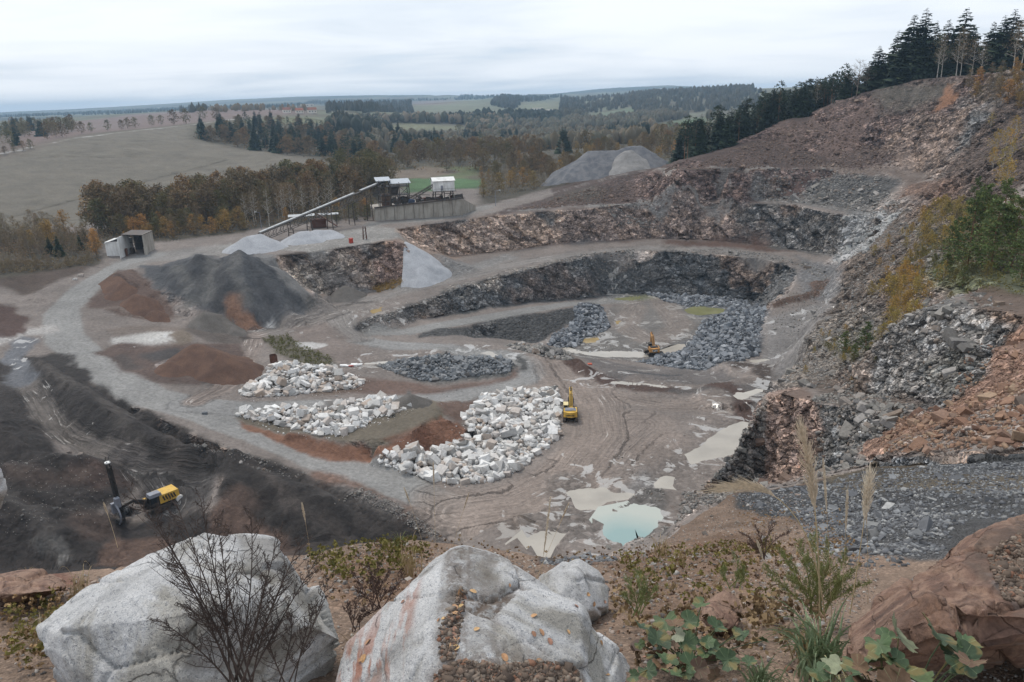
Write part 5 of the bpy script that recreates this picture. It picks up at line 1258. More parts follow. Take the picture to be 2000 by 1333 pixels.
def plant(kind, x, y, H, label, group, rg, zoff=-0.2):
    COUNT[NAMES[kind]] = COUNT.get(NAMES[kind], 0) + 1
    if COUNT[NAMES[kind]] > 292: SURPLUS.append((kind, x, y, H)); return None
    tr, cr_ = rg.choice(KINDS[kind]); s = H / BASEH[kind]
    o = thing(NAMES[kind], label, CATS[kind], (x, y, gz(x, y) + zoff), rg.random() * 6.28, group, s)
    o.scale = (s * rg.uniform(.85, 1.2),) * 2 + (s,)
    obj('trunk', tr, o)
    if cr_: obj('crown', cr_, o)
    return o
def grove(px, mix, n, H, label, group, seed, mind=None):
    """mix: [(kind, weight)]; trees stand inside the outline (given at the trees' feet)"""
    rg = random.Random(seed); pts, _ = poly_sample(px, n, rg, mind)
    for (x, y) in pts:
        kind = rg.choices([k for k, w in mix], [w for k, w in mix])[0]; lab = label[kind] if isinstance(label, dict) else label
        plant(kind, x, y, rg.uniform(*H[kind]) if isinstance(H, dict) else rg.uniform(*H), lab, group + (' - ' + CATS[kind] + ('' if kind != 'olive' else ' olive')) if isinstance(label, dict) else group, rg)
HH = dict(spruce=(14, 20), pine=(15, 19), brown=(11, 16), olive=(11, 15), yellow=(6, 10), thin=(6, 11), birch=(12, 16), bare=(9, 13))
def LB(where): return dict(spruce='dark spruce standing ' + where, pine='tall dark pine standing ' + where, brown='brown autumn broadleaf tree standing ' + where, olive='olive green autumn broadleaf tree standing ' + where, yellow='small tree with yellow autumn leaves ' + where, thin='slim young tree with sparse tan leaves ' + where, birch='white stemmed birch with sparse leaves ' + where, bare='leafless grey tree ' + where)
# belt between the yard and the big field
grove([(195,462),(330,455),(400,440),(520,425),(640,405),(650,385),(520,395),(400,415),(300,432),(200,445)], [('brown',7),('olive',2),('thin',1)], 95, dict(HH, brown=(13,20), olive=(12,17)), LB('in the belt between yard and big field'), 'belt behind the shed', 31, 4.0)
grove([(560,405),(700,395),(770,372),(760,350),(640,372),(560,390)], [('olive',6),('brown',3)], 50, dict(HH, olive=(14,20), brown=(13,18)), LB('on the mound left of the crusher tower'), 'mound by the crusher', 32, 4.0)
grove([(480,448),(560,440),(660,425),(735,415),(720,400),(600,415),(480,430)], [('birch',5),('thin',4),('yellow',1)], 34, HH, LB('in front of the belt beside the long conveyor'), 'conveyor birches', 33, 3.0)
grove([(240,472),(330,468),(440,455),(480,448),(470,438),(330,452),(240,460)], [('yellow',5),('thin',3),('olive',3)], 34, dict(HH, yellow=(5,9), olive=(6,10)), LB('along the yard edge right of the shed'), 'yard edge', 34, 3.0)
grove([(-60,512),(0,508),(110,505),(190,500),(190,470),(100,455),(0,460),(-60,465)], [('thin',7),('yellow',2),('spruce',.8)], 70, dict(HH, spruce=(5,8), thin=(5,10)), LB('in the scrub left of the shed'), 'left scrub', 35, 2.5)
grove([(0,540),(110,528),(190,515),(190,505),(100,508),(0,515)], [('thin',7)], 22, (3, 5), 'low tan bush on the bank above the left haul road', 'bushes on the left bank', 36, 2.0)
grove([(640,440),(720,432),(735,425),(735,415),(640,425)], [('thin',3),('yellow',2),('olive',1)], 14, dict(HH, thin=(5,8), olive=(5,8)), LB('in front of the pale retaining wall'), 'wall scrub', 37, 2.5)
# young growth between plant and gravel heap
grove([(940,392),(1040,375),(1090,358),(1130,340),(1200,322),(1290,318),(1340,300),(1300,280),(1150,300),(1000,320),(935,350)], [('yellow',5),('thin',4),('brown',3),('birch',1)], 120, dict(HH, brown=(9,13), birch=(10,13)), LB('in the thicket around the far gravel heap'), 'thicket by the gravel heap', 38, 4.5)
# mid woods
grove([(378,272),(470,290),(560,303),(640,312),(735,318),(745,290),(640,262),(560,250),(480,250),(390,256)], [('spruce',5),('pine',3),('brown',5)], 135, dict(HH, spruce=(15,22), brown=(12,16)), LB('in the wood that juts into the big field'), 'wood in the field', 39, 7)
grove([(640,262),(760,290),(790,280),(760,262),(660,245)], [('spruce',4),('pine',2),('brown',1)], 30, HH, LB('in the upper part of the wood beyond the field'), 'upper wood', 40, 8)
grove([(770,330),(900,338),(1040,335),(1060,310),(900,300),(780,305)], [('brown',8),('birch',1),('bare',1)], 75, HH, LB('in the valley row behind the plant'), 'valley row', 41, 7)
for poly, n, wh in (([(768,300),(870,303),(870,285),(775,282)], 36, 'in the dark rectangular plantation above the valley'), ([(900,290),(960,288),(960,278),(905,278)], 14, 'in the round dark copse right of the plantation'),
                    ([(980,288),(1012,288),(1010,278),(985,278)], 9, 'in the small dark copse in the valley centre'), ([(1175,285),(1270,278),(1265,258),(1190,262)], 30, 'in the tall clump left of the green meadow'), ([(1092,300),(1106,300),(1104,290)], 2, 'as the lone pair before the valley')):
    grove(poly, [('spruce', 1)], n, (15, 22), 'dark spruce ' + wh, 'spruces ' + wh, 42 + n, 5)
grove([(860,300),(1170,300),(1180,268),(1000,262),(870,265)], [('brown',8),('thin',1)], 60, dict(HH, thin=(9,13)), LB('in the brown wood of the valley floor'), 'valley floor wood', 47, 9)
grove([(1270,300),(1360,290),(1370,262),(1290,262)], [('brown',5),('thin',2)], 26, HH, LB('at the meadow left of the dark pine wood'), 'meadow edge', 48, 6)
# dark wood behind the upper right wall
def crest_wood():
    rg = random.Random(49); cp = [v for v in crest]; L_ = LB('in the dark wood behind the red wall')
    for k in range(230):
        f = rg.uniform(.4, 9.6); i = int(f); p = cp[i].lerp(cp[i + 1], f - i); d = Vector((p.x, p.y, 0)).normalized(); b = rg.uniform(9, 75) ** 1.0; x, y = p.x + d.x * b, p.y + d.y * b; kind = rg.choices(['pine', 'spruce', 'birch'], [6, 4, .5])[0]
        plant(kind, x, y, rg.uniform(13, 19) * (1 if f < 8.3 else .6), L_[kind], 'wood behind the red wall - ' + CATS[kind], rg)
crest_wood()
# far-left wood and the road avenue
grove([(-80,300),(0,292),(60,280),(145,266),(145,250),(60,252),(-80,268)], [('brown',6),('spruce',3)], 60, dict(HH, brown=(12,17)), LB('in the wood at the far left of the road'), 'far left wood', 50, 7)
rg = random.Random(5)
for (px, py, h) in ((160,262,11),(178,259,9),(211,256,10),(238,254,9),(250,252,10),(264,251,10),(297,247,10),(315,245,9),(340,245,14),(364,243,14),(397,235,12),(422,235,11),(60,291,9),(28,298,8),(46,294,9),(10,302,8)):
    h_ = hit2(px, py)
    if h_: plant('brown', h_.x, h_.y, h * h_.y / 760, 'single roadside tree of the avenue across the far field', 'avenue trees across the field', rg)
# crest trees against the sky
def crest_tree(kind, px, base, top, lab, group=None, Y=350):
    p = PY(px, base, Y); t = PY(px, top, Y); rg = random.Random(px); z = gz(p.x, p.y)
    s = plant(kind, p.x, p.y, max(3, t.z - z), lab, group, rg, -0.3)
    if kind == 'spruce': s.scale = (s.scale.x * 1.35, s.scale.y * 1.35, s.scale.z)
    return s
for kind, px, b, t, lab, Y in (
    ('bare',1672,195,112,'leafless tree leftmost on the skyline crest',352), ('bare',1690,192,122,'second leafless tree on the skyline crest',354), ('spruce',1709,185,88,'narrow spruce left of the tall skyline cluster',356),
    ('spruce',1742,178,58,'pointed spruce just left of the tallest skyline pair',356), ('spruce',1770,175,26,'tall ragged spruce left in the highest skyline cluster',352), ('spruce',1792,172,14,'tallest ragged spruce of the skyline cluster',350),
    ('spruce',1815,170,40,'spruce at the right flank of the tallest skyline cluster',348), ('spruce',1838,168,36,'spruce behind the birches on the skyline',352), ('spruce',1869,165,13,'single tall spruce standing clear above the birches',350),
    ('spruce',1888,162,46,'small spruce right of the single tall skyline spruce',352), ('spruce',1926,160,40,'slim spruce between birches and the rightmost skyline trees',345), ('spruce',1945,158,28,'dark spruce left of the rightmost skyline spruce',340),
    ('spruce',1963,156,16,'rightmost tall spruce on the skyline',338), ('spruce',1755,176,80,'short dense spruce filling the left of the skyline cluster',347), ('spruce',1804,172,66,'short dense spruce filling the right of the skyline cluster',346), ('spruce',1780,174,60,'dense spruce in the middle of the skyline cluster',346),
    ('birch',1830,152,60,'leftmost white stemmed birch on the crest',330), ('birch',1838,152,66,'second white stemmed birch on the crest',329), ('birch',1867,150,56,'birch with two pale stems right of the single spruce',327), ('birch',1875,150,62,'slender birch close to the pair under the spruce',326),
    ('birch',1897,150,72,'birch leaning over the crest bushes',322), ('birch',1914,148,80,'small birch among the crest bushes',318), ('birch',1978,140,40,'tall birch near the right end of the crest',300), ('birch',1993,138,30,'rightmost birch on the crest',296)):
    crest_tree(kind, px, b, t, lab, None, Y)
grove([(1700,170),(1790,152),(1842,149),(1900,146),(2010,133),(2010,128),(1880,142),(1790,150)], [('thin',4),('yellow',2)], 26, dict(thin=(3,6), yellow=(3,6)), LB('low along the grassy crest'), 'crest bushes', 52, 2.5)
grove([(1880,165),(1940,160),(2030,140),(2060,200),(1960,210),(1900,190)], [('thin',4),('yellow',4)], 30, dict(thin=(5,9), yellow=(4,8)), LB('on the slope under the skyline trees'), 'upper slope saplings', 53, 3.0)
# ------------------------------------------------------------------ far woods that read as one mass
M_FARW = leaf_material('far_wood_crowns', [(50,58,50),(66,64,54),(44,54,48),(76,70,56),(52,60,48)], 0.0, 0.25)
MEADOW = [[(p.x, p.y) for p in (PZ(a, b, zz) if False else hit(a, b) for a, b in pl) if p is not None] for zz, pl in ((0, [(755,240),(910,243),(915,268),(755,268)]), (0, [(800,198),(915,186),(990,190),(935,226),(812,230)]), (0, [(975,228),(1020,202),(1095,190),(1095,228)]), (0, [(1145,224),(1235,210),(1240,232),(1150,240)]), (0, [(1275,244),(1380,226),(1380,262),(1275,266)]), (0, [(470,236),(560,224),(650,228),(650,250),(480,250)]))]
def far_wood(px, n, H, mat=M_FARW, seed=1, brown=0.5):
    rs = np.random.default_rng(seed); rg = random.Random(seed); pts, _ = poly_sample(px, n, rg); Vs, Fs, Rn = [], [], []; k = 0
    for (x, y) in pts:
        if y < (1000 if x > 150 else 560) or any(len(q) > 2 and inside(x, y, q) for q in MEADOW): continue
        h = rg.uniform(*H); z = gz(x, y); r = h * rg.uniform(.22, .38); con = rg.random() > brown; q = 6; rr = rg.random()
        lv = ((0.1, .8), (.45, 1.15), (.78, .95), (1.0, .3)) if not con else ((0.08, .9), (.4, .7), (.75, .34), (1.0, .02))
        for (t, w) in lv:
            for j in range(q):
                a = j * 6.283 / q + rg.uniform(-.3, .3); w2 = w * r * rg.uniform(.75, 1.25); Vs.append((x + math.cos(a) * w2, y + math.sin(a) * w2, z + h * t + rg.uniform(-.05, .05) * h)); Rn.append(rr * .7 + rg.random() * .3)
        for l in range(3):
            for j in range(q): Fs.append((k + l * q + j, k + l * q + (j + 1) % q, k + (l + 1) * q + (j + 1) % q, k + (l + 1) * q + j))
        Fs.append((k + 18, k + 20, k + 22, k + 19)); k += 24
    if not Vs: print('EMPTY far_wood', seed); return
    o = bpy.data.objects.new('far_woodland', rnd_mesh('far_woodland', np.array(Vs), np.array(Fs), np.array(Rn), mat)); COL.objects.link(o); o['kind'] = 'stuff'
M_FARB = leaf_material('far_brown_crowns', [(112,100,84),(96,88,74),(126,108,84),(88,84,70),(70,74,60)], 0.0, 0.35)
far_wood([(1090,238),(1200,228),(1320,222),(1500,212),(1680,198),(1690,160),(1560,166),(1450,174),(1340,180),(1210,196),(1110,212)], 3800, (11, 18), seed=2, brown=.25)
far_wood([(1010,262),(1180,256),(1330,246),(1400,232),(1300,224),(1150,236),(1010,245)], 500, (11, 16), M_FARB, 3, .9)
far_wood([(630,262),(760,262),(900,262),(1000,262),(1000,240),(850,235),(700,238),(630,245)], 700, (11, 17), M_FARB, 4, .8)
far_wood([(640,222),(720,224),(815,220),(812,207),(700,208),(640,212)], 500, (15, 22), seed=5, brown=.2)
far_wood([(890,206),(985,210),(1085,198),(1100,190),(985,184),(900,188)], 500, (14, 20), seed=6, brown=.3)
far_wood([(950,206),(1015,222),(1020,204),(970,196)], 160, (14, 20), seed=7, brown=.3)
far_wood([(640,258),(700,268),(760,276),(770,262),(700,246)], 120, (14, 20), seed=8, brown=.3)
far_wood([(1085,226),(1130,232),(1140,205),(1095,195)], 160, (14, 20), seed=9, brown=.3)
far_wood([(350,224),(408,222),(405,214),(352,216)], 90, (13, 18), seed=10, brown=.1)
far_wood([(408,224),(600,222),(600,214),(408,215)], 160, (9, 14), M_FARB, 11, .9)
far_wood([(830,250),(1000,245),(1100,245),(1085,228),(900,232)], 260, (12, 18), seed=12, brown=.5)
far_wood([(-50,232),(150,226),(420,214),(600,210),(600,204),(300,214),(-50,226)], 1600, (9, 15), seed=13, brown=.2)
far_wood([(600,205),(900,200),(1300,190),(1500,186),(1500,180),(1300,183),(900,193),(600,200)], 2000, (9, 15), seed=14, brown=.2)
far_wood([(640,300),(760,300),(900,300),(1000,300),(1180,290),(1300,285),(1330,262),(1180,262),(1000,262),(760,265),(650,275)], 900, (9, 15), M_FARB, 18, .85)
far_wood([(1240,262),(1290,258),(1320,248),(1290,246)], 40, (12, 16), M_FARB, 16, .8)
far_wood([(560,238),(650,236),(650,228),(600,224),(560,230)], 60, (10, 15), M_FARB, 17, .8)
# far houses
M_FWALL = stone_material('far_white_plaster', [(214,208,198),(200,190,176)], 3, 0.05, bump=0.0)
M_FROOF = stone_material('far_red_roof', [(140,86,66),(120,80,66)], 3, 0.1, bump=0.0)
M_DARK, nd_, lk_, bs_ = nodes_of('dark_opening'); bs_.inputs['Base Color'].default_value = (.02, .02, .022, 1)
def far_house(px, py, w, d, h, label, flat=False, rz=0.4):
    p = hit2(px, py)
    if p is None: return
    root = thing('house', label, 'house', (p.x, p.y, p.z), rz)
    m = MB(); m.box((0, 0, h / 2), (w, d, h)); wl_ = m.build('wall', M_FWALL, root)
    m = MB()
    if flat: m.box((0, 0, h + .3), (w * 1.03, d * 1.03, .5)); m.build('roof', M_FWALL, root)
    else: m.prism([(-d * .58, h), (d * .58, h), (0, h + d * .42)], w * 1.06, Matrix.Rotation(R(90), 3, 'Z'), (0, 0, 0)); m.build('roof', M_FROOF, root)
    for k in range(3):
        m = MB(); m.box((-w / 2 + w * (k + .5) / 3, -d / 2 - .05, h * .55), (w * .12, .1, h * .3)); m.build('window', M_DARK, root)
for a in ((1050,217,26,12,7,'long white villa on the green hillside in the distance',True), (1072,219,18,10,5,'lower white wing right of the hillside villa',True), (876,236,16,10,6,'white farmhouse among trees in the valley distance',False), (892,238,14,9,5,'second far farmhouse right of the white one',False), (826,232,12,9,5,'small far house with red roof left in the valley',False),
          (610,222,14,10,6,'white far house by the upper left meadow',False), (585,222,12,9,5,'house with red roof left of the white far house',False), (560,221,12,9,5,'leftmost house of the far hamlet',False), (500,209,60,20,8,'pale far industrial hall on the plain',True), (420,212,50,20,8,'left one of the pale halls on the far plain',True), (600,209,40,16,8,'pale hall right on the far plain',True), (1290,176,30,15,10,'tiny white building on the far blue ridge',True)):
    far_house(a[0], a[1], a[2], a[3], a[4], a[5], a[6])

understory([(190,475),(340,470),(480,452),(700,425),(770,380),(760,355),(640,375),(520,395),(400,415),(190,445)], 1500, 3.5, M_BROWN, 201)
understory([(-60,515),(0,508),(110,505),(190,500),(200,470),(100,455),(0,460),(-60,465)], 900, 2.0, M_THIN, 202)
understory([(-60,535),(0,538),(110,528),(195,514),(190,502),(100,508),(-60,515)], 500, 1.0, M_THIN, 203, size=.35)
understory([(940,392),(1040,375),(1090,358),(1130,340),(1200,322),(1290,318),(1340,300),(1300,280),(1150,300),(1000,320),(935,350)], 1300, 2.5, M_THIN, 204)
understory([(378,272),(470,290),(560,303),(640,312),(735,318),(745,290),(640,262),(560,250),(480,250),(390,256)], 900, 4, M_BROWN, 205, size=1.0)
understory([(860,302),(1170,302),(1180,268),(1000,262),(870,265)], 900, 5, M_BROWN, 206, size=1.2)
understory([(770,332),(900,340),(1040,337),(1060,310),(900,300),(780,303)], 500, 4, M_BROWN, 207, size=.9)
understory([(1040,262),(1280,262),(1380,292),(1370,255),(1330,243),(1180,255)], 700, 5, M_BROWN, 209, size=1.2)
understory([(640,262),(760,262),(900,262),(880,300),(770,300)], 600, 5, M_BROWN, 210, size=1.3)

def surplus_trees():
    """broadleaf trees past the count limit: the small far ones, joined"""
    Vs, Rn = [], []; rg = random.Random(4); tk = MB()
    for kind, x, y, H in SURPLUS:
        cr_ = rg.choice(KINDS[kind])[1]; n = len(cr_.vertices); co = np.empty(n * 3, dtype=np.float32); cr_.vertices.foreach_get('co', co); co = co.reshape(-1, 4, 3)[::5]
        c = co.mean(1, keepdims=True); co = c + (co - c) * 2.0; s = H / BASEH[kind]; a = rg.random() * 6.28; z = gz(x, y) - .2
        R_ = np.array([[math.cos(a), -math.sin(a), 0], [math.sin(a), math.cos(a), 0], [0, 0, 1]]); w = (co.reshape(-1, 3) @ R_.T) * s + np.array([x, y, z]); Vs.append(w); Rn.append(np.full(len(w), rg.random()))
        tk.tube((x, y, z), (x, y, z + H * .7), .2, .05, 5, False)
    if Vs:
        V = np.concatenate(Vs); o = bpy.data.objects.new('distant_tree_crowns', rnd_mesh('distant_tree_crowns', V, np.arange(len(V)).reshape(-1, 4), np.concatenate(Rn), M_BROWN)); COL.objects.link(o); o['kind'] = 'stuff'
        t = tk.build('distant_tree_trunks', M_BARK); t['kind'] = 'stuff'
surplus_trees()
# ------------------------------------------------------------------ tipped heaps of sand and gravel
def sand_material(name, c, c2, speck=0.25):
    m, nd, lk, bs = nodes_of(name); geo = nd.new('ShaderNodeNewGeometry'); pos = geo.outputs['Position']
    n = new(nd, 'ShaderNodeTexNoise', Scale=0.28, Detail=8.0, Roughness=0.62, Distortion=0.5); lk.new(pos, n.inputs['Vector'])
    f = new(nd, 'ShaderNodeTexNoise', Scale=3.5, Detail=5.0, Roughness=0.8); lk.new(pos, f.inputs['Vector'])
    k = mixrgb(nd, lk, ramp(nd, lk, n.outputs[0], [(0.38, 0.0), (0.62, 1.0)]), tuple(lin(c)), tuple(lin(c2)))
    lk.new(mixrgb(nd, lk, 1.0, k, ramp(nd, lk, f.outputs[0], [(0.3, 1 - speck), (0.7, 1 + speck)]), 'MULTIPLY'), bs.inputs['Base Color'])
    bs.inputs['Roughness'].default_value = 0.95; bs.inputs['Specular IOR Level'].default_value = 0.2
    b = new(nd, 'ShaderNodeBump', Strength=0.7, Distance=0.25); lk.new(f.outputs[0], b.inputs['Height']); lk.new(b.outputs[0], bs.inputs['Normal'])
    return m
M_MGRAV = sand_material('mid_gravel', (138,136,134), (120,118,116)); M_LGRAV = sand_material('pale_gravel', (166,168,172), (150,152,156)); M_DGRAV = sand_material('dark_gravel', (88,90,95), (112,112,114)); M_BRSAND = sand_material('brown_earth', (102,80,68), (86,68,60))
M_GSAND = sand_material('grey_sand', (104,100,96), (88,84,80)); M_ORSAND = sand_material('orange_earth', (138,98,70), (116,84,64)); M_DKEARTH = sand_material('dark_earth', (64,57,53), (78,68,62))
def sandheap(name, label, cat, ridge, slope, mat, seed=1, res=0.9, rough=0.35, drop_=0, xmin=None):
    """ridge: world points of the crest line; the sides fall at the angle of repose until they meet the ground"""
    rd = [Vector((p[0], p[1], max(p[2], gz(p[0], p[1]) + 1.2))) for p in ridge]; hmax = max(p.z - gz(p.x, p.y) for p in rd); tn = math.tan(R(slope)); rad = (hmax + drop_) / tn * 1.9 + 4
    x0, x1 = min(p.x for p in rd) - rad, max(p.x for p in rd) + rad; y0, y1 = min(p.y for p in rd) - rad, max(p.y for p in rd) + rad
    nx, ny = int((x1 - x0) / res) + 1, int((y1 - y0) / res) + 1
    gx, gy = np.meshgrid(np.linspace(x0, x1, nx), np.linspace(y0, y1, ny)); gx, gy = gx.ravel(), gy.ravel(); H = np.full(len(gx), -1e9)
    if len(rd) == 1: rd = [rd[0], rd[0] + Vector((.01, 0, 0))]
    wob = fbm(np.stack([gx / 6, gy / 6, np.full(len(gx), seed)], 1), 3, seed); ang = fbm(np.stack([gx / 3.5, gy / 3.5, np.full(len(gx), seed + .5)], 1), 2, seed + 3)
    for a, b in zip(rd[:-1], rd[1:]):
        ex, ey = b.x - a.x, b.y - a.y; t = np.clip(((gx - a.x) * ex + (gy - a.y) * ey) / (ex * ex + ey * ey + 1e-9), 0, 1)
        d = np.hypot(gx - a.x - t * ex, gy - a.y - t * ey); H = np.maximum(H, a.z + (b.z - a.z) * t - np.sqrt(d * d + .5) * tn * (1 + .16 * wob))
    H += rough * ang * 0.8
    if xmin is not None: H[gx < xmin] = -1e9
    G = np.array([gz(x, y) for x, y in zip(gx, gy)]); keep = H > G - 0.5; H = np.maximum(H, G - 1.0)
    V = np.stack([gx, gy, H], 1); idx = np.arange(nx * ny).reshape(ny, nx)
    q = np.stack([idx[:-1, :-1].ravel(), idx[:-1, 1:].ravel(), idx[1:, 1:].ravel(), idx[1:, :-1].ravel()], 1); q = q[keep[q].any(1)]
    u, inv = np.unique(q, return_inverse=True)
    q = inv.reshape(q.shape); lab_ = np.arange(len(u))
    for _ in range(200):
        mn = lab_[q].min(1); old = lab_.copy(); np.minimum.at(lab_, q.ravel(), np.repeat(mn, 4))
        if (lab_ == old).all(): break
    vals, cnts = np.unique(lab_[q[:, 0]], return_counts=True); q = q[lab_[q[:, 0]] == vals[cnts.argmax()]]; u2, inv2 = np.unique(q, return_inverse=True); u = u[u2]; q = inv2.reshape(q.shape)
    me = mesh_np(name, V[u], q, mat, smooth=True); o = bpy.data.objects.new(name, me); COL.objects.link(o); return tag(o, label, cat)
sandheap('gravel_heap', 'big flat topped grey gravel heap beyond the upper road, against the wood', 'gravel heap', [PY(1152,293,400), PY(1205,292,402), PY(1228,284,404), PY(1252,283,405), PY(1285,304,400)], 33, M_DGRAV, 1, 1.2)
sandheap('gravel_heap', 'pale cone of gravel heaped against the right face of the far grey heap', 'gravel heap', [PY(1222,293,397), PY(1232,291,398)], 35, M_MGRAV, 2, 1.2)
sandheap('gravel_heap', 'largest pale gravel cone on the yard under the foot of the conveyor', 'gravel heap', [PY(482,459,261), PY(507,455,262)], 31, M_LGRAV, 3)
sandheap('gravel_heap', 'middle pale gravel cone right of the largest one on the yard', 'gravel heap', [PY(586,449,272), PY(600,450,272)], 30, M_LGRAV, 4)
sandheap('gravel_heap', 'low light gravel heap rightmost on the yard', 'gravel heap', [PY(615,447,278), PY(642,447,279)], 26, M_LGRAV, 5)
sandheap('gravel_heap', 'small pale heap between the two conveyor heaps', 'gravel heap', [PY(556,467,271)], 30, M_LGRAV, 6)
sandheap('gravel_heap', 'pale gravel cone tipped over the cliff edge into the recess', 'gravel heap', [(-36.2, 269.0, 19.6), (-34.8, 268.6, 18.9)], 37, M_LGRAV, 7, .7, .3, 13, -36.9)
sandheap('gravel_heap', 'small grey cone at the foot of the dark heap beside the cliff', 'gravel heap', [PZ(604,575,8.2)], 33, M_GSAND, 8, .6)
sandheap('gravel_heap', 'wider grey brown cone below the cliff under the yard', 'gravel heap', [PZ(672,556,9.6)], 33, M_GSAND, 9, .7)
sandheap('gravel_heap', 'small dark cone on top of the earth bank beside the road', 'gravel heap', [PZ(797,767,7.0)], 32, M_GSAND, 10, .5)
sandheap('gravel_heap', 'small cone of earth and pale rubble in the loop of the haul road', 'gravel heap', [PZ(330,704,9.2)], 26, M_BRSAND, 11, .5)
sandheap('earth_heap', 'tallest reddish brown earth heap inside the left road bend', 'earth heap', [PZ(228,531,18.8), PZ(240,548,18.0)], 33, M_BRSAND, 12, .7)
sandheap('earth_heap', 'middle brown earth heap in front of the tallest one', 'earth heap', [PZ(264,571,16.0), PZ(282,576,15.4)], 33, M_BRSAND, 13, .6)
sandheap('earth_heap', 'small smooth brown cone at the edge of the brown heaps', 'earth heap', [PZ(302,603,12.6)], 32, M_BRSAND, 14, .5)
sandheap('earth_heap', 'brown ridge between the pale pond bed and the dark tip', 'earth heap', [PZ(400,606,12.2), PZ(425,612,10.2), PZ(455,640,8)], 34, M_GSAND, 18, .6)
sandheap('earth_heap', 'reddish brown mound inside the loop right of the pale pond bed', 'earth heap', [PZ(380,668,11.8), PZ(425,686,10.6)], 31, M_BRSAND, 19, .6)
# ------------------------------------------------------------------ materials for built things
def plain(name, c, rough=0.6, metal=0.0, dirt=0.25, scale=1.2, dcol=(90, 78, 66)):
    m, nd, lk, bs = nodes_of(name); tc = nd.new('ShaderNodeTexCoord')
    n = new(nd, 'ShaderNodeTexNoise', Scale=scale, Detail=8.0, Roughness=0.7); lk.new(tc.outputs['Object'], n.inputs['Vector'])
    lk.new(mixrgb(nd, lk, ramp(nd, lk, n.outputs[0], [(0.46, 0.0), (0.7, dirt * 2)]), tuple(lin(c)), tuple(lin(dcol))), bs.inputs['Base Color'])
    bs.inputs['Roughness'].default_value = rough; bs.inputs['Metallic'].default_value = metal
    return m
def streaked(name, c, dc, sx=1.0):
    """concrete or sheet with rain streaks running down"""
    m, nd, lk, bs = nodes_of(name); tc = nd.new('ShaderNodeTexCoord'); mp = nd.new('ShaderNodeMapping'); mp.inputs['Scale'].default_value = (sx, sx, 0.12); lk.new(tc.outputs['Object'], mp.inputs[0])
    n = new(nd, 'ShaderNodeTexNoise', Scale=1.0, Detail=7.0, Roughness=0.7); lk.new(mp.outputs[0], n.inputs['Vector'])
    n2 = new(nd, 'ShaderNodeTexNoise', Scale=0.3, Detail=6.0, Roughness=0.7); lk.new(tc.outputs['Object'], n2.inputs['Vector'])
    k = mixrgb(nd, lk, ramp(nd, lk, n.outputs[0], [(0.45, 0.0), (0.72, 0.75)]), tuple(lin(c)), tuple(lin(dc)))
    lk.new(mixrgb(nd, lk, 1.0, k, ramp(nd, lk, n2.outputs[0], [(0.3, 0.8), (0.7, 1.1)]), 'MULTIPLY'), bs.inputs['Base Color']); bs.inputs['Roughness'].default_value = 0.85
    return m
M_CONC = streaked('stained_concrete', (162,156,146), (104,92,80), 0.7); M_STEEL = plain('weathered_steel', (68,64,60), 0.6, 0.3, 0.4, 1.5, (100,72,54)); M_WSHEET = streaked('white_sheet_wall', (222,222,220), (170,166,160), 0.8)
M_RSHEET = plain('grey_roof_sheet', (168,174,180), 0.45, 0.2, 0.15); M_BELT = plain('conveyor_cover', (160,164,166), 0.5, 0.1, 0.25, 1.0, (150,146,140)); M_RUSTY = plain('rusty_steel', (92,58,44), 0.85, 0.1, 0.4); M_REDP = plain('red_paint', (170,58,40), 0.6, 0, .2)
M_YEL = plain('yellow_machine_paint', (206,166,66), 0.5, 0, 0.22, 1.6, (130,108,78)); M_YEL2 = plain('orange_yellow_machine_paint', (190,138,74), 0.5, 0, 0.3, 1.6, (128,104,80)); M_CREAM = plain('cream_cab_paint', (224,206,150), 0.45, 0, .2)
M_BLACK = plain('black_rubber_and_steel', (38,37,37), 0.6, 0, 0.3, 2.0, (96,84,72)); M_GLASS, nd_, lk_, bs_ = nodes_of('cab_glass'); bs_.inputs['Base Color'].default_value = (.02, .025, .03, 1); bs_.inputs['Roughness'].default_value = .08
M_GREYP = plain('grey_paint', (128,132,142), 0.5, 0, .25); M_WHITEP = plain('white_paint', (226,226,224), 0.5, 0, .1); M_BLUEP = plain('blue_paint', (52,74,104), 0.6, 0, .3); M_BRICKY = plain('brown_plaster', (126,104,86), 0.9, 0, .4, .8); M_TRACK = plain('muddy_track', (74,66,60), 0.9, 0, .4, 3)
def up_to(p, py, px=None):
    """height above p (straight up) that shows at image row py"""
    d = ray(px if px is not None else project(np.array([list(p)]))[0][0], py); return CAM.z + d.z * (p.y / d.y)
# ------------------------------------------------------------------ crushing plant
P1, P2, P3 = PZ(733,433,20.3), PZ(903,421,20.5), PZ(929,411,20.7)
zt1, zt2, zt3 = up_to(P1,407), up_to(P2,388), up_to(P3,402)
wall = thing('retaining_wall', 'long stained pale concrete retaining wall under the crushing plant', 'wall', tuple(P1))
off = P1
def quadwall(a, b, za, zb, th, mb):
    d = Vector((b.x - a.x, b.y - a.y, 0)).normalized(); nrm = Vector((-d.y, d.x, 0)) * th; g = 18.5
    lo = [Vector((a.x, a.y, g)), Vector((b.x, b.y, g)), Vector((b.x, b.y, g)) + nrm, Vector((a.x, a.y, g)) + nrm]; hi = [Vector((a.x, a.y, za)), Vector((b.x, b.y, zb)), Vector((b.x, b.y, zb)) + nrm, Vector((a.x, a.y, za)) + nrm]
    mb.add([v - off for v in lo + hi], [(0,3,2,1),(4,5,6,7),(0,1,5,4),(1,2,6,5),(2,3,7,6),(3,0,4,7)])
nseg = 9
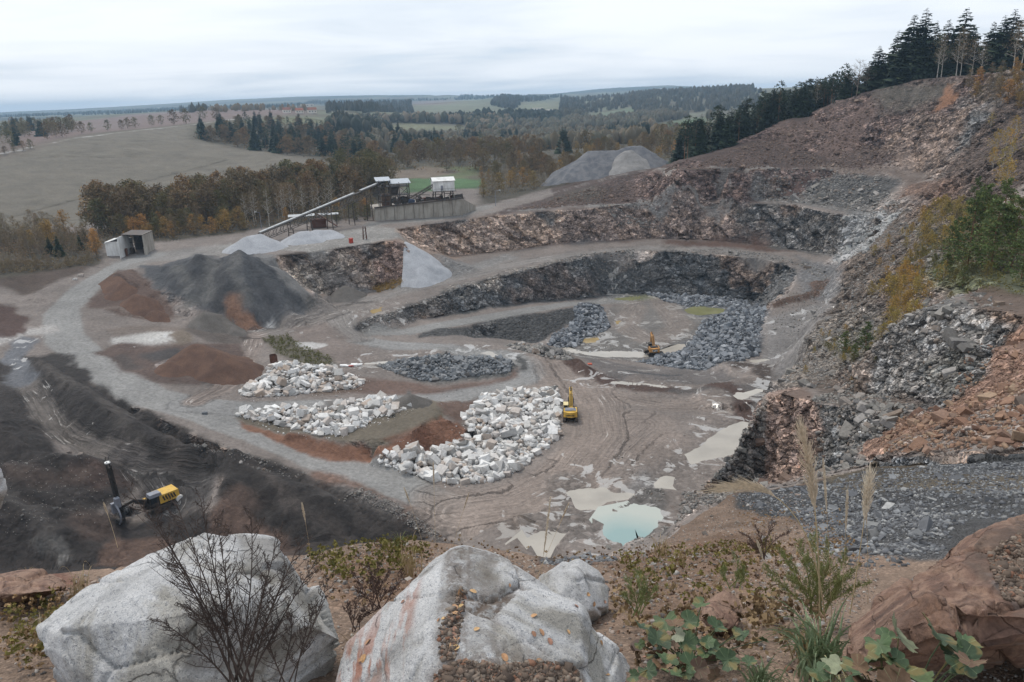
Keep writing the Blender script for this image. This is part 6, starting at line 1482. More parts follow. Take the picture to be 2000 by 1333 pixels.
for k in range(nseg):
    a = P1.lerp(P2, k / nseg + .002); b = P1.lerp(P2, (k + 1) / nseg - .002); m = MB(); quadwall(a, b, zt1 + (zt2 - zt1) * k / nseg, zt1 + (zt2 - zt1) * (k + 1) / nseg, 0.9, m); m.build('panel', M_CONC, wall)
m = MB(); quadwall(P2 + Vector((.05, 0, 0)), P3, zt2, zt3, 0.9, m); m.build('side_panel', M_CONC, wall)
m = MB()
dW = (P2 - P1).normalized(); nW = Vector((-dW.y, dW.x, 0))
m.bar(P1 - off + Vector((0, -.15, zt1 - P1.z + .2)), P2 - off + Vector((0, -.15, zt2 - P2.z + .2)), 1.1, .4); m.build('coping', M_STEEL, wall)
m = MB(); fr = [P1 + nW * 1.0, P2 + nW * 1.0, P2 + nW * 20, P1 + nW * 20]; zz = [zt1 - .4, zt2 - .4, zt2 - 1, zt1 - 1]
m.add([Vector((p.x, p.y, z)) - off for p, z in zip(fr, zz)] + [Vector((p.x, p.y, 17)) - off for p in fr], [(0,1,2,3),(0,4,5,1),(1,5,6,2),(2,6,7,3),(3,7,4,0)]); m.build('platform', M_CONC, wall)
def plat(px, back, zadd=0.0):
    """a point on the platform: along the wall at image column px, `back` metres behind it"""
    t = (px - 733) / 170.0; p = P1.lerp(P2, t) + nW * back; p.z = zt1 + (zt2 - zt1) * t - .5 + zadd; return p
# white cabin of the screening house
c0 = plat(872, 6); root = thing('screening_house', 'white sheet clad screening house on steel legs above the concrete wall', 'screening house', tuple(c0), math.atan2(dW.y, dW.x) - .04)
zb = up_to(c0, 371, 872) - c0.z; zt = up_to(c0, 352, 872) - c0.z; wd = 8.6; dp = 8.5; hh_ = zt - zb
m = MB(); m.box((0, 0, zb + hh_ / 2), (wd, dp, hh_)); wb = m.build('wall', M_WSHEET, root)
m = MB(); m.prism([(-dp * .5, zt), (dp * .5, zt), (0, zt + 1.1)], wd, Matrix.Rotation(R(90), 3, 'Z'), (0, 0, 0)); m.build('gable', M_WSHEET, root)
for sgn in (-1, 1):
    m = MB(); M_ = Matrix.Rotation(sgn * math.atan2(1.1, dp * .5), 3, 'X'); m.box((0, -sgn * dp * .27 * -1 * -1, zt + .62), (wd + .8, dp * .57, .14), Matrix.Rotation(sgn * math.atan2(1.1, dp * .5), 3, 'X')); m.build('roof_panel', M_RSHEET if sgn < 0 else M_WSHEET, root)
m = MB(); m.box((-.9, -dp / 2 - .05, zb + 1.2), (.9, .12, 2.0)); m.build('door', M_GREYP, root); m = MB(); m.box((-wd / 2 - .05, -1.2, zb + hh_ * .55), (.12, 1.2, 1.2)); m.build('opening', M_DARK, root)
for sx in (-.42, 0, .42):
    for sy in (-.42, .42): m = MB(); m.bar((wd * sx, dp * sy, 0), (wd * sx, dp * sy, zb), .35); m.build('leg', M_STEEL, root)
for sx in (-.42, 0):
    m = MB(); m.bar((wd * sx, -dp * .42, .2), (wd * (sx + .42), -dp * .42, zb - .2), .18); m.build('brace', M_STEEL, root)
m = MB(); m.box((0, -dp / 2 - .8, zb - .1), (wd + 1, 1.4, .15)); [m.bar((wd * q - wd / 2, -dp / 2 - 1.4, zb), (wd * q - wd / 2, -dp / 2 - 1.4, zb + 1.0), .07) for q in (0, .33, .66, 1)]; m.bar((-wd / 2, -dp / 2 - 1.4, zb + 1), (wd / 2, -dp / 2 - 1.4, zb + 1), .07); m.build('walkway', M_STEEL, root)
# crusher tower with its two lean-to roofs
c1 = plat(770, 7); root = thing('crusher_tower', 'tall open steel crusher tower with two grey lean-to roofs', 'tower', tuple(c1), math.atan2(dW.y, dW.x))
def T(px, py, back=7): p = plat(px, back); z = up_to(p, py, px); return ((p - c1).dot(dW), z - c1.z)
xs = [T(747,350)[0], T(757,350)[0], T(768,350)[0], T(785,350)[0], T(804,350)[0]]; z1 = T(757,350)[1]; z2 = T(787,354)[1]; zm = T(787,363)[1]
for i, x in enumerate(xs):
    for y in (-3, 3): m = MB(); m.bar((x, y, -1), (x, y, (z1 if i < 3 else z2) - .2), .34); m.build('leg', M_STEEL, root)
m = MB(); m.box(((xs[0] + xs[2]) / 2 - .4, 0, z1), (xs[2] - xs[0] + 1.6, 7.4, .22), Matrix.Rotation(R(7), 3, 'X')); m.build('roof_panel', M_RSHEET, root)
m = MB(); m.box(((xs[2] + xs[4]) / 2 + .3, 0, z2), (xs[4] - xs[2] + 1.0, 7.6, .22), Matrix.Rotation(R(9), 3, 'X')); m.build('roof_panel', M_RSHEET, root)
for zz_ in (zm, zm * .55, zm * .25):
    m = MB(); m.box(((xs[0] + xs[4]) / 2, 0, zz_), (xs[4] - xs[0], 6.4, .2)); m.build('deck', M_STEEL, root)
    m = MB(); [m.bar((xs[0], -3.2, zz_ + q), (xs[4], -3.2, zz_ + q), .09) for q in (.55, 1.05)]; [m.bar((xs[0] + (xs[4] - xs[0]) * q / 6, -3.2, zz_), (xs[0] + (xs[4] - xs[0]) * q / 6, -3.2, zz_ + 1.05), .09) for q in range(7)]; m.build('railing', M_STEEL, root)
for a, b in ((2, 3), (3, 4), (0, 1)):
    m = MB(); m.bar((xs[a], -3.1, zm), (xs[b], -3.1, zm * .55), .16); m.bar((xs[b], -3.1, zm), (xs[a], -3.1, zm * .55), .16); m.build('brace', M_STEEL, root)
m = MB(); m.box(((xs[0] + xs[2]) / 2 + .5, .2, zm * .30), (3.6, 4.2, zm * .62)); m.build('bin', M_BRICKY, root)
m = MB(); m.box(((xs[2] + xs[3]) / 2, .5, zm * .75), (2.6, 3.0, zm * .4), taper=-.4); m.build('hopper', M_STEEL, root)
m = MB(); m.tube((xs[1], -1, zm + .3), (xs[1], 2, zm + .3), .9, n=10); m.build('drum', M_STEEL, root)
rg = random.Random(3)
for k in range(5): m = MB(); x = rg.uniform(xs[0] - 1, xs[4]); m.box((x, rg.uniform(-3, 2), .9), (rg.uniform(1, 2.2), 1.6, rg.uniform(1, 2.4))); m.build('machine_block', M_STEEL if k % 2 else M_RUSTY, root)
# screens and walkways along the platform
root = thing('screening_line', 'low row of dark screens, pipes and walkways on top of the concrete wall', 'machinery', tuple(plat(825, 4)), math.atan2(dW.y, dW.x)); L0 = plat(825, 4)
for k in range(24):
    x = -14 + k * 1.35 + rg.uniform(-.5, .5); w = rg.uniform(1, 2.6); h = rg.uniform(.8, 2.6); m = MB(); m.box((x, rg.uniform(-1.5, 4), h / 2 + .2), (w, rg.uniform(1, 2.6), h), Matrix.Rotation(rg.uniform(-.3, .3), 3, 'Y')); m.build('screen', M_BLUEP if k in (7, 8) else (M_RUSTY if k % 4 == 0 else M_STEEL), root)
m = MB(); [m.bar((-16, -2.6, q), (18, -2.6, q + .4), .1) for q in (.6, 1.2)]; [m.bar((-16 + 2 * q, -2.6, .1), (-16 + 2 * q, -2.6, 1.25 + q * .02), .09) for q in range(18)]; m.build('railing', M_STEEL, root)
for k in range(5): m = MB(); m.bar((-10 + k * 5, 0, 0), (-10 + k * 5, 0, 3.4), .2); m.bar((-10 + k * 5, 0, 3.3), (-6 + k * 5, 0, 3.0), .22); m.build('frame', M_STEEL, root)
m = MB(); m.box((15.5, 2, 1.2), (3.5, 3, 2.4)); m.build('bin', M_CONC, root)
def conveyor(label, a, b, w, h, legs, cover=True, gap=None, name='conveyor'):
    root = thing(name, label, 'conveyor', tuple(a)); d = b - a; L = d.length; n = max(4, int(L / 3.2))
    side = Vector((-d.y, d.x, 0)).normalized() * w / 2
    for s_ in (-1, 1):
        m = MB(); m.bar(side * s_, d + side * s_, .16); m.bar(side * s_ + Vector((0, 0, -h)), d + side * s_ + Vector((0, 0, -h)), .18)
        for k in range(n): t0, t1_ = k / n, (k + 1) / n; m.bar(d * t0 + side * s_, d * t0 + side * s_ + Vector((0, 0, -h)), .12); m.bar(d * t0 + side * s_ + Vector((0, 0, -h)), d * t1_ + side * s_, .1)
        m.build('truss', M_STEEL, root)
    m = MB(); m.bar(Vector((0, 0, -.25)), d + Vector((0, 0, -.25)), w * .86, .14); m.build('belt', M_BLACK, root)
    if cover:
        for k in range(n):
            if gap and gap[0] < (k + .5) / n < gap[1]: continue
            m = MB(); p0, p1 = d * ((k + .03) / n) + Vector((0, 0, .38)), d * ((k + .97) / n) + Vector((0, 0, .38)); m.bar(p0, p1, w * .66, .22); m.build('cover_sheet', M_BELT, root)
    for t in legs:
        p = d * t; g = gz(a.x + p.x, a.y + p.y) - a.z
        m = MB(); m.bar(p + side * 1.3 + Vector((0, 0, -h)), Vector((p.x, p.y, g)) + side * 1.8, .3); m.bar(p - side * 1.3 + Vector((0, 0, -h)), Vector((p.x, p.y, g)) - side * 1.8, .3)
        q = (p.z - h + g) / 2; m.bar(Vector((p.x, p.y, q)) + side * 1.5, Vector((p.x, p.y, q)) - side * 1.5, .2); m.build('trestle', M_STEEL, root)
    m = MB(); m.tube(d - side * 1.1, d + side * 1.1, .5, n=10); m.build('head_drum', M_BLACK, root); return root
top = plat(757, 7); top.z = up_to(top, 355, 757); low = PY(507, 456, 272)
conveyor('long covered conveyor climbing from the pale gravel cone to the crusher tower', low, top, 1.9, 2.9, (.22, .36, .52, .7, .86), gap=(.74, .80))
a_ = plat(806, 5); a_.z = up_to(a_, 386, 806); b_ = plat(856, 6); b_.z = up_to(b_, 358, 856)
conveyor('short steep conveyor rising into the white screening house', a_, b_, 1.4, 1.2, (.35,), cover=False)
ph = PY(590, 432, 300); a_ = Vector((ph.x - 4, ph.y, up_to(ph, 434, 575))); 
root = thing('conveyor_shelter', 'pale tin roof over the junction halfway down the long conveyor', 'roof shelter', (ph.x, ph.y, gz(ph.x, ph.y)), .25); z_ = up_to(ph, 420, 590) - gz(ph.x, ph.y)
m = MB(); m.box((0, -1.5, z_), (10, 3.2, .16), Matrix.Rotation(R(8), 3, 'X')); m.build('roof_panel', M_BELT, root); m = MB(); m.box((10, 1.0, z_ - .4), (8, 2.6, .16), Matrix.Rotation(R(8), 3, 'X')); m.build('roof_panel', M_BELT, root)
for x in (-4.5, 4.5, 13): m = MB(); m.bar((x, -1, 0), (x, -1, z_), .3); m.build('leg', M_STEEL, root)
m = MB(); m.box((6, 0, 1.8), (6, 3, 3.2)); m.build('machine_block', M_RUSTY, root); m = MB(); m.bar((6, -2, 5.5), (13, -3, .5), 1.2, .3); m.build('chute', M_RUSTY, root)
# shed on the left
sp_ = PZ(245, 497, 19.0); root = thing('shed', 'open fronted white walled shed at the far left end of the yard', 'shed', (sp_.x, sp_.y, gz(sp_.x, sp_.y) - .1), R(4)); root.scale = (.72, .9, .95); hs_ = up_to(sp_, 458) - root.location.z
m = MB(); m.box((.1, 0, hs_ / 2), (.3, 10, hs_)); m.build('wall', M_WSHEET, root)
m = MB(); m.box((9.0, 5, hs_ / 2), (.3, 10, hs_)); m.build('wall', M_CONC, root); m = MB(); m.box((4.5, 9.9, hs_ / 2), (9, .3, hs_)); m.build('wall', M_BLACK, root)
m = MB(); m.box((-4.2, 4.2, hs_ * .36), (8.2, 9, hs_ * .72), Matrix.Rotation(0, 3, 'Z')); m.build('annex', M_WSHEET, root)
m = MB(); m.box((-4.2, 4.2, hs_ * .80), (8.8, 9.8, .18), Matrix.Rotation(R(-14), 3, 'Y')); m.build('roof_panel', M_WSHEET, root)
m = MB(); m.box((4.5, 4.9, hs_ + .1), (9.6, 11, .2), Matrix.Rotation(R(3), 3, 'Y')); m.build('roof_panel', M_STEEL, root)
m = MB(); m.box((4.5, 4.5, hs_ * .55), (8, .2, .2)); m.box((2, 3, 1.2), (1.4, 2, 2.4)); m.bar((1, 1, 0), (7, 1, hs_ - .4), .18); m.build('inner_frame', M_STEEL, root)
m = MB(); m.box((9.4, .4, 1.5), (1.2, 1.2, 3)); m.build('pillar', M_CONC, root); m = MB(); m.box((1.0, -.6, 1.4), (.8, .8, 2.8)); m.build('machine_block', M_RUSTY, root)
# small things round the yard
p = PZ(968, 403, 21.5); root = thing('street_lamp', 'grey street lamp right of the concrete wall', 'street lamp', (p.x, p.y, gz(p.x, p.y))); h_ = up_to(p, 373) - root.location.z; m = MB(); m.tube((0,0,0), (0,0,h_), .14, .08); m.build('pole', M_GREYP, root); m = MB(); m.bar((0,0,h_), (1.6,0,h_+.2), .12); m.build('arm', M_GREYP, root); m = MB(); m.box((1.9,0,h_+.2), (.9,.35,.2)); m.build('lamp_head', M_WHITEP, root)
p = PZ(511, 448, 19.6); root = thing('street_lamp', 'curved lamp among the birches left of the long conveyor', 'street lamp', (p.x, p.y, gz(p.x, p.y))); m = MB(); m.tube((0,0,0), (0,0,6.5), .12, .07); m.build('pole', M_GREYP, root); m = MB(); m.bar((0,0,6.5), (-1.3,0,6.8), .1); m.build('arm', M_GREYP, root); m = MB(); m.box((-1.6,0,6.8), (.8,.3,.16)); m.build('lamp_head', M_WHITEP, root)
p = PZ(713, 468, 19.9); root = thing('lattice_post', 'short rusty lattice steel post on the cliff top', 'post', (p.x, p.y, gz(p.x, p.y))); h_ = up_to(p, 443) - root.location.z
for sx, sy in ((-1,-1),(1,-1),(1,1),(-1,1)): m = MB(); m.bar((sx*.6, sy*.6, 0), (sx*.4, sy*.4, h_), .18); m.build('upright', M_RUSTY, root)
m = MB(); [m.bar((-.58, -.58, h_ * q / 4), (.58, -.58, h_ * (q + 1) / 4), .1) or m.bar((.58, .58, h_ * q / 4), (.58, -.58, h_ * (q + 1) / 4), .1) for q in range(4)]; m.build('bracing', M_RUSTY, root)
p = PZ(686, 476, 19.6); root = thing('red_barrel', 'red steel drum at the edge of the cliff top', 'drum', (p.x, p.y, gz(p.x, p.y))); m = MB(); m.tube((0,0,0), (0,0,1.7), .75, n=14); b_o = m.build('body', M_REDP, root); m = MB(); m.tube((0,0,.55), (0,0,.62), .79, n=14); m.tube((0,0,1.1), (0,0,1.17), .79, n=14); m.build('hoop', M_REDP, root)
p = PZ(535, 712, 4.6); root = thing('steel_stump', 'rusty steel pipe stump standing behind the white boulders', 'pipe stump', (p.x, p.y, gz(p.x, p.y))); m = MB(); m.tube((0,0,-.2), (0,0,2.6), .85, n=14, cap=False); m.tube((0,0,2.6), (0,0,.0), .74, n=14, cap=False); m.build('pipe', M_RUSTY, root); m = MB(); m.box((.9,0,1.3), (.12,.5,2.4)); m.build('flange', M_RUSTY, root)
p = PZ(1152, 718, .4); o = obj('marker_stone', rock_mesh(2, stone_material('red_marker', [(190,90,66)], 3, .1))); o.location = p + Vector((0,0,.9)); o.scale = (.7,.4,.3); tag(o, 'small red marked stone on the brown earth ridge', 'stone')
p = PZ(691, 713, 3.2); root = thing('rubble_sacks', 'pale tipped sacks with red print near the scrub', 'sacks', (p.x, p.y, gz(p.x, p.y)))
for k in range(4): oo = obj('sack', rock_mesh(k, M_WHITEP), root); oo.location = (k * 1.3 - 2.6, rg.uniform(-.5, .5), .3); oo.scale = (1.0, .8, .45)
oo = obj('red_patch', rock_mesh(5, M_REDP), root); oo.location = (-.6, -.7, .45); oo.scale = (.7, .3, .25)
# ------------------------------------------------------------------ machines
def lettering(txt, size, mat, parent, M, name='lettering'):
    cu_ = bpy.data.curves.new(name, 'FONT'); cu_.body = txt; cu_.size = size; cu_.extrude = .01; cu_.align_x = 'CENTER'; cu_.align_y = 'CENTER'; cu_.offset = .012; cu_.materials.append(mat)
    t = bpy.data.objects.new('tmp_text', cu_); COL.objects.link(t); bpy.context.view_layer.update(); me = bpy.data.meshes.new_from_object(t.evaluated_get(bpy.context.evaluated_depsgraph_get())); bpy.data.objects.remove(t)
    o = bpy.data.objects.new(name, me); COL.objects.link(o); o.parent = parent; o.matrix_local = M; return o
def track(root, y, L, h, w, rz=0):
    """one crawler: belt with rounded ends and shoes, wheels inside"""
    m = MB(); prof = []; r = h / 2
    for k in range(9): a = -math.pi / 2 + math.pi * k / 8; prof.append((L / 2 - r + r * math.cos(a), r + r * math.sin(a)))
    for k in range(9): a = math.pi / 2 + math.pi * k / 8; prof.append((-L / 2 + r + r * math.cos(a), r + r * math.sin(a)))
    Mr = Matrix.Rotation(rz, 3, 'Z'); m.prism(prof, w, Mr, Mr @ Vector((0, y, 0)))
    nsh = int(L / .35)
    for k in range(nsh):
        x = -L / 2 + r + (L - 2 * r) * k / (nsh - 1)
        for z in (-.02, h + .02): m.box(Mr @ Vector((x, y, z)), (.16, w * 1.04, .06), Mr)
    tr = m.build('track', M_TRACK, root)
    for k in range(5): m = MB(); x = -L / 2 + r + (L - 2 * r) * k / 4; m.tube(Mr @ Vector((x, y - w / 2 - .05, r)), Mr @ Vector((x, y + w / 2 + .05, r)), r * (.72 if k in (0, 4) else .4), n=12); m.build('wheel', M_BLACK, tr)
def bez3(a, b, c, n): return [a * (1 - t) ** 2 + b * 2 * t * (1 - t) + c * t * t for t in [k / (n - 1) for k in range(n)]]
def excavator(label, loc, heading, yel, cabmat, txt, tsize, tmat, plate, track_rz=0.0, reach=1.0, folded=False):
    root = thing('excavator', label, 'excavator', loc, heading)          # local +x is forward
    for s_ in (-1, 1): track(root, s_ * 1.28, 4.9, 1.0, .62, track_rz)
    m = MB(); m.box((0, 0, .75), (2.6, 2.0, .6), Matrix.Rotation(track_rz, 3, 'Z')); m.tube((0,0,1.0), (0,0,1.3), .9, n=16); m.build('undercarriage', M_BLACK, root)
    m = MB(); m.box((-.2, 0, 1.42), (4.6, 2.9, .25)); m.box((-.9, .0, 2.0), (2.4, 2.9, .95)); m.build('house', yel, root)
    m = MB(); n = 9; pr = [(-2.2 - .75 * math.cos(math.pi / 2 * (2 * k / (n - 1) - 1)), 1.45 * (2 * k / (n - 1) - 1)) for k in range(n)]; V = []
    for z in (1.35, 2.45): V += [(x, y, z) for x, y in pr] + [(-1.7, 1.45, z), (-1.7, -1.45, z)]
    q = n + 2; m.add(V, [tuple(range(q))[::-1], tuple(range(q, 2 * q))] + [(k, (k + 1) % q, q + (k + 1) % q, q + k) for k in range(q)]); cw = m.build('counterweight', yel, root)
    m = MB(); m.box((-1.2, 0, 2.55), (1.5, 2.3, .14)); m.box((-1.1, 0, 2.65), (1.2, 1.9, .1)); m.build('engine_hood', M_GREYP if not plate else M_BLACK, root)
    m = MB(); m.tube((-.9, -.8, 2.6), (-.9, -.8, 3.1), .09, n=8); m.build('exhaust', M_BLACK, root)
    m = MB(); m.box((.9, .95, 1.75), (1.9, 1.0, .5)); m.box((.85, .95, 3.08), (1.85, 1.05, .12))
    for x in (-.02, 1.75):
        for y in (.48, 1.42): m.bar((x, y, 1.9), (x, y, 3.05), .1)
    cb_ = m.build('cab', cabmat, root)
    for c, sz in (((.87, .45, 2.5), (1.65, .04, 1.0)), ((.87, 1.45, 2.5), (1.65, .04, 1.0)), ((-.04, .95, 2.55), (.04, .84, .8)), ((1.78, .95, 2.45), (.04, .84, 1.1))): m = MB(); m.box(c, sz); m.build('window', M_GLASS, cb_)
    # boom, stick, bucket
    b0, b1, b2 = Vector((1.0, -.15, 1.9)), Vector((2.9, -.15, 4.5 * reach)), Vector((5.6, -.15, 4.7 * reach)); s1 = Vector((7.2, -.15, 1.9)) if not folded else Vector((6.6, -.15, 1.0))
    m = MB(); m.bar(b0, b1, .62, .75, up=(0,1,0)); m.bar(b1 - (b1 - b0) * .08, b2, .5, .65, up=(0,1,0)); m.build('boom', yel, root)
    m = MB(); m.bar(b2 + Vector((-.7, 0, .5)), s1, .42, .55, up=(0,1,0)); m.build('stick', yel, root)
    for y in (-.5, .22): m = MB(); m.tube(Vector((1.6, y, 1.6)), b1 + Vector((-.1, y + .15, -.5)), .13, n=8); m.tube(Vector((1.6, y, 1.6)), Vector((1.6, y, 1.6)).lerp(b1 + Vector((-.1, y + .15, -.5)), .6), .19, n=8); m.build('ram', M_BLACK, root)
    m = MB(); m.tube(b1 + Vector((.4, 0, .55)), b2 + Vector((-.5, 0, .65)), .14, n=8); m.build('ram', M_BLACK, root)
    m = MB(); prf = [(0, 0), (.5, .25), (1.1, -.1), (1.2, -.8), (.5, -1.3), (-.2, -1.15), (.1, -.5)]; m.prism([(-x * .9, z * .9) for x, z in prf], 1.3, Matrix.Identity(3), s1 + Vector((.1, 0, 0))); bk = m.build('bucket', M_BLACK, root)
    for k in range(4): m = MB(); m.box(s1 + Vector((.35, -.5 + k * .33, -1.15)), (.3, .1, .12)); m.build('tooth', M_STEEL, bk)
    for y in (-1.42, 1.42): m = MB(); [m.bar((.3 if y < 0 else -.4, y, 2.0), (.3 if y < 0 else -.4, y, 2.9), .05) and None, m.bar((.3 if y < 0 else -.4, y, 2.9), (-1.6, y, 2.9), .05), m.bar((-1.6, y, 2.4), (-1.6, y, 2.9), .05)]; m.build('handrail', M_BLACK, root)
    for y in (-.3, 0.0):
        m = MB(); hp = bez3(Vector((1.0, y, 2.3)), Vector((1.6, y, 4.4)), Vector((3.0, y, 4.9 * reach)), 7)
        for k in range(6): m.tube(hp[k], hp[k + 1], .05, .05, 5, False)
        m.build('hose', M_BLACK, root)
    m = MB(); m.bar((1.9, 1.5, 2.6), (2.1, 1.75, 2.9), .05); m.box((2.12, 1.78, 2.75), (.06, .25, .4)); m.build('mirror', M_BLACK, root)
    m = MB(); [m.bar((-.6, -1.5, .6 + .35 * k), (-.2, -1.5, .6 + .35 * k), .05) for k in range(4)]; m.bar((-.6, -1.5, .5), (-.6, -1.5, 1.9), .05); m.bar((-.2, -1.5, .5), (-.2, -1.5, 1.9), .05); m.build('ladder', M_BLACK, root)
    m = MB(); m.box((-1.9, -.7, 2.52), (.5, .6, .1)); m.box((-.2, -1.0, 2.2), (1.2, .7, .5)); m.build('fuel_box', yel, root)
    Mt = Matrix(((0, 0, -1, -2.97), (-1, 0, 0, 0), (0, 1, 0, 1.85), (0, 0, 0, 1)))
    if plate: m = MB(); m.box((-2.955, 0, 1.9), (.06, 1.3, .8)); m.build('name_plate', M_BLACK, cw); Mt = Matrix(((0, 0, -1, -3.0), (-1, 0, 0, 0), (0, 1, 0, 1.9), (0, 0, 0, 1)))
    lettering(txt, tsize, tmat, cw, Mt)
    return root
p = PZ(1114, 818, 0); EX1 = excavator('yellow tracked excavator seen from behind beside the largest white boulder heap', (p.x, p.y, gz(p.x, p.y) + .02), R(86), M_YEL, M_CREAM, 'KOMATSU', .42, M_BLACK, False)
h_ = hit2(1276, 694); EX2 = excavator('darker orange yellow excavator on the blue grey rubble by the pit pool', (h_.x, h_.y, h_.z + .35), R(88), M_YEL2, M_BLACK, 'CAT', .75, M_WHITEP, True, track_rz=R(-72), folded=True)
m = MB(); m.add([(-3.012, .2, 1.58), (-3.012, -.2, 1.58), (-3.012, 0, 1.82)], [(0, 1, 2)]); m.build('emblem_triangle', M_YEL2, EX2)
# drill rig
p = PZ(312, 1000, -2.5); rig = thing('drill_rig', 'yellow tracked rock drill rig with a tall black mast below the dark bank', 'drill rig', (p.x, p.y, gz(p.x, p.y)), R(-133), scale=1.14)
for s_ in (-1, 1): track(rig, s_ * 1.15, 3.9, .85, .45)
m = MB(); m.box((0, 0, .8), (3.0, 1.9, .5)); m.build('undercarriage', M_BLACK, rig)
m = MB(); m.box((-1.3, -.0, 1.9), (3.4, 2.5, 1.35), taper=.06); bd = m.build('engine_house', M_YEL, rig); m = MB(); m.box((.9, -1.0, 1.5), (1.8, .5, .9), taper=.1); m.build('side_panel', M_YEL, rig)
for k in range(5): m = MB(); m.box((-2.2 + k * .42, 1.27, 1.95), (.22, .04, .8), Matrix.Rotation(R(18), 3, 'Y')); m.build('vent', M_BLACK, bd)
m = MB(); m.box((.9, .75, 2.0), (1.5, 1.1, 1.5)); cb_ = m.build('cab', M_BLACK, rig); m = MB(); m.box((.7, .75, 2.95), (1.9, 1.4, .5), taper=.12); m.build('cab_roof', M_GREYP, rig)
for c, sz in (((1.67, .75, 2.15), (.04, .9, .9)), ((.9, 1.32, 2.15), (1.2, .04, .9)), ((.9, .18, 2.3), (1.2, .04, .7))): m = MB(); m.box(c, sz); m.build('window', M_GLASS, cb_)
m = MB(); m.tube((-2.9, .9, .9), (-2.9, 1.5, .9), .6, n=14); m.build('cable_drum', M_WHITEP, rig)
m = MB(); m.bar((1.2, -.3, 1.5), (3.4, -.3, 2.7), .5, .5); m.bar((3.4, -.3, 2.7), (5.1, -.3, 2.4), .4, .45); m.build('boom', M_BLACK, rig); m = MB(); m.tube((1.4, -.3, 1.1), (3.2, -.3, 2.2), .14); m.build('ram', M_STEEL, rig)
m = MB(); zt_ = 9.6
for y in (-.62, .02):
    for x in (5.1, 5.55): m.bar((x, y, .2), (x + .5, y, zt_), .12)
for k in range(13): z = .4 + k * .82; m.bar((5.1 + z * .046, -.62, z), (5.1 + (z + .8) * .046, .02, z + .8), .08); m.bar((5.55 + z * .046, -.62, z), (5.55 + (z + .8) * .046, .02, z + .8), .08)
m.bar((5.35, -.3, .2), (5.8, -.3, zt_ - .5), .26); m.build('mast', M_BLACK, rig); m = MB(); m.tube((5.85, -.3, zt_ + .3), (5.85, -.3, zt_ + .45), .42, n=14); m.build('mast_cap', M_WHITEP, rig); m = MB(); m.bar((5.85, -.3, zt_), (5.85, -.3, zt_ + .3), .1); m.build('cap_post', M_BLACK, rig)
m = MB(); m.box((5.8, .3, 3.6), (.7, .8, 1.5)); m.build('rotation_head', M_GREYP, rig); m = MB(); m.box((6.1, -.8, 2.4), (.6, .6, 1.6)); m.build('rod_rack', M_GREYP, rig)
m = MB(); pts = [Vector((6.1, .5 + 1.1 * math.sin(math.pi * k / 10), .15 + 3.2 * (k / 10))) for k in range(11)]
for a, b in zip(pts[:-1], pts[1:]): m.tube(a, b, .14, n=8, cap=False)
m.build('dust_hose', M_GREYP, rig); m = MB(); m.box((5.7, -.1, .35), (1.0, 1.0, .6)); m.build('drill_shroud', M_BLACK, rig)
# ------------------------------------------------------------------ the near right slope: pines and yellow birch scrub
def sapling(seed, H, mat, leaf, n_br, per, bark, spreadf=.34, c0=.08, up=.5):
    """young tree close enough to show its branches: leaves strung along twigs"""
    rs = np.random.default_rng(seed); rg = random.Random(seed); m = MB(); m.tube((0, 0, 0), (H * .02, 0, H * .5), H * .012, H * .008, 6); m.tube((H * .02, 0, H * .5), (0, 0, H), H * .008, .006, 5); P = []
    for k in range(n_br):
        t = c0 + (1 - c0) * (k + rg.random()) / n_br; a = rg.random() * 6.283; L = H * spreadf * (1.08 - t) * rg.uniform(.6, 1.2) + .05 * H
        a0 = Vector((0, 0, H * t)); b = a0 + Vector((math.cos(a) * L, math.sin(a) * L, L * up * rg.uniform(.3, 1.3))); m.tube(a0, b, H * .004, .004, 4, False)
        for q in range(per):
            f = .25 + .75 * rg.random(); P.append(a0.lerp(b, f) + Vector((rg.gauss(0, 1), rg.gauss(0, 1), rg.gauss(0, 1))) * L * .13)
    tr = m.mesh('trunk', bark); C = np.array([tuple(p) for p in P]); V, F, Rn = leaf_cloud(rs, C, np.full(len(C), leaf * 1.3), 5, leaf)
    return tr, rnd_mesh('crown', V, F, Rn, mat)
M_YBUSH = leaf_material('yellow_birch_scrub', [(178,150,76),(158,136,74),(184,144,74),(146,128,72),(176,156,88),(128,120,72)], 0.15)
M_OBUSH = leaf_material('olive_scrub', [(104,100,56),(122,110,60),(88,92,54)], 0.2)
M_PINE2 = leaf_material('young_pine_needles', [(88,104,62),(100,112,66),(78,94,58),(112,116,66)], 0.15)
KINDS['nearpine'] = [sapling(300 + i, 6, M_PINE2, .17, 48, 14, M_PINEB, .36, .05, .35) for i in range(4)]
KINDS['nearbush'] = [sapling(310 + i, 3.5, M_YBUSH, .10, 40, 9, M_TWIG, .42, .02, 1.2) for i in range(4)]
KINDS['nearolive'] = [sapling(320 + i, 3.0, M_OBUSH, .10, 40, 10, M_TWIG, .45, .02, 1.0) for i in range(3)]
KINDS['sparse'] = [sapling(330 + i, 4.0, M_YBUSH, .13, 34, 5, M_BIRCH, .36, .12, 1.2) for i in range(3)]
NAMES.update(nearpine='young_pine', nearbush='yellow_bush', nearolive='olive_bush', sparse='thin_birch'); CATS.update(nearpine='young pine', nearbush='bush', nearolive='bush', sparse='birch'); BASEH.update(nearpine=6, nearbush=3.5, nearolive=3, sparse=4)
rg = random.Random(77)
def at(kind, px, py, H, label, group=None):
    h = hit2(px, py)
    if h is not None: plant(kind, h.x, h.y, H, label, group, rg, -.1)
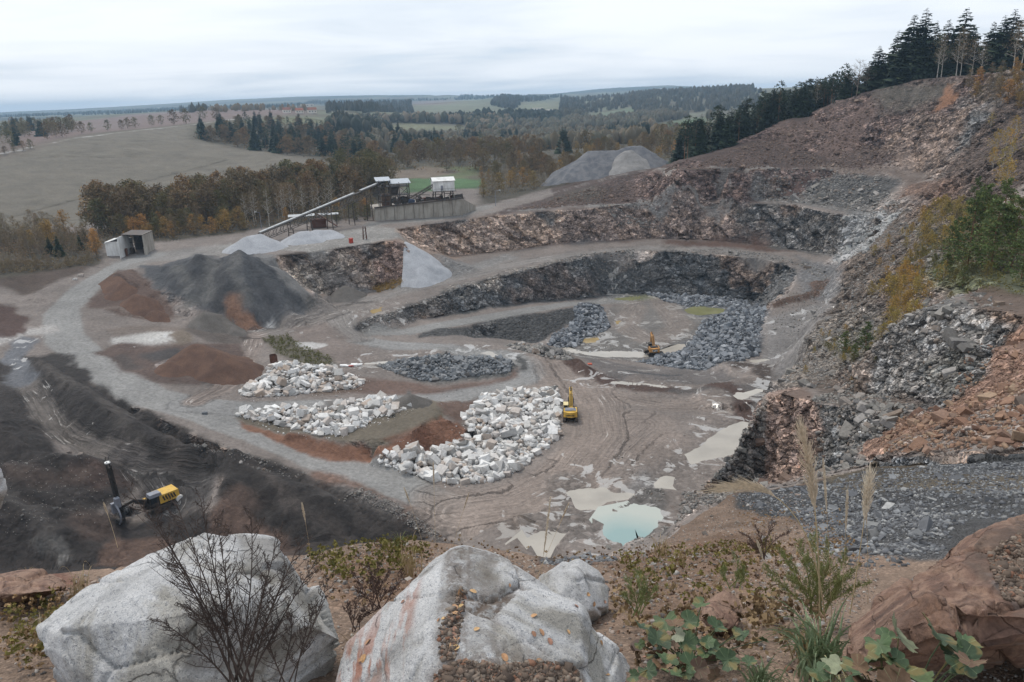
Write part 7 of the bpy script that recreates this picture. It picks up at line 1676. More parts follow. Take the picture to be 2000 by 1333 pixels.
for px, py, H, lab in ((1890,525,11,'tallest green pine on the right slope above the mossy ledge'),(1935,530,10,'bushy pine right of the tallest slope pine'),(1975,520,9.5,'pine at the right picture edge above the mossy ledge'),(1860,515,7.5,'smaller pine left of the tallest slope pine'),(1915,470,9,'pine standing behind the tallest slope pine'),(1955,450,8,'upper pine at the right edge of the slope'),(1995,545,8,'low wide pine at the right edge beside the ledge'),
                     (1905,400,6,'small pine high on the right slope under the bare earth'),(1648,690,3.6,'left one of the two small pines on the gravel ledge'),(1690,684,4.0,'right one of the two small pines on the gravel ledge'),(1668,700,2.2,'lowest seedling pine between the two small ledge pines'),(1845,545,4,'little pine below the row of slope pines'),(1880,560,3,'seedling pine at the lip of the mossy ledge')):
    at('nearpine', px, py, H, lab)
def bushes(px, n, kind, H, lab, group, seed, mind=1.5):
    rg_ = random.Random(seed); pts, _ = poly_sample(px, n, rg_, mind)
    for x, y in pts: plant(kind, x, y, rg_.uniform(*H), lab, group, rg_, -.1)
bushes([(1690,670),(1710,600),(1750,560),(1800,575),(1790,640),(1740,690)], 20, 'nearbush', (2.6, 4.8), 'bright yellow birch bush beside the dark outcrop', 'yellow bushes by the outcrop', 401, 1.0)
bushes([(1790,440),(1850,400),(1900,440),(1850,520),(1800,500)], 22, 'nearbush', (3, 5), 'orange yellow bush on the upper right slope', 'yellow bushes high on the slope', 402, 3)
bushes([(1700,480),(1780,440),(1830,520),(1780,570),(1700,600)], 24, 'nearbush', (2, 3.6), 'low yellow bush on the grey slope below the pines', 'low yellow bushes', 403, 3)
bushes([(1760,520),(1880,530),(1960,555),(1900,575),(1780,590)], 14, 'nearolive', (1.5, 3), 'olive bush along the lip above the outcrop', 'olive bushes on the lip', 404, 2)
bushes([(1600,680),(1700,680),(1720,720),(1620,730)], 9, 'nearolive', (.8, 1.6), 'low olive bush around the small ledge pines', 'olive bushes on the ledge', 405, 2)
bushes([(1600,650),(1640,640),(1720,700),(1650,760),(1570,740)], 16, 'nearbush', (.7, 1.5), 'tiny yellow bush scattered on the gravel ledge', 'tiny yellow bushes', 406, 2)
bushes([(1930,250),(2020,230),(2020,420),(1940,400)], 14, 'sparse', (4, 7), 'thin yellowing birch at the right edge of the slope', 'thin birches at the edge', 407, 4)
bushes([(1850,420),(2000,400),(2010,520),(1870,500)], 16, 'nearolive', (2, 4), 'olive bush between the slope pines', 'olive bushes among the pines', 408, 3)
bushes([(1740,560),(1840,540),(1850,600),(1760,620)], 8, 'sparse', (3, 5), 'thin birch stem with few leaves beside the yellow bushes', 'thin birches by the outcrop', 409, 2)
understory([(1790,440),(1880,400),(2030,400),(2040,590),(1920,570),(1800,560)], 900, .9, M_OBUSH, 411, 'ground_scrub', .22)
understory([(1720,170),(1790,155),(1900,148),(2010,135),(2030,180),(1900,185),(1800,175)], 700, 1.0, M_THIN, 412, 'crest_scrub', .3)
understory([(510,660),(560,655),(600,680),(650,700),(640,715),(580,712),(540,690)], 250, .6, M_OBUSH, 413, 'ground_scrub', .3)
understory([(725,560),(760,556),(800,545),(800,556),(740,572)], 130, 1.3, M_YELL, 414, 'ground_scrub', .4)
# broken stone ledges of the near outcrop and the rock face: single blocks that stand out
scree([(1715,700),(1740,640),(1800,605),(1880,600),(1940,620),(1900,700),(1850,760),(1780,770)], M_GREYR, 24, 1.3, 200, .4, 61, 'outcrop_rubble')
scree([(1480,800),(1527,768),(1608,790),(1640,830),(1600,930),(1500,950),(1450,930)], M_BRST, 20, .8, 200, .35, 62, 'face_rubble')
scree([(1610,790),(1700,800),(1760,830),(1690,860),(1690,905),(1600,935),(1590,880)], M_GREYR, 50, .9, 500, .35, 63, 'face_rubble')
scree([(1430,900),(1480,800),(1500,850),(1470,950)], M_GREYR, 20, .7, 300, .35, 64, 'face_rubble')
# ------------------------------------------------------------------ the ledge underfoot
def granite(name, warm=0.0):
    m, nd, lk, bs = nodes_of(name); tc = nd.new('ShaderNodeTexCoord'); oc = tc.outputs['Object']
    def N_(sc, det=6, ro=.65, di=0.0, vec=oc): n = new(nd, 'ShaderNodeTexNoise', Scale=sc, Detail=det, Roughness=ro, Distortion=di); lk.new(vec, n.inputs['Vector']); return n.outputs[0]
    v = new(nd, 'ShaderNodeTexVoronoi', Scale=170.0); lk.new(oc, v.inputs['Vector']); sp = nd.new('ShaderNodeSeparateColor'); lk.new(v.outputs['Color'], sp.inputs[0])
    g1 = ramp(nd, lk, sp.outputs[0], [(0.0, tuple(lin((96,100,108)))), (0.22, tuple(lin((140,143,150)))), (0.45, tuple(lin((180,180,181)))), (0.8, tuple(lin((206,205,203)))), (1.0, tuple(lin((222,220,217))))])
    c = mixrgb(nd, lk, ramp(nd, lk, N_(45, 3), [(0.36, 0.15), (0.58, 0.85)]), g1, tuple(lin((196,196,196))))
    c = mixrgb(nd, lk, 1.0, c, ramp(nd, lk, N_(2.2, 8, .6, .6), [(0.32, 0.62), (0.5, 0.95), (0.66, 1.12)]), 'MULTIPLY')
    grey = mixrgb(nd, lk, 1.0, c, tuple(lin((190,184,170))), 'MULTIPLY'); c = mixrgb(nd, lk, ramp(nd, lk, N_(1.3, 7, .62, 1.0), [(0.46, 0.0), (0.58, 0.75)]), c, grey)
    if warm is not None:
        mp = nd.new('ShaderNodeMapping'); mp.inputs['Scale'].default_value = (9, 1.6, 1.6); mp.inputs['Rotation'].default_value = (0, R(38), R(10)); lk.new(oc, mp.inputs[0])
        rs_ = ramp(nd, lk, N_(1.0, 5, .6, .3, mp.outputs[0]), [(0.47, 0.0), (0.53, 0.85)]); at_ = new(nd, 'ShaderNodeAttribute', attribute_name='Stain')
        c = mixrgb(nd, lk, math_(nd, lk, 'MULTIPLY', rs_, at_.outputs['Fac']), c, tuple(lin((160,104,78))))
        c = mixrgb(nd, lk, math_(nd, lk, 'MULTIPLY', new(nd, 'ShaderNodeAttribute', attribute_name='Dirt').outputs['Fac'], ramp(nd, lk, N_(14, 6, .7), [(0.40, 0.0), (0.52, 1.0)])), c, tuple(lin((92,76,64))))
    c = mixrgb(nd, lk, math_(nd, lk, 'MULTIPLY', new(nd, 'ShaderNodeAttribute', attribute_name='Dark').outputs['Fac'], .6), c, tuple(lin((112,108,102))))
    lk.new(c, bs.inputs['Base Color']); bs.inputs['Roughness'].default_value = .82; bs.inputs['Specular IOR Level'].default_value = .25
    wv = nd.new('ShaderNodeVectorMath'); wv.operation = 'MULTIPLY_ADD'; wv.inputs[1].default_value = (.6, .6, .6); nz_ = new(nd, 'ShaderNodeTexNoise', Scale=1.7, Detail=5.0); lk.new(oc, nz_.inputs['Vector']); lk.new(nz_.outputs['Color'], wv.inputs[0]); lk.new(oc, wv.inputs[2])
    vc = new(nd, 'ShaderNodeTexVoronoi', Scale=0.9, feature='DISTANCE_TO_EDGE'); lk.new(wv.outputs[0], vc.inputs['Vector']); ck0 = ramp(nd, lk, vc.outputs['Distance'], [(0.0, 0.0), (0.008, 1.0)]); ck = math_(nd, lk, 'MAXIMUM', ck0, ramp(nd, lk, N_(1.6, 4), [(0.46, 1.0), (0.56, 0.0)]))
    h = math_(nd, lk, 'ADD', math_(nd, lk, 'MULTIPLY', N_(9, 10, .72), 1.0), math_(nd, lk, 'MULTIPLY_ADD', sp.outputs[1], .05, math_(nd, lk, 'MULTIPLY', ck, .5)))
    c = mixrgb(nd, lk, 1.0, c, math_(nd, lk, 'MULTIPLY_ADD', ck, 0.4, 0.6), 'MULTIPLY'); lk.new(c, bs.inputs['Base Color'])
    b = new(nd, 'ShaderNodeBump', Strength=.9, Distance=.04); lk.new(h, b.inputs['Height']); lk.new(b.outputs[0], bs.inputs['Normal']); return m
def brownrock():
    m, nd, lk, bs = nodes_of('red_brown_rock'); tc = nd.new('ShaderNodeTexCoord'); oc = tc.outputs['Object']
    def N_(sc, det=6, ro=.65, di=0.0): n = new(nd, 'ShaderNodeTexNoise', Scale=sc, Detail=det, Roughness=ro, Distortion=di); lk.new(oc, n.inputs['Vector']); return n.outputs[0]
    c = ramp(nd, lk, N_(2.0, 9, .66, 1.2), [(0.30, tuple(lin((74,58,52)))), (0.42, tuple(lin((122,94,80)))), (0.50, tuple(lin((150,122,104)))), (0.58, tuple(lin((112,88,76)))), (0.70, tuple(lin((140,108,88))))])
    c = mixrgb(nd, lk, ramp(nd, lk, N_(1.1, 6, .6, 1.0), [(0.56, 0.0), (0.64, 0.8)]), c, tuple(lin((150,148,146))))
    c = mixrgb(nd, lk, 1.0, c, ramp(nd, lk, N_(22, 6, .75), [(0.3, .72), (0.7, 1.25)]), 'MULTIPLY')
    c = mixrgb(nd, lk, math_(nd, lk, 'MULTIPLY', new(nd, 'ShaderNodeAttribute', attribute_name='Dirt').outputs['Fac'], ramp(nd, lk, N_(9, 6, .7), [(0.34, 0.2), (0.5, 1.0)])), c, tuple(lin((84,72,64))))
    lk.new(c, bs.inputs['Base Color']); bs.inputs['Roughness'].default_value = .75
    vc = new(nd, 'ShaderNodeTexVoronoi', Scale=3.2, feature='DISTANCE_TO_EDGE'); wv = nd.new('ShaderNodeVectorMath'); wv.operation = 'MULTIPLY_ADD'; wv.inputs[1].default_value = (.35, .35, .35); nz_ = new(nd, 'ShaderNodeTexNoise', Scale=3.0, Detail=4.0); lk.new(oc, nz_.inputs['Vector']); lk.new(nz_.outputs['Color'], wv.inputs[0]); lk.new(oc, wv.inputs[2]); lk.new(wv.outputs[0], vc.inputs['Vector'])
    ck = ramp(nd, lk, vc.outputs['Distance'], [(0.0, 0.0), (0.035, 1.0)]); b = new(nd, 'ShaderNodeBump', Strength=.9, Distance=.06); lk.new(math_(nd, lk, 'ADD', N_(6, 11, .74, .5), math_(nd, lk, 'MULTIPLY', ck, .35)), b.inputs['Height']); lk.new(b.outputs[0], bs.inputs['Normal']); return m
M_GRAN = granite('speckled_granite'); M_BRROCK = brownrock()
def boulder(name, label, keys, mat, seed, amp=.045, stain=None, dirt=None, dark=None, sub=5, cat='boulder'):
    """keys: pixel column, pixel row and depth (m) of the block's corners; hull of them, then weathered and split by fracture planes"""
    bm = bmesh.new(); vs_ = [bm.verts.new(PY(*k)) for k in keys]; r_ = bmesh.ops.convex_hull(bm, input=vs_)
    bmesh.ops.delete(bm, geom=[v for v in bm.verts if not v.link_faces], context='VERTS')
    bmesh.ops.triangulate(bm, faces=bm.faces[:])
    # even out the triangles, rounding the corners only slightly
    for it in range(10):
        es = [e for e in bm.edges if e.calc_length() > .021 * (1.0 if sub >= 5 else 1.5)]
        if not es: break
        bmesh.ops.subdivide_edges(bm, edges=es, cuts=1, use_grid_fill=False); bmesh.ops.triangulate(bm, faces=[f for f in bm.faces if len(f.verts) > 3])
    for it in range(1): bmesh.ops.smooth_vert(bm, verts=bm.verts, factor=.5, use_axis_x=True, use_axis_y=True, use_axis_z=True)
    V = np.array([tuple(v.co) for v in bm.verts]); F = [tuple(v.index for v in f.verts) for f in bm.faces]; bm.free(); Fa = np.array(F)
    fn_ = np.cross(V[Fa[:, 1]] - V[Fa[:, 0]], V[Fa[:, 2]] - V[Fa[:, 0]]); Nn = np.zeros_like(V)
    for k in range(3):
        for q in range(3): Nn[:, q] += np.bincount(Fa[:, k], fn_[:, q], minlength=len(V))
    for _ in range(3):
        a_ = np.zeros_like(Nn)
        for k in range(3):
            for q in range(3): a_[:, q] += np.bincount(Fa[:, k], Nn[Fa[:, (k + 1) % 3], q], minlength=len(V)) + np.bincount(Fa[:, k], Nn[Fa[:, (k + 2) % 3], q], minlength=len(V))
        Nn = Nn + a_ * .3
    Nn /= np.maximum(np.linalg.norm(Nn, axis=1), 1e-12)[:, None]
    c = V.mean(0); Q = V - c
    rgp = random.Random(seed * 7 + 1)
    for k in range(9 if sub >= 5 else 8):                       # fracture planes cut flat faces into the block
        n_ = Vector((rgp.gauss(0, 1), rgp.gauss(-.35, 1), rgp.gauss(.25, 1))).normalized(); na = np.array(n_); sp_ = Q @ na; lim_ = sp_.max() * rgp.uniform(.93, .985)
        ex_ = np.maximum(sp_ - lim_, 0)[:, None] * na; V = V - ex_; Q = Q - ex_
    fs = np.array([1.2, 1.5, 2.1]); f1, f2, cid, cc = cells(Q * fs + 5 + seed, seed); dirv = np.stack([h01((cid * 1e6).astype(np.int64), np.full(len(Q), q)) - .5 for q in (1, 2, 3)], 1)
    tl = ((Q * fs + 5 + seed - cc) * dirv).sum(1)
    f3, f4, cid2, cc2 = cells(Q * 4.2 + 3, seed + 9); dv2 = np.stack([h01((cid2 * 1e6).astype(np.int64), np.full(len(Q), q)) - .5 for q in (4, 5, 6)], 1); tl2 = ((Q * 4.2 + 3 - cc2) * dv2).sum(1)
    d = amp * (.7 * (cid - .5) + 1.9 * tl) + amp * (.35 * tl2 + .12 * (cid2 - .5)) + amp * .25 * fbm(Q * 1.8, 3, seed + 1) + amp * .22 * fbm(Q * 8, 5, seed + 2, .62) - amp * .5 * sstep(.05, .0, f2 - f1) + amp * .05 * fbm(Q * 40, 2, seed + 3)
    px_, py_, _ = project(V)
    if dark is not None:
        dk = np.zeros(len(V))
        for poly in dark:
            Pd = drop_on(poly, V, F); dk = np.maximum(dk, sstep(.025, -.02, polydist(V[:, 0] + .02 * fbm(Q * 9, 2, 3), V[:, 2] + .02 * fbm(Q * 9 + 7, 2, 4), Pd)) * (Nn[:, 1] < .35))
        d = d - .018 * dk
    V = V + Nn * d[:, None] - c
    me = mesh_np(name, V, np.array(F), mat, smooth=True)
    x, y, _ = project(V + c)
    for nm, fn in (('Stain', stain), ('Dirt', dirt)):
        a = me.attributes.new(nm, 'FLOAT', 'POINT'); val = np.zeros(len(V))
        if fn is not None:
            for poly in fn:
                Pd = drop_on(poly, V + c, F); 
                if Pd is not None: val = np.maximum(val, sstep(.06, -.04, polydist(V[:, 0] + c[0], V[:, 2] + c[2], Pd)) * (Nn[:, 1] < .35))
        a.data.foreach_set('value', val.astype(np.float32))
    a = me.attributes.new('Dark', 'FLOAT', 'POINT'); a.data.foreach_set('value', (dk if dark is not None else np.zeros(len(V))).astype(np.float32))
    o = bpy.data.objects.new(name, me); COL.objects.link(o); o.location = c; NEAR_BVH.append(BVHTree.FromPolygons((V + c).tolist(), F)); return tag(o, label, cat)
NEAR_BVH = []
def drop_on(poly, V, F):
    b = BVHTree.FromPolygons(V.tolist(), F); o = []
    for p in poly:
        h = b.ray_cast(CAM, ray(*p).normalized(), 50)
        q = h[0] if h[0] is not None else PY(p[0], p[1], float(V[:, 1].mean()))
        o.append((q.x, q.z))
    return o
def hitn(px, py):
    """first thing under a pixel near the camera: boulder or ground"""
    d = ray(px, py).normalized(); best = None
    for b in NEAR_BVH + [BV2]:
        h = b.ray_cast(CAM, d, 200)
        if h[0] is not None and (best is None or h[3] < best[1]): best = (h[0], h[3], h[1])
    return best
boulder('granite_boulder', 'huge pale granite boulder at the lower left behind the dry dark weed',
        [(70,1226,3.9),(112,1186,4.1),(165,1150,4.2),(280,1102,4.4),(350,1060,4.5),(406,1040,4.5),(480,1047,4.5),(532,1058,4.45),(574,1106,4.4),(626,1166,4.3),(672,1250,4.0),(577,1300,3.75),(451,1345,3.5),(300,1380,3.35),(150,1345,3.5),(85,1270,3.75),(305,1150,3.86),(470,1128,3.84),(444,1185,3.56),(574,1206,3.66),(300,1230,3.62),(130,1230,3.72),(250,1500,3.5),(450,1480,3.7),(620,1420,4.2),(150,1450,4.0),(400,1300,5.0),(600,1320,4.8),(200,1320,4.8)], M_GRAN, 2, .06, dark=[[(470,1105),(520,1098),(560,1120),(530,1112)],[(444,1183),(574,1204),(640,1232),(560,1290),(450,1310),(300,1260),(380,1215)]])  # larger dark outline: shade of the downturned lower face, put into the colour
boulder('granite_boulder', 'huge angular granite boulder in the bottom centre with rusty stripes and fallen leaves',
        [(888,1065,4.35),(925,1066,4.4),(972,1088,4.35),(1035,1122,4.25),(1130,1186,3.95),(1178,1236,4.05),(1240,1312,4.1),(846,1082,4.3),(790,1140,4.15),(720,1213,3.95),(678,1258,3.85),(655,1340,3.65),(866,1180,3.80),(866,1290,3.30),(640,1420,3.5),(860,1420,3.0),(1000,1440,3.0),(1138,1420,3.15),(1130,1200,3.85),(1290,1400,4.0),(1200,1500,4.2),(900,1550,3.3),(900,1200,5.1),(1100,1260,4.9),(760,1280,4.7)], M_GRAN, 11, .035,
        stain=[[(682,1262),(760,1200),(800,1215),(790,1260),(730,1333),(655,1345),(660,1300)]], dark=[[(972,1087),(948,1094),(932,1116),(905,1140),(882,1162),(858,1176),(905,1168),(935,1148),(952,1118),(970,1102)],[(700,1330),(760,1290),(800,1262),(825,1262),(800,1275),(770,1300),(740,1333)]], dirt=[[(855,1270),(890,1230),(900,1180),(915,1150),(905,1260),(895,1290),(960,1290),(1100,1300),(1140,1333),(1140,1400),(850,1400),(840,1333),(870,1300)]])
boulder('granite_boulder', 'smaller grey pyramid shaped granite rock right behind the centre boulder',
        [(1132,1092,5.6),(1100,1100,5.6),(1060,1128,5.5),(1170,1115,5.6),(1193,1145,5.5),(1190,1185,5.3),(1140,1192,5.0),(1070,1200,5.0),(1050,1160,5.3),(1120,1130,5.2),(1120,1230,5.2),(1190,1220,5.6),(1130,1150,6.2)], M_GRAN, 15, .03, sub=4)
boulder('brown_rock', 'small brown rock with a pale top beside the broad green leaves',
        [(1385,1170,4.9),(1415,1150,4.95),(1440,1165,4.95),(1450,1190,4.8),(1445,1225,4.6),(1400,1235,4.55),(1370,1215,4.6),(1372,1185,4.8),(1410,1175,5.2),(1410,1260,4.8)], M_BRROCK, 17, .02, sub=4)
boulder('brown_boulder', 'big red brown rock filling the lower right corner',
        [(1935,1008,3.9),(2000,990,3.9),(2150,975,3.9),(1877,1040,3.9),(1839,1070,3.85),(1793,1110,3.8),(1708,1175,3.65),(1646,1226,3.55),(1628,1282,3.35),(1690,1290,3.2),(1740,1230,3.2),(1800,1208,3.1),(1877,1240,2.95),(2000,1224,2.95),(2200,1215,2.95),(1830,1140,3.35),(1940,1120,3.3),(2200,1100,3.4),(2200,1300,3.6),(1800,1300,3.8),(2100,1150,4.6),(1850,1180,4.4)], M_BRROCK, 23, .075, dirt=[[(1920,1075),(1960,1050),(2100,1030),(2100,1190),(1990,1200),(1945,1150)]])
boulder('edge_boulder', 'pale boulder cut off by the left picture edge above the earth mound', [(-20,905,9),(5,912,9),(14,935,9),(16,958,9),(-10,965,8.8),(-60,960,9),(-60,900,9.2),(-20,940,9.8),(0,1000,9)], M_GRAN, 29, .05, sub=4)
boulder('earth_clod', 'lump of orange brown earth and rock at the left edge of the ledge', [(0,1130,5.6),(60,1116,5.8),(110,1120,5.9),(136,1136,5.8),(130,1150,5.5),(60,1160,5.3),(-30,1165,5.2),(-40,1130,5.7),(50,1180,5.6),(60,1130,6.2)], M_BRROCK, 31, .05, sub=4)
# stones on the ledge: the clear ones are parts of the ground, the small ones one mass
M_PEB = stone_material('ledge_stones', [(104,100,98),(150,146,142),(120,92,74),(96,90,86),(178,174,168),(132,104,86),(88,84,82),(140,128,116)], 14.0, 0.25, bump=.01)
M_GPEB = stone_material('bench_gravel', [(74,75,78),(104,106,110),(88,90,93),(132,134,136),(70,70,72),(160,160,158)], 10.0, 0.25, bump=.01)
for px_, nb, sz, ns, sm, mt, sd_ in (
    ([(0,1170),(140,1120),(480,1095),(600,1085),(700,1068),(860,1070),(1060,1100),(1290,1072),(1420,1060),(1600,1180),(1650,1320),(1000,1330),(0,1345)], 0, .03, 2600, .030, M_PEB, 70),
    ([(0,1170),(140,1120),(300,1110),(480,1095),(600,1085),(700,1068),(800,1060),(870,1076),(960,1090),(1060,1100),(1200,1095),(1290,1072),(1420,1060),(1500,1080),(1600,1180),(1650,1320),(1300,1330),(1000,1330),(640,1330),(0,1345)], 150, .055, 6500, .014, M_PEB, 71),
    ([(1200,1095),(1290,1070),(1330,1035),(1430,970),(1560,955),(1640,1000),(1640,1080),(1500,1150),(1250,1180)], 60, .07, 3500, .022, M_PEB, 72),
    ([(1430,972),(1560,952),(1700,918),(1850,910),(2030,900),(2080,1000),(1900,1010),(1840,1060),(1760,1100),(1660,1090),(1560,1010)], 160, .13, 9000, .05, M_GPEB, 73),
    ([(1480,1080),(1640,1090),(1720,1120),(1700,1180),(1640,1240),(1560,1260),(1480,1200)], 60, .04, 2600, .013, M_PEB, 78),
    ([(1060,1100),(1200,1092),(1200,1106),(1060,1112)], 0, .1, 500, .05, M_GPEB, 74),
    ([(1540,1000),(1700,975),(1860,1000),(1840,1080),(1760,1110),(1650,1110)], 70, .09, 3500, .035, M_GPEB, 75),
    ([(1640,1260),(2010,1230),(2010,1340),(1600,1340)], 25, .04, 800, .012, M_PEB, 76)):
    scree(px_, mt, nb, sz, ns, sm, sd_, 'pebbles')
M_GRIT = stone_material('dark_soil_grit', [(88,76,68),(112,98,86),(76,66,60),(136,124,112),(122,88,70)], 14.0, 0.25, bump=.01)
def on_boulder(px, n, size, mat, seed, name):
    rg_ = random.Random(seed); spec = []; xs_ = [p[0] for p in px]; ys_ = [p[1] for p in px]
    while len(spec) < n:
        x, y = rg_.uniform(min(xs_), max(xs_)), rg_.uniform(min(ys_), max(ys_))
        if inside(x, y, px):
            h = hitn(x, y); spec.append((h[0].x, h[0].y, h[0].z + .002, size * rg_.lognormvariate(0, .5)))
    return stone_stuff(name, spec, mat, rg_)
on_boulder([(850,1320),(900,1290),(980,1300),(1060,1290),(1130,1310),(1140,1345),(845,1345)], 2400, .0065, M_GRIT, 81, 'grit')
on_boulder([(860,1290),(855,1230),(880,1190),(900,1150),(912,1160),(900,1230),(890,1290)], 520, .006, M_GRIT, 82, 'grit')
on_boulder([(1930,1090),(1960,1060),(2010,1040),(2010,1180),(1960,1170)], 1800, .007, M_GRIT, 83, 'grit')
# fallen leaves
def leaf_mesh(seed, L, lobes=0, curl=.25):
    rg_ = random.Random(seed); n = 14 if not lobes else 36; pts = []
    for k in range(n):
        a = 2 * math.pi * k / n; r = 1.0
        if lobes: r = .72 + .16 * abs(math.sin(a * lobes / 2)) + .07 * rg_.uniform(-1, 1) + (.0 if abs(a - math.pi) > .35 else -.45)
        x = math.cos(a) * r * L * .5; y = math.sin(a) * r * L * (.36 if not lobes else .52)
        pts.append((x, y, curl * ((abs(y) / (L * .5)) ** 1.5) * L * .6 - curl * .25 * (x / L) ** 2 * L + (rg_.uniform(-.03, .03) * L if lobes else 0)))
    V = [(0, 0, 0)] + pts + [tuple(Vector(p) * .5 - Vector((0, 0, .02 * L))) for p in pts]; F = []
    for k in range(n): j = (k + 1) % n; F += [(0, n + 1 + k, n + 1 + j), (n + 1 + k, 1 + k, 1 + j, n + 1 + j)]
    return V, F
def leafmat(name, cs, gloss=.5, sc=30, dead=None, vein=False):
    m, nd, lk, bs = nodes_of(name); oi = nd.new('ShaderNodeObjectInfo'); tc = nd.new('ShaderNodeTexCoord')
    c = ramp(nd, lk, oi.outputs['Random'], [(i / max(1, len(cs) - 1), tuple(lin(x))) for i, x in enumerate(cs)])
    n = new(nd, 'ShaderNodeTexNoise', Scale=sc, Detail=5.0, Roughness=.65); lk.new(tc.outputs['Object'], n.inputs['Vector'])
    c = mixrgb(nd, lk, 1.0, c, ramp(nd, lk, n.outputs[0], [(.3, .68), (.7, 1.25)]), 'MULTIPLY')
    if dead: n2 = new(nd, 'ShaderNodeTexNoise', Scale=sc * .35, Detail=4.0); lk.new(tc.outputs['Object'], n2.inputs['Vector']); c = mixrgb(nd, lk, ramp(nd, lk, n2.outputs[0], [(.56, 0.0), (.62, .85)]), c, tuple(lin(dead)))
    if vein:
        sx = nd.new('ShaderNodeSeparateXYZ'); lk.new(tc.outputs['Object'], sx.inputs[0]); an = math_(nd, lk, 'ARCTAN2', sx.outputs[1], sx.outputs[0])
        v_ = math_(nd, lk, 'ABSOLUTE', math_(nd, lk, 'SINE', math_(nd, lk, 'MULTIPLY', an, 3.5))); c = mixrgb(nd, lk, ramp(nd, lk, v_, [(0.0, .55), (0.10, 0.0)]), c, tuple(lin((150,164,122))))
    lk.new(c, bs.inputs['Base Color']); bs.inputs['Roughness'].default_value = gloss
    b = new(nd, 'ShaderNodeBump', Strength=.5, Distance=.01); lk.new(n.outputs[0], b.inputs['Height']); lk.new(b.outputs[0], bs.inputs['Normal']); return m
M_FALL = leafmat('fallen_leaf', [(146,110,92),(170,128,88),(188,150,104),(132,92,76),(160,118,96),(196,164,112)], .6, 60)
M_GLEAF = leafmat('coltsfoot_leaf', [(54,74,46),(66,86,52),(50,68,46),(76,92,56)], .65, 26, dead=(112,100,58), vein=True); M_GREYL = leafmat('withered_pale_leaf', [(140,142,122),(120,126,100)], .8, 26, vein=True)
M_FALL3 = leaf_material('dark_leaf_litter', [(112,92,70),(92,74,58),(132,112,84),(78,64,54)], .1)
M_FALL2 = leaf_material('leaf_litter', [(132,106,80),(156,130,96),(104,80,62),(170,150,114),(118,92,70)], .1)
M_DEADL = leafmat('dead_brown_leaf', [(92,70,54),(112,88,66),(78,62,52)], .8, 26, vein=True)
FLM = []
for k in range(5):
    V, F = leaf_mesh(500 + k, .036); me = bpy.data.meshes.new('fallen_leaf'); me.from_pydata(V, [], F); me.materials.append(M_FALL); me.shade_smooth(); FLM.append(me)
rgL = random.Random(9)
def put_leaf(px, py, s, lab):
    h = hitn(px, py); o = obj('fallen_leaf', rgL.choice(FLM)); n = h[2] if h[2].z > 0 else -h[2]
    o.matrix_world = Matrix.Translation(h[0] + n * .004) @ n.to_track_quat('Z', 'Y').to_matrix().to_4x4() @ Matrix.Rotation(rgL.random() * 6.28, 4, 'Z') @ Matrix.Rotation(rgL.uniform(-.3, .3), 4, 'X') @ Matrix.Scale(s, 4); tag(o, lab, 'leaf', 'fallen leaves')
for px, py, s, lab in ((995,1144,.7,'lone ochre leaf high on the centre boulder'),(924,1156,1.2,'pair of curled reddish leaves below the dark fissure of the centre boulder'),(906,1168,1.4,'long tan leaf below the dark fissure of the centre boulder'),(888,1187,1.3,'dark red leaf at the top of the dirt gully'),(901,1186,1.1,'pale pink leaf at the top of the dirt gully'),(889,1199,1.2,'purple brown leaf in the dirt gully cluster'),(898,1196,1.1,'brown leaf overlapping the gully cluster'),(857,1212,.8,'small ochre leaf left of the dirt gully'),(867,1209,.8,'small yellow leaf left of the dirt gully'),(931,1230,1.1,'reddish leaf alone on the bare granite beside the gully'),(1042,1239,1.0,'flat red leaf on the right of the centre boulder'),(884,1243,1.4,'large tan leaf in the lower gully'),(892,1250,1.3,'orange brown leaf in the lower gully'),(883,1262,1.2,'pale tan leaf at the end of the gully'),(890,1266,1.2,'rust red leaf at the end of the gully'),(985,1285,1.4,'large red brown leaf at the edge of the grit'),(1052,1290,.8,'small cream leaf at the edge of the grit'),(1110,1235,.8,'small brown leaf near the right ridge of the centre boulder')):
    put_leaf(px, py, s, lab)
for k in range(26):
    put_leaf(rgL.uniform(690, 1500), rgL.uniform(1150, 1325), rgL.uniform(.8, 1.5), 'fallen tan or reddish leaf lying loose among boulders and ground')
# ------------------------------------------------------------------ plants on the ledge
def bladestrip(m, pts, w, col=None, taper=.15, twist=0.0):
    """a grass blade or stem as a narrow folded strip along points"""
    n = len(pts); V = []; side0 = Vector((1, 0, 0))
    for k, p in enumerate(pts):
        d = (pts[min(n - 1, k + 1)] - pts[max(0, k - 1)]); s_ = d.cross(Vector((.3, 1, .2))); s_ = (s_.normalized() if s_.length > 1e-6 else side0)
        t = k / (n - 1); ww = w * (1 - t) ** .6 * (1 if t > .1 else .7) + w * .06; V += [p - s_ * ww / 2, p + Vector((0, -ww * .18, 0)), p + s_ * ww / 2]
    F = []
    for k in range(n - 1): a = 3 * k; F += [(a, a + 1, a + 4, a + 3), (a + 1, a + 2, a + 5, a + 4)]
    m.add(V, F, col)
def bez(a, b, c, n):
    return [a * (1 - t) ** 2 + b * 2 * t * (1 - t) + c * t * t for t in [k / (n - 1) for k in range(n)]]
M_DRY = leafmat('dry_grass', [(170,150,116),(186,166,130)], .7, 20); M_GREENB = leafmat('green_blades', [(122,138,104),(112,126,94)], .5, 20, dead=(160,148,108)); M_WEED = leafmat('dry_dark_weed', [(62,52,48),(74,62,56)], .8, 30); M_PLUME = leafmat('reed_plume', [(196,178,154),(212,198,176)], .8, 40); M_BROOM = leafmat('green_broom', [(112,120,70),(124,128,76)], .6, 20, dead=(122,112,60)); M_HEATH = leafmat('dark_heather', [(76,58,54),(88,68,60)], .8, 30)
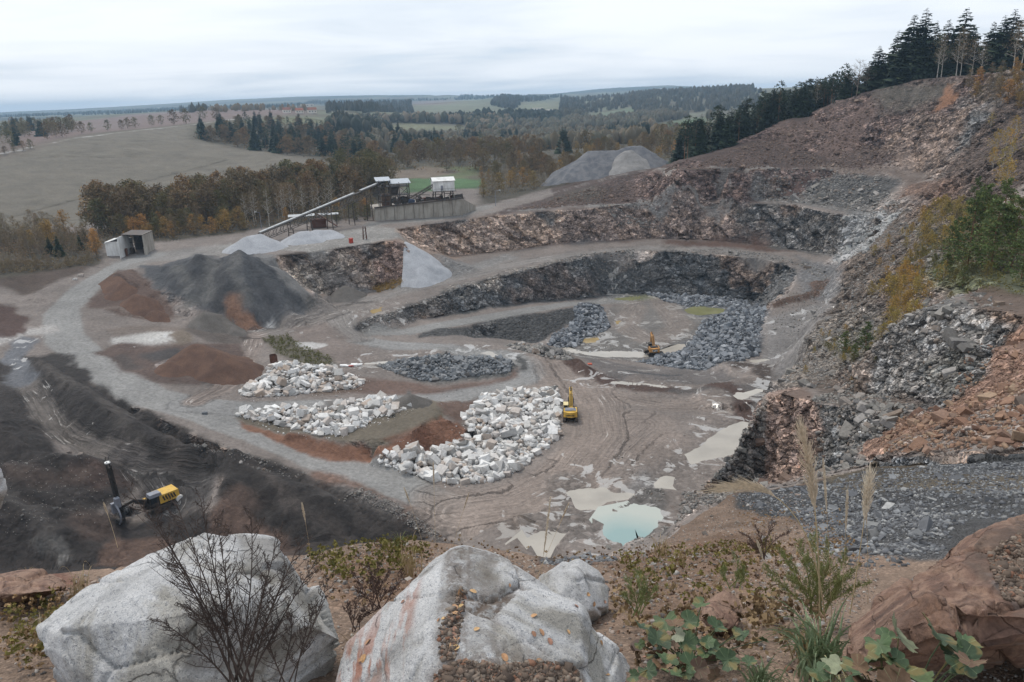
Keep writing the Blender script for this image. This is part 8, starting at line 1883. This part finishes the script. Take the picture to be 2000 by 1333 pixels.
def reed(label, base, tip, plume_px, bend, seed, w=.006, plume=.05):
    """a reed grass stalk: a stem and a feathery plume; pixels, depth in metres"""
    rg_ = random.Random(seed); b, t = PY(*base), PY(*tip); root = thing('reed_grass', label, 'reed grass', tuple(b)); pts = bez(Vector((0, 0, 0)), (t - b) * .5 + Vector((0, 0, bend)) + Vector((bend * .3, 0, 0)), t - b, 14)
    m = MB(); 
    for k in range(13): m.tube(pts[k], pts[k + 1], w * (1 - k / 20) / 2, w * (1 - (k + 1) / 20) / 2, 5, False)
    m.build('stem', M_DRY, root); m = MB(); n = 260
    for k in range(n):
        f = 1 - plume_px * (k / n); i = f * 13; j = min(12, int(i)); p = pts[j].lerp(pts[j + 1], i - j); g = math.sin(math.pi * min(1, (k / n) * .9 + .1)) ** .7
        d = (pts[j + 1] - pts[j]).normalized(); a = rg_.random() * 6.28; o = Vector((math.cos(a), math.sin(a), 0)) * plume * g * rg_.uniform(.3, 1); e = p + o + d * plume * rg_.uniform(.6, 1.8)
        bladestrip(m, [p, p.lerp(e, .5) + o * .15, e], .005 + .004 * rg_.random())
    m.build('plume', M_PLUME, root); return root
reed('tallest reed grass stalk with a thick tan plume against the rock face', (1600,1235,4.3), (1566,846,4.5), .46, .18, 1, .012, .08)
reed('arching pale reed plume bowing to the left over the dark gravel', (1612,1215,4.4), (1418,955,4.6), .36, .62, 2, .011, .11)
reed('shorter greyish reed plume on the right of the tallest stalk', (1660,1200,4.4), (1698,932,4.6), .34, .05, 3, .009, .06)
for i, (bx, by, tx, ty, Yd) in enumerate(((1030,1330,1075,975,5.2),(850,1070,846,905,7.5),(825,1060,790,955,7.5),(1048,1130,1110,985,6.6),(610,1110,590,985,6.2),(230,1070,203,985,6.2),(1695,1180,1690,960,4.8),(1625,1230,1608,900,4.4),(1640,1220,1655,960,4.5),(1510,1180,1480,1060,4.8),(880,1080,915,965,7.8))):
    reed(('thin dry grass stalk standing alone against the quarry floor', 'thin reed stalk with a faint plume behind the centre boulder')[i % 2] + ' - ' + ('near the puddles','over the haul road','left of the haul road stalk','between puddles and mud tracks','at the dark slope','by the drill rig','in the green tuft right','in the green tuft centre','in the green tuft behind','left of the tuft','right of the haul road stalk')[i], (bx, by, Yd), (tx, ty, Yd + .1), .3, .03, 20 + i, .004, .014)
def tuft(label, px, py, Yd, n, L, mat, seed, w=.009, name='grass_tuft', spread=.8, cat='grass tuft', z0=0):
    rg_ = random.Random(seed); b = PY(px, py, Yd); g = gz(b.x, b.y); root = thing(name, label, cat, (b.x, b.y, g + z0)); m = MB(); k5 = 0
    for k in range(n):
        a = rg_.random() * 6.283; l = L * rg_.uniform(.5, 1.15); s_ = Vector((rg_.gauss(0, .04), rg_.gauss(0, .04), 0)) * L * 2; r_ = l * spread * rg_.uniform(.3, 1.0)
        e = Vector((math.cos(a) * r_, math.sin(a) * r_, l * rg_.uniform(.0, .75))); mid = Vector((math.cos(a) * r_ * .35, math.sin(a) * r_ * .35, l * rg_.uniform(.6, .95)))
        bladestrip(m, bez(s_, s_ + mid, s_ + e, 8), w * rg_.uniform(.6, 1.2))
        if k % 12 == 11 and k5 < 24: m.build('blades', mat, root); m = MB(); k5 += 1
    if m.V: m.build('blades', mat, root)
    return root
tuft('large tuft of long green blades left of the red brown rock', 1600, 1262, 3.9, 130, .55, M_GREENB, 1, .016)
tuft('bleached arching dry blades over the green tuft', 1580, 1225, 4.1, 40, .42, M_DRY, 2, .012)
tuft('green blades at the bottom edge under the broad leaves', 1490, 1300, 3.8, 60, .34, M_GREENB, 3, .012)
tuft('upright yellowish grass blades behind the left boulder', 150, 1150, 5.6, 36, .5, M_DRY, 4, .008, spread=.35)
tuft('dry grass left of the centre boulder by the heather', 800, 1085, 6.9, 34, .6, M_DRY, 5, .008, spread=.3)
tuft('small dry tuft right behind the pyramid rock', 1290, 1085, 8.5, 40, .45, M_DRY, 6, .008, spread=.4)
tuft('thin dry blades beside the bottom of the left boulder', 690, 1240, 4.4, 26, .3, M_DRY, 7, .006)
tuft('pale grass on the ledge right of the pyramid rock', 1330, 1110, 7.5, 30, .35, M_DRY, 8, .008, spread=.4)
tuft('dry yellow tuft at the left edge of the ledge', 60, 1215, 4.6, 40, .3, M_DRY, 9, .006)
tuft('green grass clump at the left edge behind the boulder', 90, 1185, 5.0, 40, .22, M_BROOM, 10, .006)
tuft('low green clump on the crest of the ledge left of centre', 780, 1062, 8.8, 60, .3, M_BROOM, 11, .01)
for k in range(26):
    r_ = random.Random(900 + k); tuft('small dry grass tuft scattered over the ledge', r_.uniform(20, 1620), r_.uniform(1120, 1310), r_.uniform(3.9, 6.5), 14, r_.uniform(.10, .22), r_.choice([M_DRY, M_DRY, M_BROOM]), 50 + k, .005)['group'] = 'small tufts on the ledge'
def twiggy(label, px, py, Yd, tips, mat, seed, name, cat, r=.006, side=14, leafs=9, leafsize=.018, fine=.10):
    """a branching weed: stems to the given tips, side twigs and small curled leaves"""
    rg_ = random.Random(seed); b = PY(px, py, Yd); root = thing(name, label, cat, tuple(b)); lf = MB(); cnt = 0
    for tp in tips:
        t = PY(*tp) - b; st = MB(); s0 = Vector((rg_.uniform(-.05, .05), rg_.uniform(-.03, .03), 0)); pts = bez(s0, t * .5 + Vector((rg_.uniform(-.06, .06), rg_.uniform(-.05, .05), rg_.uniform(0, .08))), t, 10)
        for k in range(9): st.tube(pts[k], pts[k + 1], r * (1 - k / 10) + .0012, r * (1 - (k + 1) / 10) + .001, 5, False)
        L = t.length
        for q in range(side):
            f = .22 + .78 * (q + rg_.random()) / side; i = f * 9; j = min(8, int(i)); p = pts[j].lerp(pts[j + 1], i - j); d = (pts[j + 1] - pts[j]).normalized()
            o = Vector((rg_.gauss(0, 1), rg_.gauss(0, .7), 0)).normalized(); l = L * .26 * (1.15 - f) * rg_.uniform(.5, 1.3) + .03; e = p + (o * .55 + d * .8) * l; md = p.lerp(e, .5) + o * l * .1
            st.tube(p, md, .0022, .0016, 4, False); st.tube(md, e, .0016, .0008, 4, False)
            for w in range(leafs):
                pp = p.lerp(e, rg_.uniform(.15, 1.02)); dv = Vector((rg_.gauss(0, 1), rg_.gauss(0, 1), rg_.gauss(-.2, 1))).normalized() * leafsize * rg_.uniform(.5, 1.4); bladestrip(lf, [pp, pp + dv * .5 + Vector((0, 0, leafsize * .2)), pp + dv], leafsize * (.28 if leafsize < .021 else .14))
        st.build('stem', mat, root)
    lf.build('leaves', mat, root); return root
twiggy('dry dark weed with curled leaves standing in front of the left granite boulder', 470, 1345, 2.95, [(250,955,3.2),(300,1010,3.15),(345,985,3.1),(392,975,3.2),(330,1090,3.0),(425,1010,3.15),(440,1100,3.05),(490,1000,3.2),(545,1045,3.15),(590,1050,3.2),(560,1120,3.05),(615,1100,3.15),(360,1180,2.95),(520,1130,3.0),(310,1210,2.9)], M_WEED, 5, 'dry_weed', 'dry weed', .0038, 26, 13, .022)
twiggy('thin dark weed reaching over the lower edge of the left boulder', 560, 1350, 3.0, [(615,1180,3.1),(570,1200,3.0),(640,1130,3.2),(520,1210,3.0)], M_WEED, 6, 'dry_weed', 'dry weed', .003, 18, 10, .018)
twiggy('dark brown heather like bush between the two granite boulders', 735, 1190, 5.0, [(690,1120,5.2),(715,1105,5.2),(740,1100,5.2),(760,1112,5.2),(785,1118,5.2),(700,1150,5.0),(770,1150,5.0),(730,1130,5.0)], M_HEATH, 7, 'heather_bush', 'bush', .004, 16, 12, .02)
twiggy('second heather clump nearer the left boulder', 700, 1235, 4.5, [(680,1180,4.6),(700,1170,4.6),(720,1180,4.6),(735,1190,4.6)], M_HEATH, 8, 'heather_bush', 'bush', .003, 14, 12, .018)
twiggy('feathery green shrub behind the reed grass', 1595, 1200, 4.7, [(1500,1110,4.9),(1530,1080,4.9),(1560,1060,5.0),(1590,1045,5.0),(1620,1060,5.0),(1650,1080,4.9),(1670,1110,4.9),(1545,1130,4.7),(1605,1110,4.7),(1640,1130,4.7),(1575,1090,4.8),(1690,1140,4.8)], M_BROOM, 9, 'green_shrub', 'shrub', .005, 26, 16, .03)
twiggy('small green seedling shrub right of the pyramid rock', 1245, 1200, 4.7, [(1225,1130,4.8),(1245,1115,4.8),(1262,1130,4.8),(1280,1150,4.8),(1215,1160,4.7),(1255,1150,4.7)], M_BROOM, 10, 'green_shrub', 'shrub', .004, 20, 14, .022)
twiggy('little pine seedling behind the small brown rock', 1435, 1150, 5.3, [(1435,1085,5.4),(1415,1110,5.4),(1455,1110,5.4),(1440,1120,5.2)], M_BROOM, 11, 'green_shrub', 'shrub', .004, 20, 14, .022)
twiggy('reddish brown low weeds below the arching plume', 1500, 1090, 6.2, [(1450,1040,6.3),(1475,1030,6.3),(1510,1020,6.4),(1540,1040,6.3),(1470,1065,6.2)], M_HEATH, 12, 'heather_bush', 'bush', .004, 16, 12, .024)
def bigleaf_plant(label, leaves, seed, mat=None, name='coltsfoot_plant'):
    """broad lobed leaves, each on its own stalk"""
    rg_ = random.Random(seed); x0 = sum(l[0] for l in leaves) / len(leaves); y0 = max(l[1] for l in leaves); Y0 = sum(l[2] for l in leaves) / len(leaves); b = PY(x0, y0, Y0); b.z = min(b.z, gz(b.x, b.y)); root = thing(name, label, 'broad-leaved plant', tuple(b))
    leaves = [(a, b_, c, d * .82, e, f, g) for a, b_, c, d, e, f, g in leaves] + [(a + rg_.uniform(-45, 45), b_ + rg_.uniform(0, 40), c - rg_.uniform(0, .1), d * rg_.uniform(.4, .65), rg_.uniform(-.2, .8), rg_.uniform(-.5, .5), rg_.choice([None, None, M_DEADL])) for a, b_, c, d, e, f, g in leaves * 2]
    for (px, py, Yd, s_, tl, rl, mt) in leaves:
        p = PY(px, py, Yd) - b; V, F = leaf_mesh(rg_.randrange(999), s_, 7, .35); me = bpy.data.meshes.new('leaf'); me.from_pydata(V, [], F); me.materials.append(mt or M_GLEAF); me.shade_smooth()
        o = obj('leaf', me, root); ML = Matrix.Translation(p) @ Matrix.Rotation(rg_.random() * 6.28, 4, 'Z') @ Matrix.Rotation(tl, 4, 'X') @ Matrix.Rotation(rl, 4, 'Y'); o.matrix_local = ML; MI = ML.inverted()
        m = MB(); q = bez(Vector((rg_.uniform(-.05, .05), rg_.uniform(-.03, .05), 0)), Vector((p.x * .4, p.y * .4, p.z * .8)), p, 6)
        q = [MI @ v for v in q]
        for k in range(5): m.tube(q[k], q[k + 1], .003, .003, 5, False)
        m.build('stalk', M_GLEAF, o)
bigleaf_plant('cluster of broad lobed green leaves at the bottom right of centre', [(1370,1180,4.3,.16,.1,.1,None),(1300,1215,4.1,.22,.3,.2,None),(1345,1215,4.2,.2,.35,-.1,None),(1400,1225,4.15,.2,.2,.3,None),(1285,1250,3.95,.24,.3,-.2,None),(1340,1255,3.95,.2,.4,.1,None),(1390,1265,3.9,.22,.25,.3,None),(1300,1290,3.75,.2,.4,0,None),(1350,1300,3.7,.22,.3,.2,None),(1255,1225,4.1,.16,.4,.2,None),(1420,1290,3.8,.2,.5,-.3,None),(1265,1310,3.7,.16,.3,.2,None),(1325,1240,3.9,.12,.9,.2,M_GREYL),(1450,1240,4.0,.14,.3,.4,None)], 3)
bigleaf_plant('large ragged green and grey leaves under the red brown rock', [(1755,1240,2.95,.26,.9,.3,M_GREYL),(1840,1250,2.85,.32,.5,.3,None),(1690,1310,2.8,.28,.4,-.2,None),(1765,1315,2.75,.3,.3,.2,None),(1640,1300,2.95,.2,.5,.2,M_GREYL),(1720,1290,2.85,.2,.5,.1,None),(1880,1290,2.75,.22,.4,.5,None)], 4)
understory([(20,1180),(150,1170),(300,1200),(200,1330),(20,1330)], 120, .05, M_OBUSH, 421, 'moss_and_herbs', .03)
understory([(1200,1110),(1500,1080),(1560,1150),(1480,1200),(1250,1200)], 160, .06, M_OBUSH, 422, 'moss_and_herbs', .035)
understory([(600,1090),(800,1066),(860,1090),(760,1150),(640,1170)], 150, .06, M_OBUSH, 423, 'moss_and_herbs', .04)

understory([(1230,1190),(1470,1190),(1480,1330),(1240,1330)], 50, .04, M_FALL3, 434, 'leaf_litter', .04)
understory([(1200,1180),(1500,1190),(1640,1240),(1620,1330),(1240,1330)], 60, .10, M_FALL3, 435, 'dead_grass', .05)
for px_, n_, sd_ in (([(0,1180),(150,1170),(300,1200),(200,1330),(0,1330)], 260, 431), ([(600,1090),(860,1070),(1060,1105),(1280,1085),(1500,1060),(1600,1200),(1500,1320),(1250,1320),(1200,1200),(1060,1110),(760,1180),(640,1230)], 900, 432), ([(1440,1000),(1640,1010),(1700,1120),(1560,1180),(1440,1120)], 300, 433)):
    understory(px_, n_, .02, M_FALL2, sd_, 'leaf_litter', .022)
# ------------------------------------------------------------------ haze
def build_haze():
    m = bpy.data.materials.new('thin_blue_haze'); m.use_nodes = True; nt = m.node_tree
    for n in list(nt.nodes): nt.nodes.remove(n)
    out = nt.nodes.new('ShaderNodeOutputMaterial'); v = nt.nodes.new('ShaderNodeVolumePrincipled')
    v.inputs['Color'].default_value = (0.52, 0.76, 1.0, 1); v.inputs['Density'].default_value = 0.00013; v.inputs['Anisotropy'].default_value = 0.0
    nt.links.new(v.outputs[0], out.inputs['Volume'])
    mb = MB(); zmin = float(TV[:, 2].min()) - 1; xs_, ys_ = 9000, 6000
    top = max(112.0, float(TV[:, 2].max()) + 3)
    mb.box((0, 3000, (top + zmin) / 2), (2 * xs_, 2 * ys_, top - zmin)); o = obj('haze', mb.mesh('haze', m)); o['kind'] = 'stuff'
build_haze()
